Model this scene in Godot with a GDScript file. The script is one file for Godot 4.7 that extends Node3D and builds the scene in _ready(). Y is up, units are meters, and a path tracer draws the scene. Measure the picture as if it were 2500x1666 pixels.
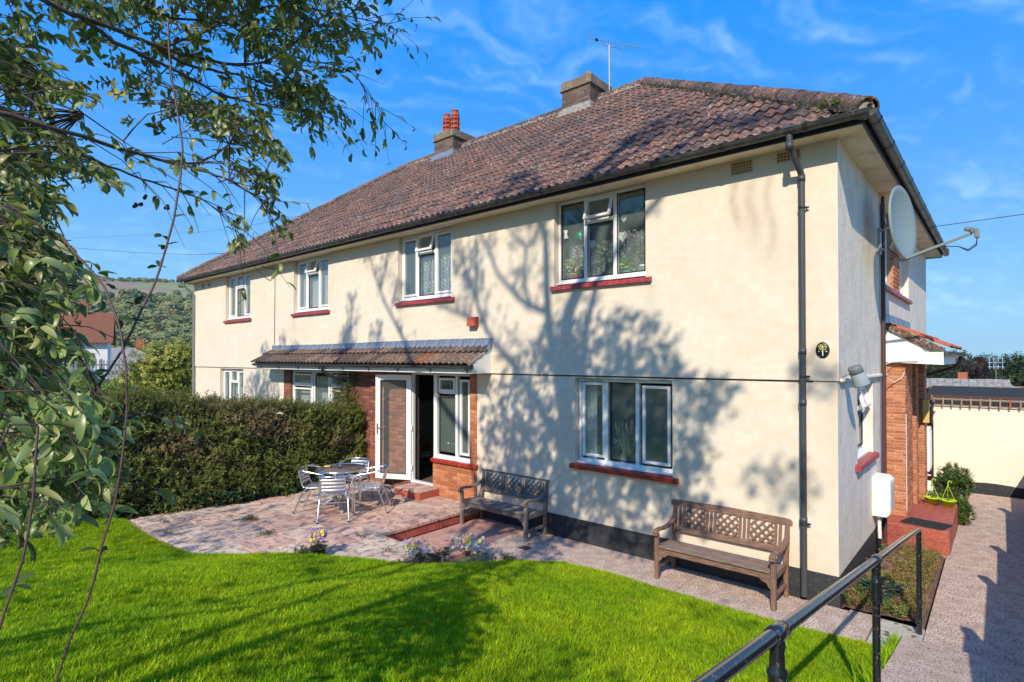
extends Node3D
# A cream rendered house block seen across its lawn.  x runs along the front wall (0 at the near corner), z out into the garden, y up, metres.

const SUN := Vector3(0.459, 1.0, 1.29)       # towards the sun
const CAM := Vector3(1.4135, 2.8247, 7.3032)
const FPX := 1378.93                          # focal length in pixels of a 2500 wide picture
var cam_basis: Basis
var rng := RandomNumberGenerator.new()
var M := {}
var used := {}


# ---------------------------------------------------------------- small helpers
func lin(r: float, g: float, b: float) -> Color:
	return Color(r, g, b).linear_to_srgb()

func R(a: float, b: float) -> float:
	return rng.randf_range(a, b)

func at(px: float, py: float, d: float) -> Vector3:   # a point of the garden seen in that direction, d metres along the view
	return CAM + cam_basis * Vector3((px - 1250.0) / FPX * d, (860.6 - py) / FPX * d, -d)

func lift(x: float, y: float, t: float) -> Vector3:   # the point that shades (x, y) of the front wall from t up the sun's ray
	return Vector3(x, y, 0) + SUN * t

class MB:
	var st := SurfaceTool.new()
	func _init():
		st.begin(Mesh.PRIMITIVE_TRIANGLES)
		st.set_smooth_group(-1)
	func flat() -> MB:
		st.set_smooth_group(-1)
		return self
	func smooth() -> MB:
		st.set_smooth_group(0)
		return self
	func col(c: Color) -> MB:
		st.set_color(c)
		return self
	func tri(a: Vector3, b: Vector3, c: Vector3):
		st.add_vertex(a); st.add_vertex(b); st.add_vertex(c)
	func quad(a: Vector3, b: Vector3, c: Vector3, d: Vector3):   # clockwise seen from the front
		st.add_vertex(a); st.add_vertex(b); st.add_vertex(c)
		st.add_vertex(a); st.add_vertex(c); st.add_vertex(d)
	func quv(a: Vector3, b: Vector3, c: Vector3, d: Vector3, ua: Vector2, ub: Vector2, uc: Vector2, ud: Vector2):
		var p := [a, b, c, a, c, d]
		var u := [ua, ub, uc, ua, uc, ud]
		for i in 6:
			st.set_uv(u[i]); st.add_vertex(p[i])
	func boxm(lo: Vector3, hi: Vector3):
		box((lo + hi) * 0.5, hi - lo)
	func box(c: Vector3, s: Vector3, b := Basis.IDENTITY):
		var x := b.x * s.x * 0.5
		var y := b.y * s.y * 0.5
		var z := b.z * s.z * 0.5
		quad(c - x - y + z, c - x + y + z, c + x + y + z, c + x - y + z)
		quad(c + x - y - z, c + x + y - z, c - x + y - z, c - x - y - z)
		quad(c + x - y + z, c + x + y + z, c + x + y - z, c + x - y - z)
		quad(c - x - y - z, c - x + y - z, c - x + y + z, c - x - y + z)
		quad(c - x + y + z, c - x + y - z, c + x + y - z, c + x + y + z)
		quad(c - x - y - z, c - x - y + z, c + x - y + z, c + x - y - z)
	func bevel(c: Vector3, s: Vector3, r: float, b := Basis.IDENTITY):   # a box with chamfered edges
		var h := s * 0.5
		r = minf(r, minf(h.x, minf(h.y, h.z)) * 0.8)
		var ax := [b.x, b.y, b.z]
		var hh := [h.x, h.y, h.z]
		for k in 3:
			var u: int = (k + 1) % 3
			var v: int = (k + 2) % 3
			for sg in [-1.0, 1.0]:
				var n: Vector3 = c + ax[k] * hh[k] * sg
				var U: Vector3 = ax[u] * (hh[u] - r)
				var V: Vector3 = ax[v] * (hh[v] - r)
				if sg > 0: quad(n - U - V, n - U + V, n + U + V, n + U - V)
				else: quad(n - U - V, n + U - V, n + U + V, n - U + V)
		for k in 3:      # edges along axis k
			var u: int = (k + 1) % 3
			var v: int = (k + 2) % 3
			var L: Vector3 = ax[k] * (hh[k] - r)
			for su in [-1.0, 1.0]:
				for sv in [-1.0, 1.0]:
					var p1: Vector3 = c + ax[u] * hh[u] * su + ax[v] * (hh[v] - r) * sv
					var p2: Vector3 = c + ax[u] * (hh[u] - r) * su + ax[v] * hh[v] * sv
					if su * sv > 0: quad(p1 - L, p2 - L, p2 + L, p1 + L)
					else: quad(p1 - L, p1 + L, p2 + L, p2 - L)
		for sx in [-1.0, 1.0]:
			for sy in [-1.0, 1.0]:
				for sz in [-1.0, 1.0]:
					var px: Vector3 = c + b.x * h.x * sx + b.y * (h.y - r) * sy + b.z * (h.z - r) * sz
					var py: Vector3 = c + b.x * (h.x - r) * sx + b.y * h.y * sy + b.z * (h.z - r) * sz
					var pz: Vector3 = c + b.x * (h.x - r) * sx + b.y * (h.y - r) * sy + b.z * h.z * sz
					if sx * sy * sz > 0: tri(px, pz, py)
					else: tri(px, py, pz)
	func bar(a: Vector3, b: Vector3, w: float, t: float, up := Vector3.UP, r := 0.003):   # timber from a to b, w along "up", t across
		var d := (b - a).normalized()
		var sd := d.cross(up).normalized()
		var uu := sd.cross(d).normalized()
		bevel((a + b) * 0.5, Vector3((b - a).length(), w, t), r, Basis(d, uu, sd))
	func tube(p: Array, r, n := 8, caps := true):
		smooth()
		var up := Vector3.UP
		var rings := []
		for i in p.size():
			var d: Vector3 = (p[mini(i + 1, p.size() - 1)] - p[maxi(i - 1, 0)])
			if d.length() < 1e-6: d = Vector3.UP
			d = d.normalized()
			if i == 0 and absf(d.dot(up)) > 0.9: up = Vector3.RIGHT
			var sd := d.cross(up).normalized()
			up = sd.cross(d).normalized()
			var rad: float = r[i] if r is Array else r
			var ring := []
			for k in n:
				var a := TAU * k / n
				ring.append(p[i] + (sd * cos(a) + up * sin(a)) * rad)
			rings.append(ring)
		for i in p.size() - 1:
			for k in n:
				quad(rings[i][k], rings[i + 1][k], rings[i + 1][(k + 1) % n], rings[i][(k + 1) % n])
		if caps:
			flat()
			for k in n:
				tri(p[0], rings[0][k], rings[0][(k + 1) % n])
				tri(p[-1], rings[-1][(k + 1) % n], rings[-1][k])
	func lathe(c: Vector3, prof: Array, n := 20, b := Basis.IDENTITY, sm := true):   # profile of (radius, height)
		if sm: smooth()
		else: flat()
		for i in prof.size() - 1:
			for k in n:
				var a0 := TAU * k / n
				var a1 := TAU * (k + 1) / n
				var f := func(q: Vector2, a: float) -> Vector3: return c + b * Vector3(q.x * cos(a), q.y, q.x * sin(a))
				quad(f.call(prof[i], a0), f.call(prof[i + 1], a0), f.call(prof[i + 1], a1), f.call(prof[i], a1))
	func strip(rows: Array):   # a grid of points, smooth
		smooth()
		for i in rows.size() - 1:
			for k in rows[i].size() - 1:
				quad(rows[i][k], rows[i + 1][k], rows[i + 1][k + 1], rows[i][k + 1])
	func prism(poly: Array, off: Vector3):   # a flat polygon given a thickness
		flat()
		var v2 := PackedVector2Array()
		var n := off.normalized()
		var e: Vector3 = (poly[1] - poly[0]).normalized()
		var g := n.cross(e)
		for q in poly: v2.append(Vector2(q.dot(e), q.dot(g)))
		var ix := Geometry2D.triangulate_polygon(v2)
		for i in range(0, ix.size(), 3):
			tri(poly[ix[i]], poly[ix[i + 1]], poly[ix[i + 2]])
			tri(poly[ix[i]] + off, poly[ix[i + 2]] + off, poly[ix[i + 1]] + off)
		for i in poly.size():
			var j := (i + 1) % poly.size()
			quad(poly[i], poly[i] + off, poly[j] + off, poly[j])
	func done() -> ArrayMesh:
		st.generate_normals()
		st.index()
		return st.commit()

func numbered(n: String) -> String:
	used[n] = used.get(n, -1) + 1
	return n if used[n] == 0 else "%s_%03d" % [n, used[n]]

func tag(o: Node, label: String, category := "", group := "", kind := ""):
	if label: o.set_meta("label", label)
	if category: o.set_meta("category", category)
	if group: o.set_meta("group", group)
	if kind: o.set_meta("kind", kind)

func thing(called: String, label: String, category: String, pos := Vector3.ZERO, turn := 0.0, group := "") -> Node3D:
	var o := Node3D.new()
	o.name = numbered(called)
	add_child(o)
	o.position = pos
	o.rotation.y = turn
	tag(o, label, category, group)
	return o

func part(parent: Node, called: String, mesh, mat: Material, pos := Vector3.ZERO, kind := "") -> MeshInstance3D:
	var o := MeshInstance3D.new()
	o.name = numbered(called) if parent == self else called
	o.mesh = mesh.done() if mesh is MB else mesh
	o.material_override = mat
	o.position = pos
	parent.add_child(o, true)
	if kind: o.set_meta("kind", kind)
	return o

func single(called: String, mesh, mat: Material, label: String, category: String, pos := Vector3.ZERO, group := "") -> MeshInstance3D:
	var o := part(self, called, mesh, mat, pos)
	tag(o, label, category, group)
	return o

func struct(called: String, mesh, mat: Material) -> MeshInstance3D:
	var o := part(self, called, mesh, mat)
	o.set_meta("kind", "structure")
	return o

func many(parent: Node, called: String, mesh: Mesh, mat: Material, xf: Array, cols: Array = []) -> MultiMeshInstance3D:
	var mm := MultiMesh.new()
	mm.transform_format = MultiMesh.TRANSFORM_3D
	mm.use_colors = not cols.is_empty()
	mm.mesh = mesh
	mm.instance_count = xf.size()
	var w := 16 if mm.use_colors else 12
	var buf := PackedFloat32Array()
	buf.resize(xf.size() * w)
	for i in xf.size():
		var t: Transform3D = xf[i]
		var k := i * w
		buf[k] = t.basis.x.x; buf[k + 1] = t.basis.y.x; buf[k + 2] = t.basis.z.x; buf[k + 3] = t.origin.x
		buf[k + 4] = t.basis.x.y; buf[k + 5] = t.basis.y.y; buf[k + 6] = t.basis.z.y; buf[k + 7] = t.origin.y
		buf[k + 8] = t.basis.x.z; buf[k + 9] = t.basis.y.z; buf[k + 10] = t.basis.z.z; buf[k + 11] = t.origin.z
		if w == 16:
			var c: Color = cols[i]
			buf[k + 12] = c.r; buf[k + 13] = c.g; buf[k + 14] = c.b; buf[k + 15] = 1.0
	mm.buffer = buf
	var o := MultiMeshInstance3D.new()
	o.name = numbered(called) if parent == self else called
	o.multimesh = mm
	o.material_override = mat
	parent.add_child(o, true)
	o.set_meta("kind", "stuff")
	return o

func rbasis(yaw: float, pitch: float, roll: float, s := 1.0) -> Basis:
	return Basis.from_euler(Vector3(pitch, yaw, roll)).scaled(Vector3(s, s, s))

# ---------------------------------------------------------------- materials
func noise_img(w: int, h: int, freq: float, sd: int, oct := 4, type := FastNoiseLite.TYPE_SIMPLEX_SMOOTH) -> PackedByteArray:
	var n := FastNoiseLite.new()
	n.noise_type = type
	n.frequency = freq
	n.seed = sd
	n.fractal_type = FastNoiseLite.FRACTAL_FBM
	n.fractal_octaves = oct
	return n.get_seamless_image(w, h).get_data()

func ramp_tex(w: int, freq: float, sd: int, stops: Array, oct := 4, type := FastNoiseLite.TYPE_SIMPLEX_SMOOTH) -> ImageTexture:
	# stops: [offset, linear colour]; values of the noise picture are spread over 0..1
	var src := noise_img(w, w, freq, sd, oct, type)
	var lut := []
	for v in 256:
		var t := v / 255.0
		var c: Color = stops[-1][1]
		for i in stops.size():
			if t <= stops[i][0]:
				c = stops[i][1] if i == 0 else stops[i - 1][1].lerp(stops[i][1], (t - stops[i - 1][0]) / maxf(stops[i][0] - stops[i - 1][0], 1e-4))
				break
		c = c.linear_to_srgb()
		lut.append([int(clampf(c.r, 0, 1) * 255), int(clampf(c.g, 0, 1) * 255), int(clampf(c.b, 0, 1) * 255)])
	var out := PackedByteArray()
	out.resize(w * w * 3)
	for i in w * w:
		var e: Array = lut[src[i]]
		out[i * 3] = e[0]; out[i * 3 + 1] = e[1]; out[i * 3 + 2] = e[2]
	return ImageTexture.create_from_image(Image.create_from_data(w, w, false, Image.FORMAT_RGB8, out))

# two layers: mottled base plus spots where a second noise is above thr
func spot_tex(w: int, f1: float, f2: float, sd: int, lo: Color, hi: Color, spot: Color, thr: float, soft := 0.04, lo2 := Color(0, 0, 0, 0), thr2 := 0.0) -> ImageTexture:
	var a := noise_img(w, w, f1, sd, 4)
	var b := noise_img(w, w, f2, sd + 7, 2)
	var c := noise_img(w, w, f2 * 0.6, sd + 19, 3)
	var out := PackedByteArray()
	out.resize(w * w * 3)
	for i in w * w:
		var k := lo.lerp(hi, a[i] / 255.0)
		if lo2.a > 0.0: k = k.lerp(lo2, smoothstep(thr2, thr2 + 0.15, c[i] / 255.0) * lo2.a)
		k = k.lerp(spot, smoothstep(thr, thr + soft, b[i] / 255.0))
		k = k.linear_to_srgb()
		out[i * 3] = int(clampf(k.r, 0, 1) * 255); out[i * 3 + 1] = int(clampf(k.g, 0, 1) * 255); out[i * 3 + 2] = int(clampf(k.b, 0, 1) * 255)
	return ImageTexture.create_from_image(Image.create_from_data(w, w, false, Image.FORMAT_RGB8, out))

func grey_tex(w: int, freq: float, sd: int, oct := 4, type := FastNoiseLite.TYPE_SIMPLEX_SMOOTH) -> ImageTexture:
	return ImageTexture.create_from_image(Image.create_from_data(w, w, false, Image.FORMAT_L8, noise_img(w, w, freq, sd, oct, type)))

func mat(c: Color, rough := 0.8, o := {}) -> StandardMaterial3D:
	var m := StandardMaterial3D.new()
	m.albedo_color = c.linear_to_srgb()
	m.albedo_color.a = c.a
	m.roughness = rough
	m.cull_mode = BaseMaterial3D.CULL_DISABLED
	if o.has("metal"): m.metallic = o.metal
	if o.has("spec"): m.metallic_specular = o.spec
	if o.has("tex"): m.albedo_texture = o.tex
	if o.has("s"):
		m.uv1_triplanar = true
		m.uv1_world_triplanar = o.get("world", false)
		m.uv1_scale = o.s if o.s is Vector3 else Vector3.ONE * o.s
	if o.has("bump"):
		m.heightmap_enabled = true
		m.heightmap_texture = o.bump
		m.heightmap_scale = o.get("h", 0.3)
	if o.has("vc"): m.vertex_color_use_as_albedo = true
	if o.has("back"):
		m.backlight_enabled = true
		m.backlight = o.back.linear_to_srgb()
	if o.has("coat"):
		m.clearcoat_enabled = true
		m.clearcoat = o.coat
		m.clearcoat_roughness = 0.15
	return m

func glass(a := 0.06) -> StandardMaterial3D:
	var m := StandardMaterial3D.new()
	m.albedo_color = Color(0.9, 1.0, 0.97, a)
	m.roughness = 0.0
	m.metallic_specular = 0.70
	m.transparency = BaseMaterial3D.TRANSPARENCY_ALPHA
	m.cull_mode = BaseMaterial3D.CULL_DISABLED
	return m

func stucco_height() -> ImageTexture:   # a coarse painted render with fan-shaped trowel strokes
	var w := 384
	var base := noise_img(w, w, 0.05, 5, 4)
	var r2 := RandomNumberGenerator.new()
	r2.seed = 9
	var g := 7
	var cs := w / float(g)
	var pts := []
	for i in g * g: pts.append([Vector2((i % g + r2.randf()) * cs, (i / g + r2.randf()) * cs), r2.randf_range(0.4, 1.0), r2.randf_range(-0.6, 0.6)])
	var out := PackedByteArray()
	out.resize(w * w)
	for y in w:
		for x in w:
			var best := 1e9
			var v := 0.0
			var cx := int(x / cs)
			var cy := int(y / cs)
			for dy in [-1, 0, 1]:
				for dx in [-1, 0, 1]:
					var e: Array = pts[posmod(cy + dy, g) * g + posmod(cx + dx, g)]
					var q: Vector2 = e[0] + Vector2((cx + dx - posmod(cx + dx, g)) * cs, (cy + dy - posmod(cy + dy, g)) * cs)
					var d := Vector2(x, y) - q
					var L := d.length()
					if L < best:
						best = L
						v = sin(L * 0.85) * e[1] * smoothstep(-0.4, 0.5, -d.rotated(e[2]).y / maxf(L, 1.0)) * (1.0 - smoothstep(24.0, 46.0, L))
			out[y * w + x] = int(clampf(0.5 + 0.16 * v + (base[y * w + x] / 255.0 - 0.5) * 0.7, 0, 1) * 255)
	return ImageTexture.create_from_image(Image.create_from_data(w, w, false, Image.FORMAT_L8, out))

func wall_paint(stains: Array, wid: float, hgt: float, px: int, sd: int, tone: Color) -> ImageTexture:   # cream masonry paint with its own grime
	var w := int(wid * px)
	var h := int(hgt * px)
	var n := FastNoiseLite.new()
	n.seed = sd; n.frequency = 0.010; n.fractal_octaves = 4
	var n2 := FastNoiseLite.new()
	n2.seed = sd + 3; n2.frequency = 0.06; n2.fractal_octaves = 3
	var a := n.get_image(w, h).get_data()
	var b := n2.get_image(w, h).get_data()
	var out := PackedByteArray()
	out.resize(w * h * 3)
	for y in h:
		var Y := hgt - (y + 0.5) / px
		for x in w:
			var X := (x + 0.5) / px - wid
			var i := y * w + x
			var k := 0.955 + 0.05 * a[i] / 255.0 + 0.06 * (b[i] / 255.0 - 0.5)
			var c := Color(tone.r * k, tone.g * k * k, tone.b * k * k * k)
			var dirt := 0.0
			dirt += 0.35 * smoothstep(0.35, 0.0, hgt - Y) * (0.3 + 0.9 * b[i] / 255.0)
			dirt += 0.12 * smoothstep(0.9, 0.35, Y)
			for s in stains:
				var dx: float = (X - s[0] + 0.04 * sin(Y * 7.0 + s[0])) / s[2]
				if absf(dx) < 2.0 and Y < s[1] + 0.05 and Y > s[1] - s[3]:
					dirt += s[4] * exp(-dx * dx) * smoothstep(s[1] - s[3], s[1] - s[3] * 0.4, Y) * (0.5 + b[i] / 255.0)
			c = c.lerp(Color(0.34, 0.25, 0.16), clampf(dirt, 0, 0.8)).linear_to_srgb()
			out[i * 3] = int(clampf(c.r, 0, 1) * 255); out[i * 3 + 1] = int(clampf(c.g, 0, 1) * 255); out[i * 3 + 2] = int(clampf(c.b, 0, 1) * 255)
	return ImageTexture.create_from_image(Image.create_from_data(w, h, false, Image.FORMAT_RGB8, out))

func make_materials():
	var stucco := stucco_height()
	var tone := Color(0.72, 0.64, 0.525)
	M.front = mat(Color.WHITE, 0.9, {tex = wall_paint([[-1.13, 5.02, 0.06, 0.75, 0.45], [-0.93, 5.02, 0.09, 1.0, 0.35], [-0.72, 5.02, 0.06, 1.3, 0.35], [-5.2, 2.85, 0.5, 0.3, 0.25], [-7.9, 3.9, 0.25, 0.5, 0.18], [-6.3, 3.9, 0.3, 0.7, 0.2], [-4.0, 3.9, 0.15, 0.5, 0.2], [-2.35, 3.9, 0.1, 0.6, 0.2], [-3.6, 1.12, 0.1, 0.4, 0.2], [-2.0, 1.12, 0.1, 0.5, 0.2], [-12.3, 3.9, 0.15, 0.6, 0.2], [-0.05, 2.9, 0.12, 2.2, 0.10]], 18.93, 5.36, 90, 3, tone)})
	M.front.heightmap_enabled = true
	M.front.heightmap_texture = stucco
	M.front.heightmap_scale = 0.55
	M.front.detail_enabled = false
	M.cream = mat(Color(0.76, 0.67, 0.555), 0.9, {bump = stucco, s = 0.5, world = true, h = 0.5})
	M.side = mat(Color.WHITE, 0.92, {tex = ramp_tex(256, 0.02, 31, [[0.0, Color(0.65, 0.57, 0.48)], [0.5, Color(0.74, 0.66, 0.55)], [1.0, Color(0.80, 0.72, 0.61)]], 5), bump = stucco, s = Vector3(0.6, 0.35, 0.6), world = true, h = 0.7})
	M.soffit = mat(Color.WHITE, 0.85, {tex = ramp_tex(256, 0.012, 41, [[0.0, Color(0.62, 0.48, 0.34)], [0.45, Color(0.78, 0.67, 0.50)], [1.0, Color(0.82, 0.72, 0.56)]]), s = 0.7, world = true})
	M.plinth = mat(Color.WHITE, 0.75, {tex = spot_tex(256, 0.02, 0.08, 51, Color(0.018, 0.020, 0.024), Color(0.035, 0.037, 0.042), Color(0.14, 0.13, 0.12), 0.80, 0.06), bump = stucco, s = 0.8, world = true, h = 0.4})
	M.white = mat(Color(0.80, 0.80, 0.80), 0.35, {coat = 0.2})
	M.board = mat(Color(0.80, 0.79, 0.76), 0.5)
	M.red = mat(Color.WHITE, 0.45, {tex = ramp_tex(256, 0.03, 61, [[0.0, Color(0.20, 0.022, 0.03)], [0.6, Color(0.36, 0.05, 0.06)], [1.0, Color(0.44, 0.10, 0.10)]]), s = 1.2, world = true})
	M.redsill = mat(Color.WHITE, 0.4, {tex = ramp_tex(256, 0.03, 62, [[0.0, Color(0.25, 0.018, 0.01)], [1.0, Color(0.42, 0.045, 0.025)]]), s = 1.2, world = true})
	M.black = mat(Color(0.018, 0.019, 0.021), 0.38)
	M.gutter = mat(Color.WHITE, 0.36, {tex = ramp_tex(256, 0.03, 71, [[0.0, Color(0.022, 0.023, 0.025)], [0.6, Color(0.055, 0.057, 0.06)], [1.0, Color(0.13, 0.13, 0.13)]]), s = Vector3(0.8, 2, 2), world = true})
	M.pipe = mat(Color(0.055, 0.060, 0.068), 0.45)
	M.lead = mat(Color.WHITE, 0.42, {metal = 0.35, tex = ramp_tex(256, 0.03, 81, [[0.0, Color(0.09, 0.11, 0.15)], [0.5, Color(0.22, 0.25, 0.31)], [1.0, Color(0.42, 0.44, 0.48)]]), s = Vector3(3.0, 0.6, 0.6), world = true})
	M.glass = glass()
	M.tile_tex = spot_tex(512, 0.014, 0.030, 91, Color(0.11, 0.088, 0.074), Color(0.33, 0.255, 0.205), Color(0.62, 0.80, 0.82), 0.75, 0.03, Color(0.072, 0.070, 0.072, 0.9), 0.56)
	M.tiles = []
	for c in [Color(0.205, 0.128, 0.106), Color(0.175, 0.115, 0.098), Color(0.145, 0.102, 0.092), Color(0.235, 0.135, 0.106), Color(0.195, 0.138, 0.120), Color(0.100, 0.078, 0.074)]:
		M.tiles.append(mat(c * 3.7, 0.9, {tex = M.tile_tex, s = 0.9, world = true}))
	M.tile_vc = mat(Color.WHITE, 0.9, {tex = M.tile_tex, s = 0.9, world = true, vc = true})
	M.canopy_tiles = []
	for c in [Color(0.17, 0.125, 0.11), Color(0.12, 0.095, 0.088), Color(0.085, 0.07, 0.066), Color(0.20, 0.15, 0.125), Color(0.25, 0.105, 0.06)]:
		M.canopy_tiles.append(mat(c * 3.7, 0.92, {tex = M.tile_tex, s = 1.6, world = true}))
	M.orange_tile = mat(Color(0.95, 0.26, 0.12), 0.85, {tex = ramp_tex(256, 0.05, 97, [[0.0, Color(0.25, 0.25, 0.25)], [1.0, Color(0.6, 0.6, 0.6)]]), s = 1.4, world = true})
	M.mortar = mat(Color.WHITE, 0.95, {tex = spot_tex(256, 0.03, 0.05, 101, Color(0.12, 0.11, 0.10), Color(0.33, 0.31, 0.27), Color(0.55, 0.53, 0.47), 0.7, 0.1), bump = grey_tex(256, 0.04, 102), s = 1.2, world = true, h = 1.2})
	M.moss = mat(Color.WHITE, 1.0, {tex = spot_tex(256, 0.04, 0.06, 105, Color(0.016, 0.014, 0.010), Color(0.06, 0.05, 0.035), Color(0.35, 0.33, 0.28), 0.72, 0.05), s = 1.6, world = true})
	M.joint = mat(Color(0.36, 0.27, 0.20), 0.95)
	M.joint_dark = mat(Color(0.14, 0.10, 0.085), 0.95)
	var bt := spot_tex(256, 0.03, 0.06, 111, Color(0.36, 0.35, 0.35), Color(0.68, 0.65, 0.65), Color(0.95, 1.0, 1.0), 0.74, 0.1)
	M.bricks = []
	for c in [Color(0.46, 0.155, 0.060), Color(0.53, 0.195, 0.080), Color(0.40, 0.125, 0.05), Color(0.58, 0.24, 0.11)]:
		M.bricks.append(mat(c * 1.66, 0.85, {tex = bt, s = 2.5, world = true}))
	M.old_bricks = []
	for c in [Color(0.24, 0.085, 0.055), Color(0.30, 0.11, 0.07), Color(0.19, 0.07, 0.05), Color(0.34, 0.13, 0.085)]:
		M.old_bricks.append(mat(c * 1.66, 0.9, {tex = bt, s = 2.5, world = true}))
	M.stack_bricks = []
	for c in [Color(0.13, 0.095, 0.075), Color(0.17, 0.125, 0.10), Color(0.105, 0.08, 0.068), Color(0.20, 0.15, 0.115)]:
		M.stack_bricks.append(mat(c * 1.66, 0.95, {tex = bt, s = 2.5, world = true}))
	M.terracotta = mat(Color.WHITE, 0.75, {tex = ramp_tex(128, 0.04, 121, [[0.0, Color(0.30, 0.055, 0.03)], [1.0, Color(0.50, 0.11, 0.06)]]), s = 1.5, world = true})
	M.cap = mat(Color.WHITE, 0.95, {tex = spot_tex(256, 0.03, 0.04, 131, Color(0.12, 0.10, 0.085), Color(0.27, 0.22, 0.17), Color(0.42, 0.27, 0.08), 0.68, 0.15), s = 1.2, world = true})
	M.slabs = []
	var slab_bump := grey_tex(256, 0.06, 141)
	for k in 4:
		var lo: Color = [Color(0.36, 0.225, 0.175), Color(0.37, 0.255, 0.20), Color(0.38, 0.29, 0.235), Color(0.30, 0.22, 0.18)][k]
		M.slabs.append(mat(Color.WHITE, 0.9, {tex = spot_tex(256, 0.012, 0.07, 142 + k * 31, lo, lo * 1.9, Color(0.07, 0.055, 0.05), 0.78, 0.1, Color(0.17, 0.13, 0.105, 0.65), 0.56), bump = slab_bump, s = Vector3(0.55, 0.55, 0.55), world = true, h = 0.25}))
	M.concrete = mat(Color.WHITE, 0.95, {tex = spot_tex(512, 0.012, 0.10, 151, Color(0.40, 0.29, 0.235), Color(0.66, 0.51, 0.42), Color(0.15, 0.10, 0.085), 0.60, 0.10), bump = grey_tex(512, 0.10, 153, 3), s = 0.75, world = true, h = 0.7})
	M.pink_slab = mat(Color.WHITE, 0.85, {tex = ramp_tex(256, 0.02, 161, [[0.0, Color(0.38, 0.19, 0.155)], [1.0, Color(0.54, 0.30, 0.25)]]), s = 0.8, world = true})
	M.old_concrete = mat(Color.WHITE, 0.95, {tex = spot_tex(256, 0.018, 0.03, 165, Color(0.32, 0.28, 0.24), Color(0.52, 0.48, 0.42), Color(0.10, 0.13, 0.04), 0.63, 0.15), s = 0.8, world = true, bump = slab_bump, h = 0.5})
	M.soil = mat(Color.WHITE, 1.0, {tex = ramp_tex(256, 0.05, 171, [[0.0, Color(0.05, 0.03, 0.022)], [0.6, Color(0.16, 0.085, 0.06)], [1.0, Color(0.28, 0.14, 0.10)]]), s = 1.2, world = true, bump = slab_bump, h = 1.5})
	M.soil_dark = mat(Color(0.035, 0.026, 0.02), 1.0)
	M.turf = mat(Color.WHITE, 1.0, {tex = ramp_tex(256, 0.04, 181, [[0.0, Color(0.010, 0.025, 0.002)], [1.0, Color(0.05, 0.10, 0.006)]]), s = 1.0, world = true})
	M.grass = mat(Color.WHITE, 0.55, {vc = true, back = Color(0.8, 1.0, 0.5), spec = 0.35})
	M.floor_red = []
	for k in 3:
		M.floor_red.append(mat(Color(0.70 - 0.06 * k, 0.18 - 0.02 * k, 0.11), 0.55, {tex = bt, s = 1.6, world = true}))
	M.alu = mat(Color(0.80, 0.81, 0.83), 0.24, {metal = 1.0})
	M.alu_slat = mat(Color(0.72, 0.72, 0.73), 0.38, {metal = 0.85})
	M.cast_grey = mat(Color(0.30, 0.30, 0.31), 0.55, {metal = 0.3})
	M.brown_top = mat(Color.WHITE, 0.45, {tex = ramp_tex(256, 0.03, 191, [[0.0, Color(0.055, 0.036, 0.028)], [0.5, Color(0.13, 0.09, 0.07)], [1.0, Color(0.24, 0.17, 0.13)]]), s = Vector3(3.0, 1, 14.0)})
	var wood_a := [[0.0, Color(0.055, 0.045, 0.040)], [0.45, Color(0.16, 0.125, 0.105)], [1.0, Color(0.30, 0.25, 0.215)]]
	var wood_b := [[0.0, Color(0.055, 0.036, 0.028)], [0.4, Color(0.17, 0.092, 0.065)], [0.75, Color(0.25, 0.15, 0.11)], [1.0, Color(0.36, 0.27, 0.21)]]
	var ta := ramp_tex(256, 0.025, 201, wood_a, 5)
	var tb := ramp_tex(256, 0.025, 202, wood_b, 5)
	var wb := grey_tex(256, 0.05, 203)
	M.wood = [[], []]
	for k in 2:
		for s in [Vector3(0.9, 14, 14), Vector3(14, 0.9, 14), Vector3(14, 14, 0.9), Vector3(7, 7, 7)]:
			M.wood[k].append(mat(Color.WHITE, 0.85, {tex = [ta, tb][k], s = s, bump = wb, h = 0.12}))
	M.rail_black = mat(Color.WHITE, 0.22, {tex = spot_tex(256, 0.02, 0.07, 211, Color(0.007, 0.009, 0.012), Color(0.016, 0.019, 0.024), Color(0.16, 0.15, 0.14), 0.80, 0.05), s = 1.5, world = true, coat = 0.5})
	M.bark = mat(Color.WHITE, 0.95, {tex = ramp_tex(256, 0.03, 221, [[0.0, Color(0.035, 0.028, 0.022)], [1.0, Color(0.13, 0.105, 0.085)]]), s = 3.0, world = true})
	M.twig = mat(Color(0.07, 0.05, 0.042), 0.8)
	M.cane = mat(Color(0.085, 0.045, 0.038), 0.6)
	M.leaf = mat(Color.WHITE, 0.38, {vc = true, back = Color(0.55, 0.75, 0.25), spec = 0.5})
	M.leaf_dull = mat(Color.WHITE, 0.7, {vc = true, back = Color(0.5, 0.6, 0.2), spec = 0.35})
	M.far_leaf = mat(Color.WHITE, 0.9, {vc = true, back = Color(0.4, 0.5, 0.2), spec = 0.2})
	M.vcol = mat(Color.WHITE, 0.7, {vc = true})
	M.hill = mat(Color.WHITE, 1.0, {vc = true})
	M.dark = mat(Color(0.02, 0.02, 0.02), 0.6)
	M.room = mat(Color(0.26, 0.235, 0.20), 0.9)
	M.carpet = mat(Color(0.09, 0.07, 0.05), 0.95)
	M.ceiling = mat(Color(0.3, 0.29, 0.27), 0.9)
	M.curtain = mat(Color(0.52, 0.64, 0.61), 0.9, {back = Color(0.5, 0.62, 0.6)})
	M.blind = mat(Color(0.62, 0.62, 0.60), 0.6)
	M.brown_pipe = mat(Color(0.075, 0.032, 0.028), 0.5)
	M.cable_white = mat(Color(0.72, 0.70, 0.66), 0.5)
	M.cable_black = mat(Color(0.012, 0.012, 0.013), 0.6)
	M.cabinet = mat(Color(0.82, 0.80, 0.73), 0.5)
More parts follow.
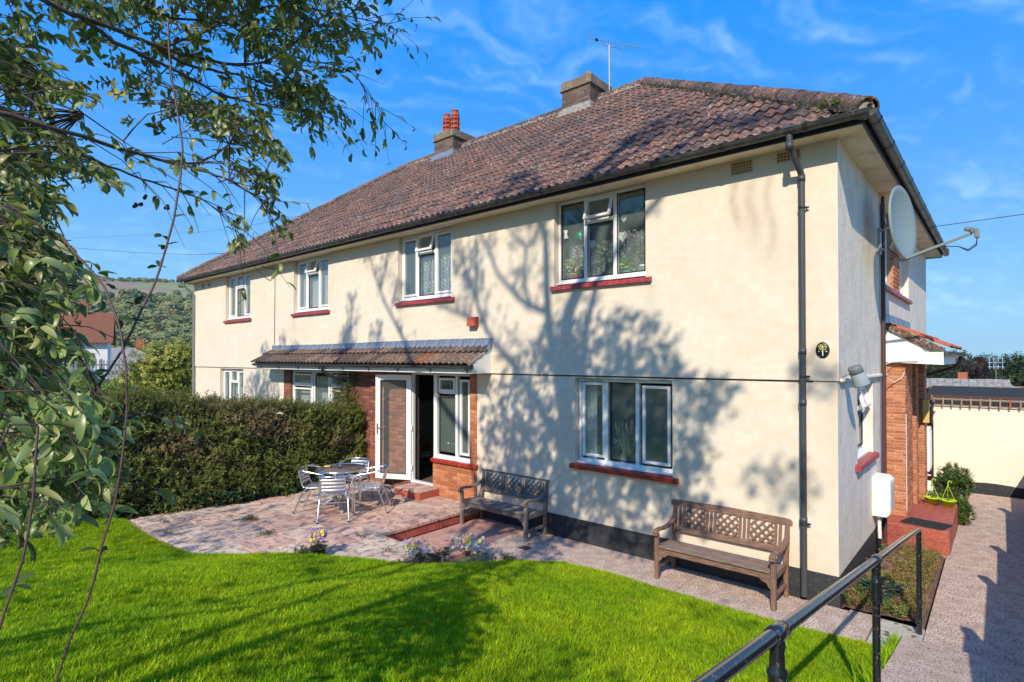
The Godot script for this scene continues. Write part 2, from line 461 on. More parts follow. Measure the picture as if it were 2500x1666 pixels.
	M.dish = mat(Color(0.20, 0.26, 0.27), 0.5)
	M.lamp = mat(Color(0.32, 0.38, 0.41), 0.35)
	M.grey_metal = mat(Color(0.33, 0.34, 0.34), 0.4, {metal = 0.6})
	M.oak = mat(Color.WHITE, 0.45, {tex = ramp_tex(128, 0.03, 231, [[0.0, Color(0.20, 0.075, 0.025)], [1.0, Color(0.42, 0.18, 0.07)]]), s = Vector3(2, 12, 12)})
	M.pot_clay = mat(Color(0.42, 0.17, 0.075), 0.85)
	M.lime = mat(Color(0.46, 0.72, 0.0), 0.4)
	M.rubber = mat(Color(0.02, 0.019, 0.019), 0.8)
	M.roof_grey = mat(Color.WHITE, 0.95, {tex = ramp_tex(256, 0.04, 241, [[0.0, Color(0.14, 0.13, 0.125)], [1.0, Color(0.36, 0.34, 0.32)]]), s = 0.5, world = true})
	M.white_wall = mat(Color(0.76, 0.75, 0.74), 0.9)
	M.stone = mat(Color.WHITE, 0.95, {tex = ramp_tex(256, 0.05, 251, [[0.0, Color(0.07, 0.06, 0.065)], [1.0, Color(0.28, 0.25, 0.25)]]), s = 0.6, world = true})
	M.pale_wood = mat(Color(0.45, 0.40, 0.35), 0.9)


func _ready():
	rng.seed = 4711
	set_camera_and_light()
	make_materials()
	build_ground()
	build_house()
	build_house_fixtures()
	build_interior()
	build_patio_and_paths()
	build_furniture()
	build_handrail()
	build_hedges_and_shrubs()
	build_background()
	build_trees()
	build_small_things()
	build_lawn_grass()


func set_camera_and_light():
	var cam := Camera3D.new()
	cam.name = "camera"
	add_child(cam)
	cam.position = CAM
	cam_basis = Basis(Vector3.UP, deg_to_rad(40.918)) * Basis(Vector3.RIGHT, deg_to_rad(0.669))
	cam.basis = cam_basis
	cam.near = 0.05
	cam.far = 4000.0
	cam.projection = Camera3D.PROJECTION_FRUSTUM
	cam.size = 2.0 * cam.near * 833.0 / FPX
	cam.frustum_offset = Vector2(0, 27.6 / FPX * cam.near)
	cam.current = true
	var e := Environment.new()
	e.background_mode = Environment.BG_SKY
	var sm := ProceduralSkyMaterial.new()
	sm.sky_top_color = Color(0.0, 0.475, 0.83)
	sm.sky_horizon_color = Color(0.58, 0.775, 0.845)
	sm.sky_curve = 0.14
	sm.sky_energy_multiplier = 1.0
	sm.ground_bottom_color = Color(0.30, 0.30, 0.24)
	sm.ground_horizon_color = Color(0.50, 0.56, 0.52)
	sm.sun_angle_max = 35.0
	sm.sun_curve = 0.25
	sm.sky_cover = cirrus()
	sm.sky_cover_modulate = Color(1, 1, 1, 0.20)
	var sky := Sky.new()
	sky.sky_material = sm
	e.sky = sky
	e.tonemap_mode = Environment.TONE_MAPPER_LINEAR
	e.tonemap_exposure = 1.55
	e.fog_enabled = true
	e.fog_density = 0.00025
	e.fog_light_color = Color(0.80, 0.88, 0.95)
	e.sdfgi_enabled = true
	e.ssao_enabled = true
	e.ssil_enabled = true
	var we := WorldEnvironment.new()
	we.name = "environment"
	we.environment = e
	add_child(we)
	var sun := DirectionalLight3D.new()
	sun.name = "sun"
	sun.light_color = Color(1.0, 0.955, 0.87)
	sun.light_energy = 1.15
	sun.light_angular_distance = 0.53
	sun.shadow_enabled = true
	add_child(sun)
	sun.look_at_from_position(SUN * 40.0, Vector3.ZERO)


func cirrus() -> ImageTexture:   # thin wind-drawn cloud for the whole upper sky, equirectangular
	var w := 1536
	var h := 768
	var n := FastNoiseLite.new()
	n.seed = 12; n.frequency = 1.1; n.fractal_octaves = 4
	var m := FastNoiseLite.new()
	m.seed = 77; m.frequency = 3.6; m.fractal_octaves = 5; m.fractal_gain = 0.58
	var f := FastNoiseLite.new()
	f.seed = 5; f.frequency = 3.0; f.fractal_octaves = 4
	var out := PackedByteArray()
	out.resize(w * h * 4)
	out.fill(255)
	for y in h:
		var el := (0.5 - (y + 0.5) / h) * PI
		for x in w:
			var i := (y * w + x) * 4
			if el <= 0.0:
				out[i + 3] = 0
				continue
			var az := (x + 0.5) / w * TAU
			var s := sin(el) + 0.16
			var p := Vector3(cos(az) * cos(el) / s, 0, sin(az) * cos(el) / s)   # onto a flat cloud deck
			p += Vector3(m.get_noise_3dv(p * 0.35), 0, m.get_noise_3dv(p * 0.35 + Vector3(9, 0, 0))) * 0.25
			var q := Vector3(p.x * 0.34 + p.z * 0.18, 0, p.z * 1.35 - p.x * 0.75)
			var a := n.get_noise_3dv(q * 0.8 + Vector3(3, 1, 0))
			var b := m.get_noise_3dv(q * 1.9)
			var v := smoothstep(-0.12, 0.8, a * 0.5 + b * 0.8) * (0.35 + 0.65 * smoothstep(-0.5, 0.5, f.get_noise_3dv(q * 5.0))) * smoothstep(0.0, 0.09, el)
			out[i + 3] = int(clampf(v * 0.95, 0, 1) * 255)
	return ImageTexture.create_from_image(Image.create_from_data(w, h, false, Image.FORMAT_RGBA8, out))


# ---------------------------------------------------------------- the house
const XL := -18.93
const ZB := -9.97
const YS := 5.35        # soffit
const YM := 2.572       # line between the storeys
const PITCH := 0.745
var house: Node3D

func wall(xf: Transform3D, u0: float, u1: float, v0: float, v1: float, holes: Array, th := 0.25, uvw := 0.0, uvh := 5.36, uvo := 0.0) -> MB:
	var us := [u0, u1]
	var vs := [v0, v1]
	for h in holes:
		for q in [h[0], h[1]]:
			if q > u0 and q < u1 and not us.has(q): us.append(q)
		for q in [h[2], h[3]]:
			if q > v0 and q < v1 and not vs.has(q): vs.append(q)
	us.sort(); vs.sort()
	var m := MB.new()
	var uv := func(u: float, v: float) -> Vector2: return Vector2((u - uvo) / uvw, (uvh - v) / uvh) if uvw != 0.0 else Vector2(u, v)
	for i in us.size() - 1:
		for j in vs.size() - 1:
			var cu: float = (us[i] + us[i + 1]) * 0.5
			var cv: float = (vs[j] + vs[j + 1]) * 0.5
			var inside := false
			for h in holes:
				if cu > h[0] and cu < h[1] and cv > h[2] and cv < h[3]: inside = true
			if inside: continue
			var a: float = us[i]; var b: float = us[i + 1]; var c: float = vs[j]; var d: float = vs[j + 1]
			m.quv(xf * Vector3(a, c, 0), xf * Vector3(a, d, 0), xf * Vector3(b, d, 0), xf * Vector3(b, c, 0), uv.call(a, c), uv.call(a, d), uv.call(b, d), uv.call(b, c))
			m.quv(xf * Vector3(b, c, -th), xf * Vector3(b, d, -th), xf * Vector3(a, d, -th), xf * Vector3(a, c, -th), uv.call(b, c), uv.call(b, d), uv.call(a, d), uv.call(a, c))
	var loops := holes.duplicate()
	for h in loops:
		var a: float = h[0]; var b: float = h[1]; var c: float = maxf(h[2], v0); var d: float = minf(h[3], v1)
		var ring := [[a, c, a, d], [a, d, b, d], [b, d, b, c], [b, c, a, c]]
		for e in ring:
			m.quv(xf * Vector3(e[0], e[1], 0), xf * Vector3(e[0], e[1], -th), xf * Vector3(e[2], e[3], -th), xf * Vector3(e[2], e[3], 0), uv.call(e[0], e[1]), uv.call(e[0] - 0.1, e[1]), uv.call(e[2] - 0.1, e[3]), uv.call(e[2], e[3]))
	for e in [[u0, v0, u1, v0], [u1, v0, u1, v1], [u1, v1, u0, v1], [u0, v1, u0, v0]]:
		m.quv(xf * Vector3(e[0], e[1], 0), xf * Vector3(e[0], e[1], -th), xf * Vector3(e[2], e[3], -th), xf * Vector3(e[2], e[3], 0), uv.call(e[0], e[1]), uv.call(e[0], e[1]), uv.call(e[2], e[3]), uv.call(e[2], e[3]))
	return m

# bricks laid in the rectangle u0..u1, v0..v1 of a wall face; each brick is a piece of its own
var brick_meshes := {}
func brick_mesh(w: float, h: float, d: float) -> ArrayMesh:
	var k := Vector3i(int(w * 1000), int(h * 1000), int(d * 1000))
	if not brick_meshes.has(k):
		var m := MB.new()
		m.bevel(Vector3.ZERO, Vector3(w, h, d), 0.004)
		brick_meshes[k] = m.done()
	return brick_meshes[k]

func lay_bricks(parent: Node3D, xf: Transform3D, u0: float, u1: float, v0: float, v1: float, mats: Array, called := "brick", L := 0.215, H := 0.065, J := 0.010, proud := 0.006, gather := false):
	var rows := int(round((v1 - v0) / (H + J)))
	var ch := (v1 - v0) / rows
	var st := {}
	for r in rows:
		var off := 0.0 if r % 2 == 0 else (L + J) * 0.5
		var u := u0 - off
		while u < u1 - 0.02:
			var a := maxf(u, u0)
			var b := minf(u + L, u1)
			if b - a > 0.03:
				var w := snappedf(b - a, 0.005)
				var mm := brick_mesh(w, ch - J, 0.05)
				var p := xf * Vector3((a + b) * 0.5, v0 + (r + 0.5) * ch, -0.025 + proud + R(-0.0015, 0.0015))
				var k := rng.randi() % mats.size()
				if gather:
					if not st.has(k): st[k] = [SurfaceTool.new()]
					st[k][0].append_from(mm, 0, Transform3D(xf.basis, p))
				else:
					var o := part(parent, called, mm, mats[k])
					o.transform = Transform3D(xf.basis * rbasis(0, 0, R(-0.006, 0.006)), p)
			u += L + J
	for k in st:
		var o := part(parent, "brickwork", st[k][0].commit(), mats[k])
		o.set_meta("kind", "stuff")

# a plastic window: lights are [x0, x1, y0, y1, kind]; kind: fixed, sash, open (a top light tilted out)
func window(xf: Transform3D, w: float, h: float, lights: Array, called := "window", vent := false) -> MeshInstance3D:
	var f := MB.new()
	var D := 0.07
	var us := []
	f.bevel(Vector3(w / 2, 0.025, -D / 2), Vector3(w, 0.05, D), 0.005)
	f.bevel(Vector3(w / 2, h - 0.022, -D / 2), Vector3(w, 0.044, D), 0.005)
	for s in [0.022, w - 0.022]: f.bevel(Vector3(s, h / 2, -D / 2 - 0.001), Vector3(0.044, h - 0.094, D), 0.005)
	f.bevel(Vector3(w / 2, -0.012, -D / 2 + 0.03), Vector3(w, 0.028, D + 0.06), 0.004)   # sub-sill
	for l in lights:
		for q in [l[0] - 0.03, l[1] + 0.03]:
			var fresh: bool = q > 0.1 and q < w - 0.1
			for p in us.size():
				if absf(us[p] - q) < 0.09:
					fresh = false
			if fresh: us.append(q)
	us.sort()
	for q in us:
		f.bevel(Vector3(q, h / 2, -D / 2 - 0.002), Vector3(0.06, h - 0.09, D), 0.005)
	for l in lights:
		if l[2] > 0.2:
			f.bevel(Vector3((l[0] + l[1]) / 2, l[2] - 0.03, -D / 2 - 0.003), Vector3(l[1] - l[0] + 0.01, 0.06, D), 0.005)
	var win := part(house, called, f, M.white)
	win.transform = xf
	for l in lights:
		var cw: float = l[1] - l[0]
		var chh: float = l[3] - l[2]
		if l[4] == "fixed":
			var g := MB.new()
			g.quad(Vector3(l[0] - 0.005, l[2] - 0.005, -0.035), Vector3(l[0] - 0.005, l[3] + 0.005, -0.035), Vector3(l[1] + 0.005, l[3] + 0.005, -0.035), Vector3(l[1] + 0.005, l[2] - 0.005, -0.035))
			var gm := g.done()
			part(win, "pane", gm, M.glass)
			part(win, "pane", gm, M.glass, Vector3(0, 0, -0.018))
			var b := MB.new()
			for s in [[Vector3((l[0] + l[1]) / 2, l[2] + 0.006, -0.022), Vector3(cw, 0.012, 0.02)], [Vector3((l[0] + l[1]) / 2, l[3] - 0.006, -0.022), Vector3(cw, 0.012, 0.02)], [Vector3(l[0] + 0.006, (l[2] + l[3]) / 2, -0.022), Vector3(0.012, chh - 0.024, 0.02)], [Vector3(l[1] - 0.006, (l[2] + l[3]) / 2, -0.022), Vector3(0.012, chh - 0.024, 0.02)]]:
				b.box(s[0], s[1])
			part(win, "gasket", b, M.rubber)
		else:
			var fw := 0.042
			var x0: float = l[0] - 0.015; var x1: float = l[1] + 0.015; var y0: float = l[2] - 0.015; var y1: float = l[3] + 0.015
			var c := MB.new()
			var piv := Vector3((x0 + x1) / 2, y1, 0.012)
			var W := x1 - x0
			var Hh := y1 - y0
			c.bevel(Vector3(0, -fw / 2, -0.02), Vector3(W, fw, 0.045), 0.006)
			c.bevel(Vector3(0, -Hh + fw / 2, -0.02), Vector3(W, fw, 0.045), 0.006)
			for s in [-1.0, 1.0]: c.bevel(Vector3(s * (W / 2 - fw / 2), -Hh / 2, -0.021), Vector3(fw, Hh - 2 * fw + 0.004, 0.045), 0.006)
			var cas := part(win, "casement", c, M.white, piv)
			if l[4] == "open": cas.rotation.x = -0.30
			var g := MB.new()
			g.quad(Vector3(-W / 2 + fw - 0.004, -Hh + fw - 0.004, -0.022), Vector3(-W / 2 + fw - 0.004, -fw + 0.004, -0.022), Vector3(W / 2 - fw + 0.004, -fw + 0.004, -0.022), Vector3(W / 2 - fw + 0.004, -Hh + fw - 0.004, -0.022))
			var gm := g.done()
			for dz in [0.0, -0.018]:
				var pane := part(win, "pane", gm, M.glass, piv + Vector3(0, 0, dz))
				pane.rotation.x = cas.rotation.x
			if l[4] == "sash" and chh > 0.6:
				var hd := MB.new()
				hd.bevel(Vector3(l[0] - 0.002, (l[2] + l[3]) / 2 - 0.1, -0.045), Vector3(0.02, 0.12, 0.02), 0.004)
				part(win, "handle", hd, M.white)
	if vent:
		var v := MB.new()
		v.bevel(Vector3(lights[0][0] + 0.18, h - 0.022, 0.006), Vector3(0.36, 0.022, 0.012), 0.003)
		part(win, "trickle_vent", v, M.white)
		var s := MB.new()
		for k in 3: s.box(Vector3(lights[0][0] + 0.07 + 0.11 * k, h - 0.022, 0.0135), Vector3(0.09, 0.008, 0.004))
		part(win, "vent_slot", s, M.dark)
	return win

func three_lights(w: float, h: float, open := true, sash := true) -> Array:
	var a := w * 0.325
	var b := w * 0.655
	var k := "open" if open else "sash"
	var e := 0.075 if sash else 0.055
	var f := 0.04 if sash else 0.026
	var t := "sash" if sash else "fixed"
	return [[e, a - f, e + 0.005, h - e, t], [a + 0.028, b - 0.028, 0.06, h - 0.43, "fixed"], [a + 0.04, b - 0.04, h - 0.365, h - 0.05, k], [b + f, w - e, e + 0.005, h - e, t]]

func sill(xf: Transform3D, w: float, mt: Material, n: int):   # a painted tile sill, tile beside tile
	var base := MB.new()
	base.boxm(Vector3(-w / 2 + 0.004, -0.06, -0.12), Vector3(w / 2 - 0.004, -0.012, 0.045))
	var s := part(house, "window_sill", base, mt)
	s.transform = xf
	var tw := w / n
	var m := MB.new()
	m.prism([Vector3(-tw / 2 + 0.0015, -0.062, 0.062), Vector3(-tw / 2 + 0.0015, -0.008, 0.062), Vector3(-tw / 2 + 0.0015, 0.004, 0.050), Vector3(-tw / 2 + 0.0015, 0.030, -0.12), Vector3(-tw / 2 + 0.0015, -0.062, -0.12)], Vector3(tw - 0.003, 0, 0))
	var mm := m.done()
	for k in n:
		var o := part(s, "sill_tile", mm, mt, Vector3(-w / 2 + (k + 0.5) * tw, R(-0.002, 0.002), R(-0.003, 0.003)))
		o.rotation.z = R(-0.006, 0.006)

func half_round(p: Array, r: float, flip := 1.0) -> MB:   # gutter trough swept along a straight path p[0]..p[1]
	var m := MB.new()
	m.smooth()
	var d: Vector3 = (p[1] - p[0]).normalized()
	var out := Vector3.UP.cross(d).normalized() * flip
	var a := []
	var b := []
	for k in 11:
		var t := PI + PI * k / 10.0
		var q := out * cos(t) * -r + Vector3.UP * sin(t) * r
		a.append(p[0] + q); b.append(p[1] + q)
	for k in 10: m.quad(a[k], a[k + 1], b[k + 1], b[k])
	m.flat()
	for k in 10:
		for e in [[a, p[0]], [b, p[1]]]:
			var c: Vector3 = e[1] - Vector3.UP * 0.0
			m.tri(e[0][k], e[0][k + 1], c)
	# rolled lips
	for q in [a, b]: pass
	m.tube([a[10], b[10]], 0.006, 6)
	m.tube([a[0], b[0]], 0.006, 6)
	return m

func roman_tile(w: float, L: float, rolls: int, lip := 0.020) -> ArrayMesh:
	var m := MB.new()
	var n := 6 * rolls
	var top := []
	var low := []
	var drop := []
	for i in n + 1:
		var u := w * i / n
		var ph := TAU * rolls * (i / float(n)) + PI
		var h := 0.036 * pow(0.5 + 0.5 * cos(ph), 1.15)
		top.append(Vector3(u - w / 2, h + 0.004, 0))
		low.append(Vector3(u - w / 2, h + 0.031, L))
		drop.append(Vector3(u - w / 2, h + 0.031 - lip, L - 0.002))
	m.strip([top, low])
	m.flat()
	for i in n: m.quad(low[i], drop[i], drop[i + 1], low[i + 1])
	for s in [0, n]:
		m.quad(top[s], low[s], drop[s], top[s] - Vector3(0, 0.012, 0))
	return m.done()

func build_house():
	house = thing("house", "cream rendered two storey house with brown tiled hipped roof and black plinth", "house")
	# walls: the upper storey stands a little proud of the lower
	var fx := Transform3D(Basis.IDENTITY, Vector3.ZERO)
	var up_holes := []
	for x in [[-16.46, -14.80], [-12.33, -10.70], [-8.03, -6.41], [-4.0, -2.39]]: up_holes.append([x[0], x[1], 3.975, YS])
	part(house, "wall", wall(Transform3D(Basis.IDENTITY, Vector3(0, 0, 0.022)), XL, 0.0178, YM, YS + 0.02, up_holes, 0.25, -XL, 5.36, XL), M.front)
	part(house, "wall", wall(fx, XL, -0.0005, 0.0, YM - 0.024, [[-16.9, -15.28, 1.13, 2.53], [-13.08, -5.75, 0.0, 2.56], [-3.62, -2.0, 1.18, 2.53]], 0.25, -XL, 5.36, XL), M.front)
	var rx := Transform3D(Basis(Vector3(0, 0, -1), Vector3.UP, Vector3.RIGHT), Vector3.ZERO)   # u runs back along the side wall
	part(house, "wall", wall(rx.translated(Vector3(0.018, 0, 0)), -0.0205, -ZB, YM, YS + 0.02, [[3.18, 6.45, 4.0, YS]], 0.25), M.side)
	part(house, "wall", wall(rx, 0.0012, -ZB, 0.0, YM, [[1.16, 2.32, 1.45, 2.50], [4.55, 5.45, 0.36, 2.45]], 0.25), M.side)
	var b := MB.new()
	b.boxm(Vector3(XL, 0, ZB), Vector3(-0.26, YS, ZB + 0.25))
	b.boxm(Vector3(XL, 0, ZB + 0.255), Vector3(XL + 0.25, YS, -0.26))
	part(house, "wall", b, M.cream)
	var gr := MB.new()
	gr.boxm(Vector3(XL + 0.01, YM - 0.0235, -0.2), Vector3(-0.03, YM - 0.001, -0.035))
	part(house, "storey_joint", gr, M.joint_dark)
	var pl := MB.new()
	pl.boxm(Vector3(XL - 0.012, -0.1, -0.2), Vector3(-13.08, 0.346, 0.012))
	part(house, "plinth", pl, M.plinth)
	pl = MB.new()
	pl.boxm(Vector3(-5.75, -0.1, -0.2), Vector3(0.012, 0.346, 0.012))
	part(house, "plinth", pl, M.plinth)
	pl = MB.new()
	pl.boxm(Vector3(-0.2, -0.1, -3.5), Vector3(0.010, 0.347, -0.205))
	part(house, "plinth", pl, M.plinth)
	# eaves
	var sf := MB.new()
	sf.boxm(Vector3(XL - 0.30, YS, -0.24), Vector3(0.30, YS + 0.025, 0.30))
	sf.boxm(Vector3(-0.24, YS + 0.001, ZB - 0.3), Vector3(0.30, YS + 0.026, -0.245))
	sf.boxm(Vector3(XL - 0.30, YS + 0.001, ZB - 0.3), Vector3(XL + 0.24, YS + 0.026, -0.245))
	sf.boxm(Vector3(XL + 0.245, YS + 0.002, ZB - 0.3), Vector3(-0.245, YS + 0.027, ZB + 0.24))
	part(house, "soffit", sf, M.soffit)
	var fa := MB.new()
	fa.boxm(Vector3(XL - 0.325, YS - 0.01, 0.302), Vector3(0.325, YS + 0.13, 0.325))
	fa.boxm(Vector3(0.302, YS - 0.011, ZB - 0.325), Vector3(0.326, YS + 0.131, 0.30))
	fa.boxm(Vector3(XL - 0.326, YS - 0.011, ZB - 0.325), Vector3(XL - 0.302, YS + 0.131, 0.30))
	fa.boxm(Vector3(XL - 0.30, YS - 0.012, ZB - 0.326), Vector3(0.30, YS + 0.132, ZB - 0.302))
	part(house, "fascia", fa, M.black)
	part(house, "gutter", half_round([Vector3(XL - 0.40, YS + 0.09, 0.392), Vector3(0.392, YS + 0.09, 0.392)], 0.066), M.gutter)
	part(house, "gutter", half_round([Vector3(0.392, YS + 0.089, 0.40), Vector3(0.392, YS + 0.089, ZB - 0.40)], 0.066), M.gutter)
	var jm := MB.new()      # unions and brackets of the gutter
	jm.smooth()
	var arc := []
	for w in [-0.028, 0.028]:
		var row := []
		for k in 11:
			var t := PI + PI * k / 10.0
			row.append(Vector3(w, sin(t) * 0.072, cos(t) * 0.072))
		arc.append(row)
	jm.strip(arc)
	jm.flat()
	jm.box(Vector3(0, 0.006, 0.070), Vector3(0.058, 0.016, 0.008))
	var jmesh := jm.done()
	for k in 21:
		part(house, "gutter_bracket", jmesh, M.black, Vector3(-0.22 - 0.93 * k, YS + 0.09, 0.392))
	for k in 11:
		var o := part(house, "gutter_bracket", jmesh, M.black, Vector3(0.392, YS + 0.089, 0.1 - 0.93 * k))
		o.rotation.y = PI / 2
	# roof: boarding below, then tile by tile
	var ye := 5.45
	var E := 0.355
	var half := -ZB / 2 + E
	var yr := ye + half * PITCH
	var A := Vector3(XL - E, ye, E); var B := Vector3(E, ye, E); var Cc := Vector3(E, ye, ZB - E); var Dd := Vector3(XL - E, ye, ZB - E)
	var P := Vector3(XL - E + half, yr, ZB / 2); var Q := Vector3(E - half, yr, ZB / 2)
	var rf := MB.new()
	rf.quad(A, P, Q, B); rf.tri(B, Q, Cc); rf.quad(Cc, Q, P, Dd); rf.tri(Dd, P, A)
	var roof := part(house, "roof", rf, M.tiles[2])
	var th := atan(PITCH)
	var nrm := Vector3(0, cos(th), sin(th))
	var dn := Vector3(0, -sin(th), cos(th))
	var bs := Basis(Vector3.RIGHT, nrm, dn)
	var full := roman_tile(0.298, 0.40, 2)
	var halft := roman_tile(0.149, 0.40, 1)
	var spots := []
	var rows := 20
	var gauge := half / cos(th) / rows
	for r in rows:
		var s := r * gauge
		var inset := (s + gauge * 0.9) * cos(th)
		var xa := XL - E + inset - (0.10 if r > 0 else 0.0)
		var xb := E - inset + (0.10 if r > 0 else 0.02)
		var x := floorf(xb / 0.15) * 0.15
		var k := 0
		while x > xa + 0.14:
			var w := 0.3 if x - 0.3 > xa - 0.03 else 0.15
			if k == 0 and r % 2 == 1: w = 0.15
			var p := Vector3(x - w / 2, ye, E) - dn * (s + 0.385) + nrm * R(0.0, 0.006)
			spots.append([p, w, r])
			x -= w
			k += 1
	spots.sort_custom(func(a, b): return a[0].distance_squared_to(CAM) < b[0].distance_squared_to(CAM))
	var xf := {0.3: [], 0.15: []}
	var cl := {0.3: [], 0.15: []}
	for i in spots.size():
		var sp: Array = spots[i]
		var bb := bs * rbasis(R(-0.012, 0.012), R(-0.012, 0.012), R(-0.02, 0.02))
		var dirt := clampf(0.55 + 0.5 * sin(sp[0].x * 0.9 + 1.0) * cos(sp[2] * 0.5) + R(-0.5, 0.5), 0, 1)
		if i < 300:
			var pick := rng.randi() % 5
			if R(0, 1) < 0.14: pick = 5
			var o := part(roof, "tile", full if sp[1] == 0.3 else halft, M.tiles[pick])
			o.transform = Transform3D(bb, sp[0])
		else:
			xf[sp[1]].append(Transform3D(bb, sp[0]))
			var c := Color(0.72, 0.46, 0.38).lerp(Color(0.53, 0.385, 0.345), dirt)
			if R(0, 1) < 0.10: c = Color(0.88, 0.50, 0.385)
			if R(0, 1) < 0.08: c = Color(0.39, 0.30, 0.28)
			cl[sp[1]].append(c)
	many(roof, "tiling", full, M.tile_vc, xf[0.3], cl[0.3])
	many(roof, "tiling", halft, M.tile_vc, xf[0.15], cl[0.15])
	# hips and ridge
	var cap := MB.new()
	cap.smooth()
	var ra := []
	var rb := []
	for k in 9:
		var t := -0.15 + (PI + 0.3) * k / 8.0
		ra.append(Vector3(cos(t) * 0.125, sin(t) * 0.125, 0)); rb.append(Vector3(cos(t) * 0.135, sin(t) * 0.135, 0.46))
	cap.strip([ra, rb])
	cap.flat()
	for k in 8: cap.quad(rb[k], rb[k] * Vector3(0.87, 0.87, 1), rb[k + 1] * Vector3(0.87, 0.87, 1), rb[k + 1])
	var capm := cap.done()
	for line in [[Q, B, "hip_tile"], [P, A, "hip_tile"], [P, Q, "ridge_tile"], [Q, Cc, "hip_tile"], [P, Dd, "hip_tile"]]:
		var d: Vector3 = (line[1] - line[0])
		var n := int(d.length() / 0.43)
		d = d.normalized()
		var sd := Vector3.UP.cross(d).normalized()
		var uu := d.cross(sd).normalized()
		for k in n:
			var o := part(roof, line[2], capm, M.tiles[[2, 5, 1, 4, 2, 0][rng.randi() % 6]])
			o.transform = Transform3D(Basis(sd, uu, d) * rbasis(R(-0.02, 0.02), R(-0.015, 0.015), 0), line[0] + d * (k * (line[1] - line[0]).length() / n) + uu * (0.015 + R(0, 0.008)))
		var bed := MB.new()
		var steps := n * 4
		for side in [-1.0, 1.0]:
			for k in steps:
				var p: Vector3 = line[0].lerp(line[1], (k + 0.5) / steps) + sd * side * R(0.10, 0.125) + Vector3(0, -0.035 if line[2] == "ridge_tile" else -0.01, 0)
				bed.box(p + uu * R(-0.02, 0.012), Vector3(R(0.04, 0.08), R(0.06, 0.10), (line[1] - line[0]).length() / steps * 1.2), Basis(sd, uu, d) * rbasis(R(-0.3, 0.3), R(-0.3, 0.3), R(-0.4, 0.4)))
		part(roof, "mortar_bed", bed, M.moss if line[2] == "hip_tile" else M.mortar)
	# the open lower end of the near hip, plugged with mortar
	var plug := MB.new()
	plug.smooth()
	for k in 9: pass
	var pb := Basis(Vector3.UP.cross((B - Q).normalized()).normalized(), (B - Q).normalized().cross(Vector3.UP.cross((B - Q).normalized()).normalized()), (B - Q).normalized())
	plug.lathe(B + Vector3(-0.02, 0.02, -0.02), [Vector2(0.001, 0.055), Vector2(0.06, 0.05), Vector2(0.10, 0.02), Vector2(0.115, -0.06)], 12, pb * Basis(Vector3.RIGHT, PI / 2))
	part(roof, "mortar_plug", plug, M.mortar)
	var ends := MB.new()
	for k in 2:
		ends.bevel(B + Vector3(0.05 - 0.012 * k, 0.085 - 0.045 * k, 0.045 + 0.012 * k), Vector3(0.03, 0.022, 0.10), 0.006, rbasis(0.75 + R(-0.2, 0.2), R(-0.2, 0.2), R(-0.3, 0.3)))
	part(roof, "broken_tile", ends, M.canopy_tiles[4])
	chimney(Vector3(-6.68, 0, -4.985), 0.86, 0.97, 9.70, 9.93, 0)
	chimney(Vector3(-11.63, 0, -4.985), 0.86, 0.97, 9.66, 9.88, 1)
	house_windows()
	canopy()
	bay()
	porch()

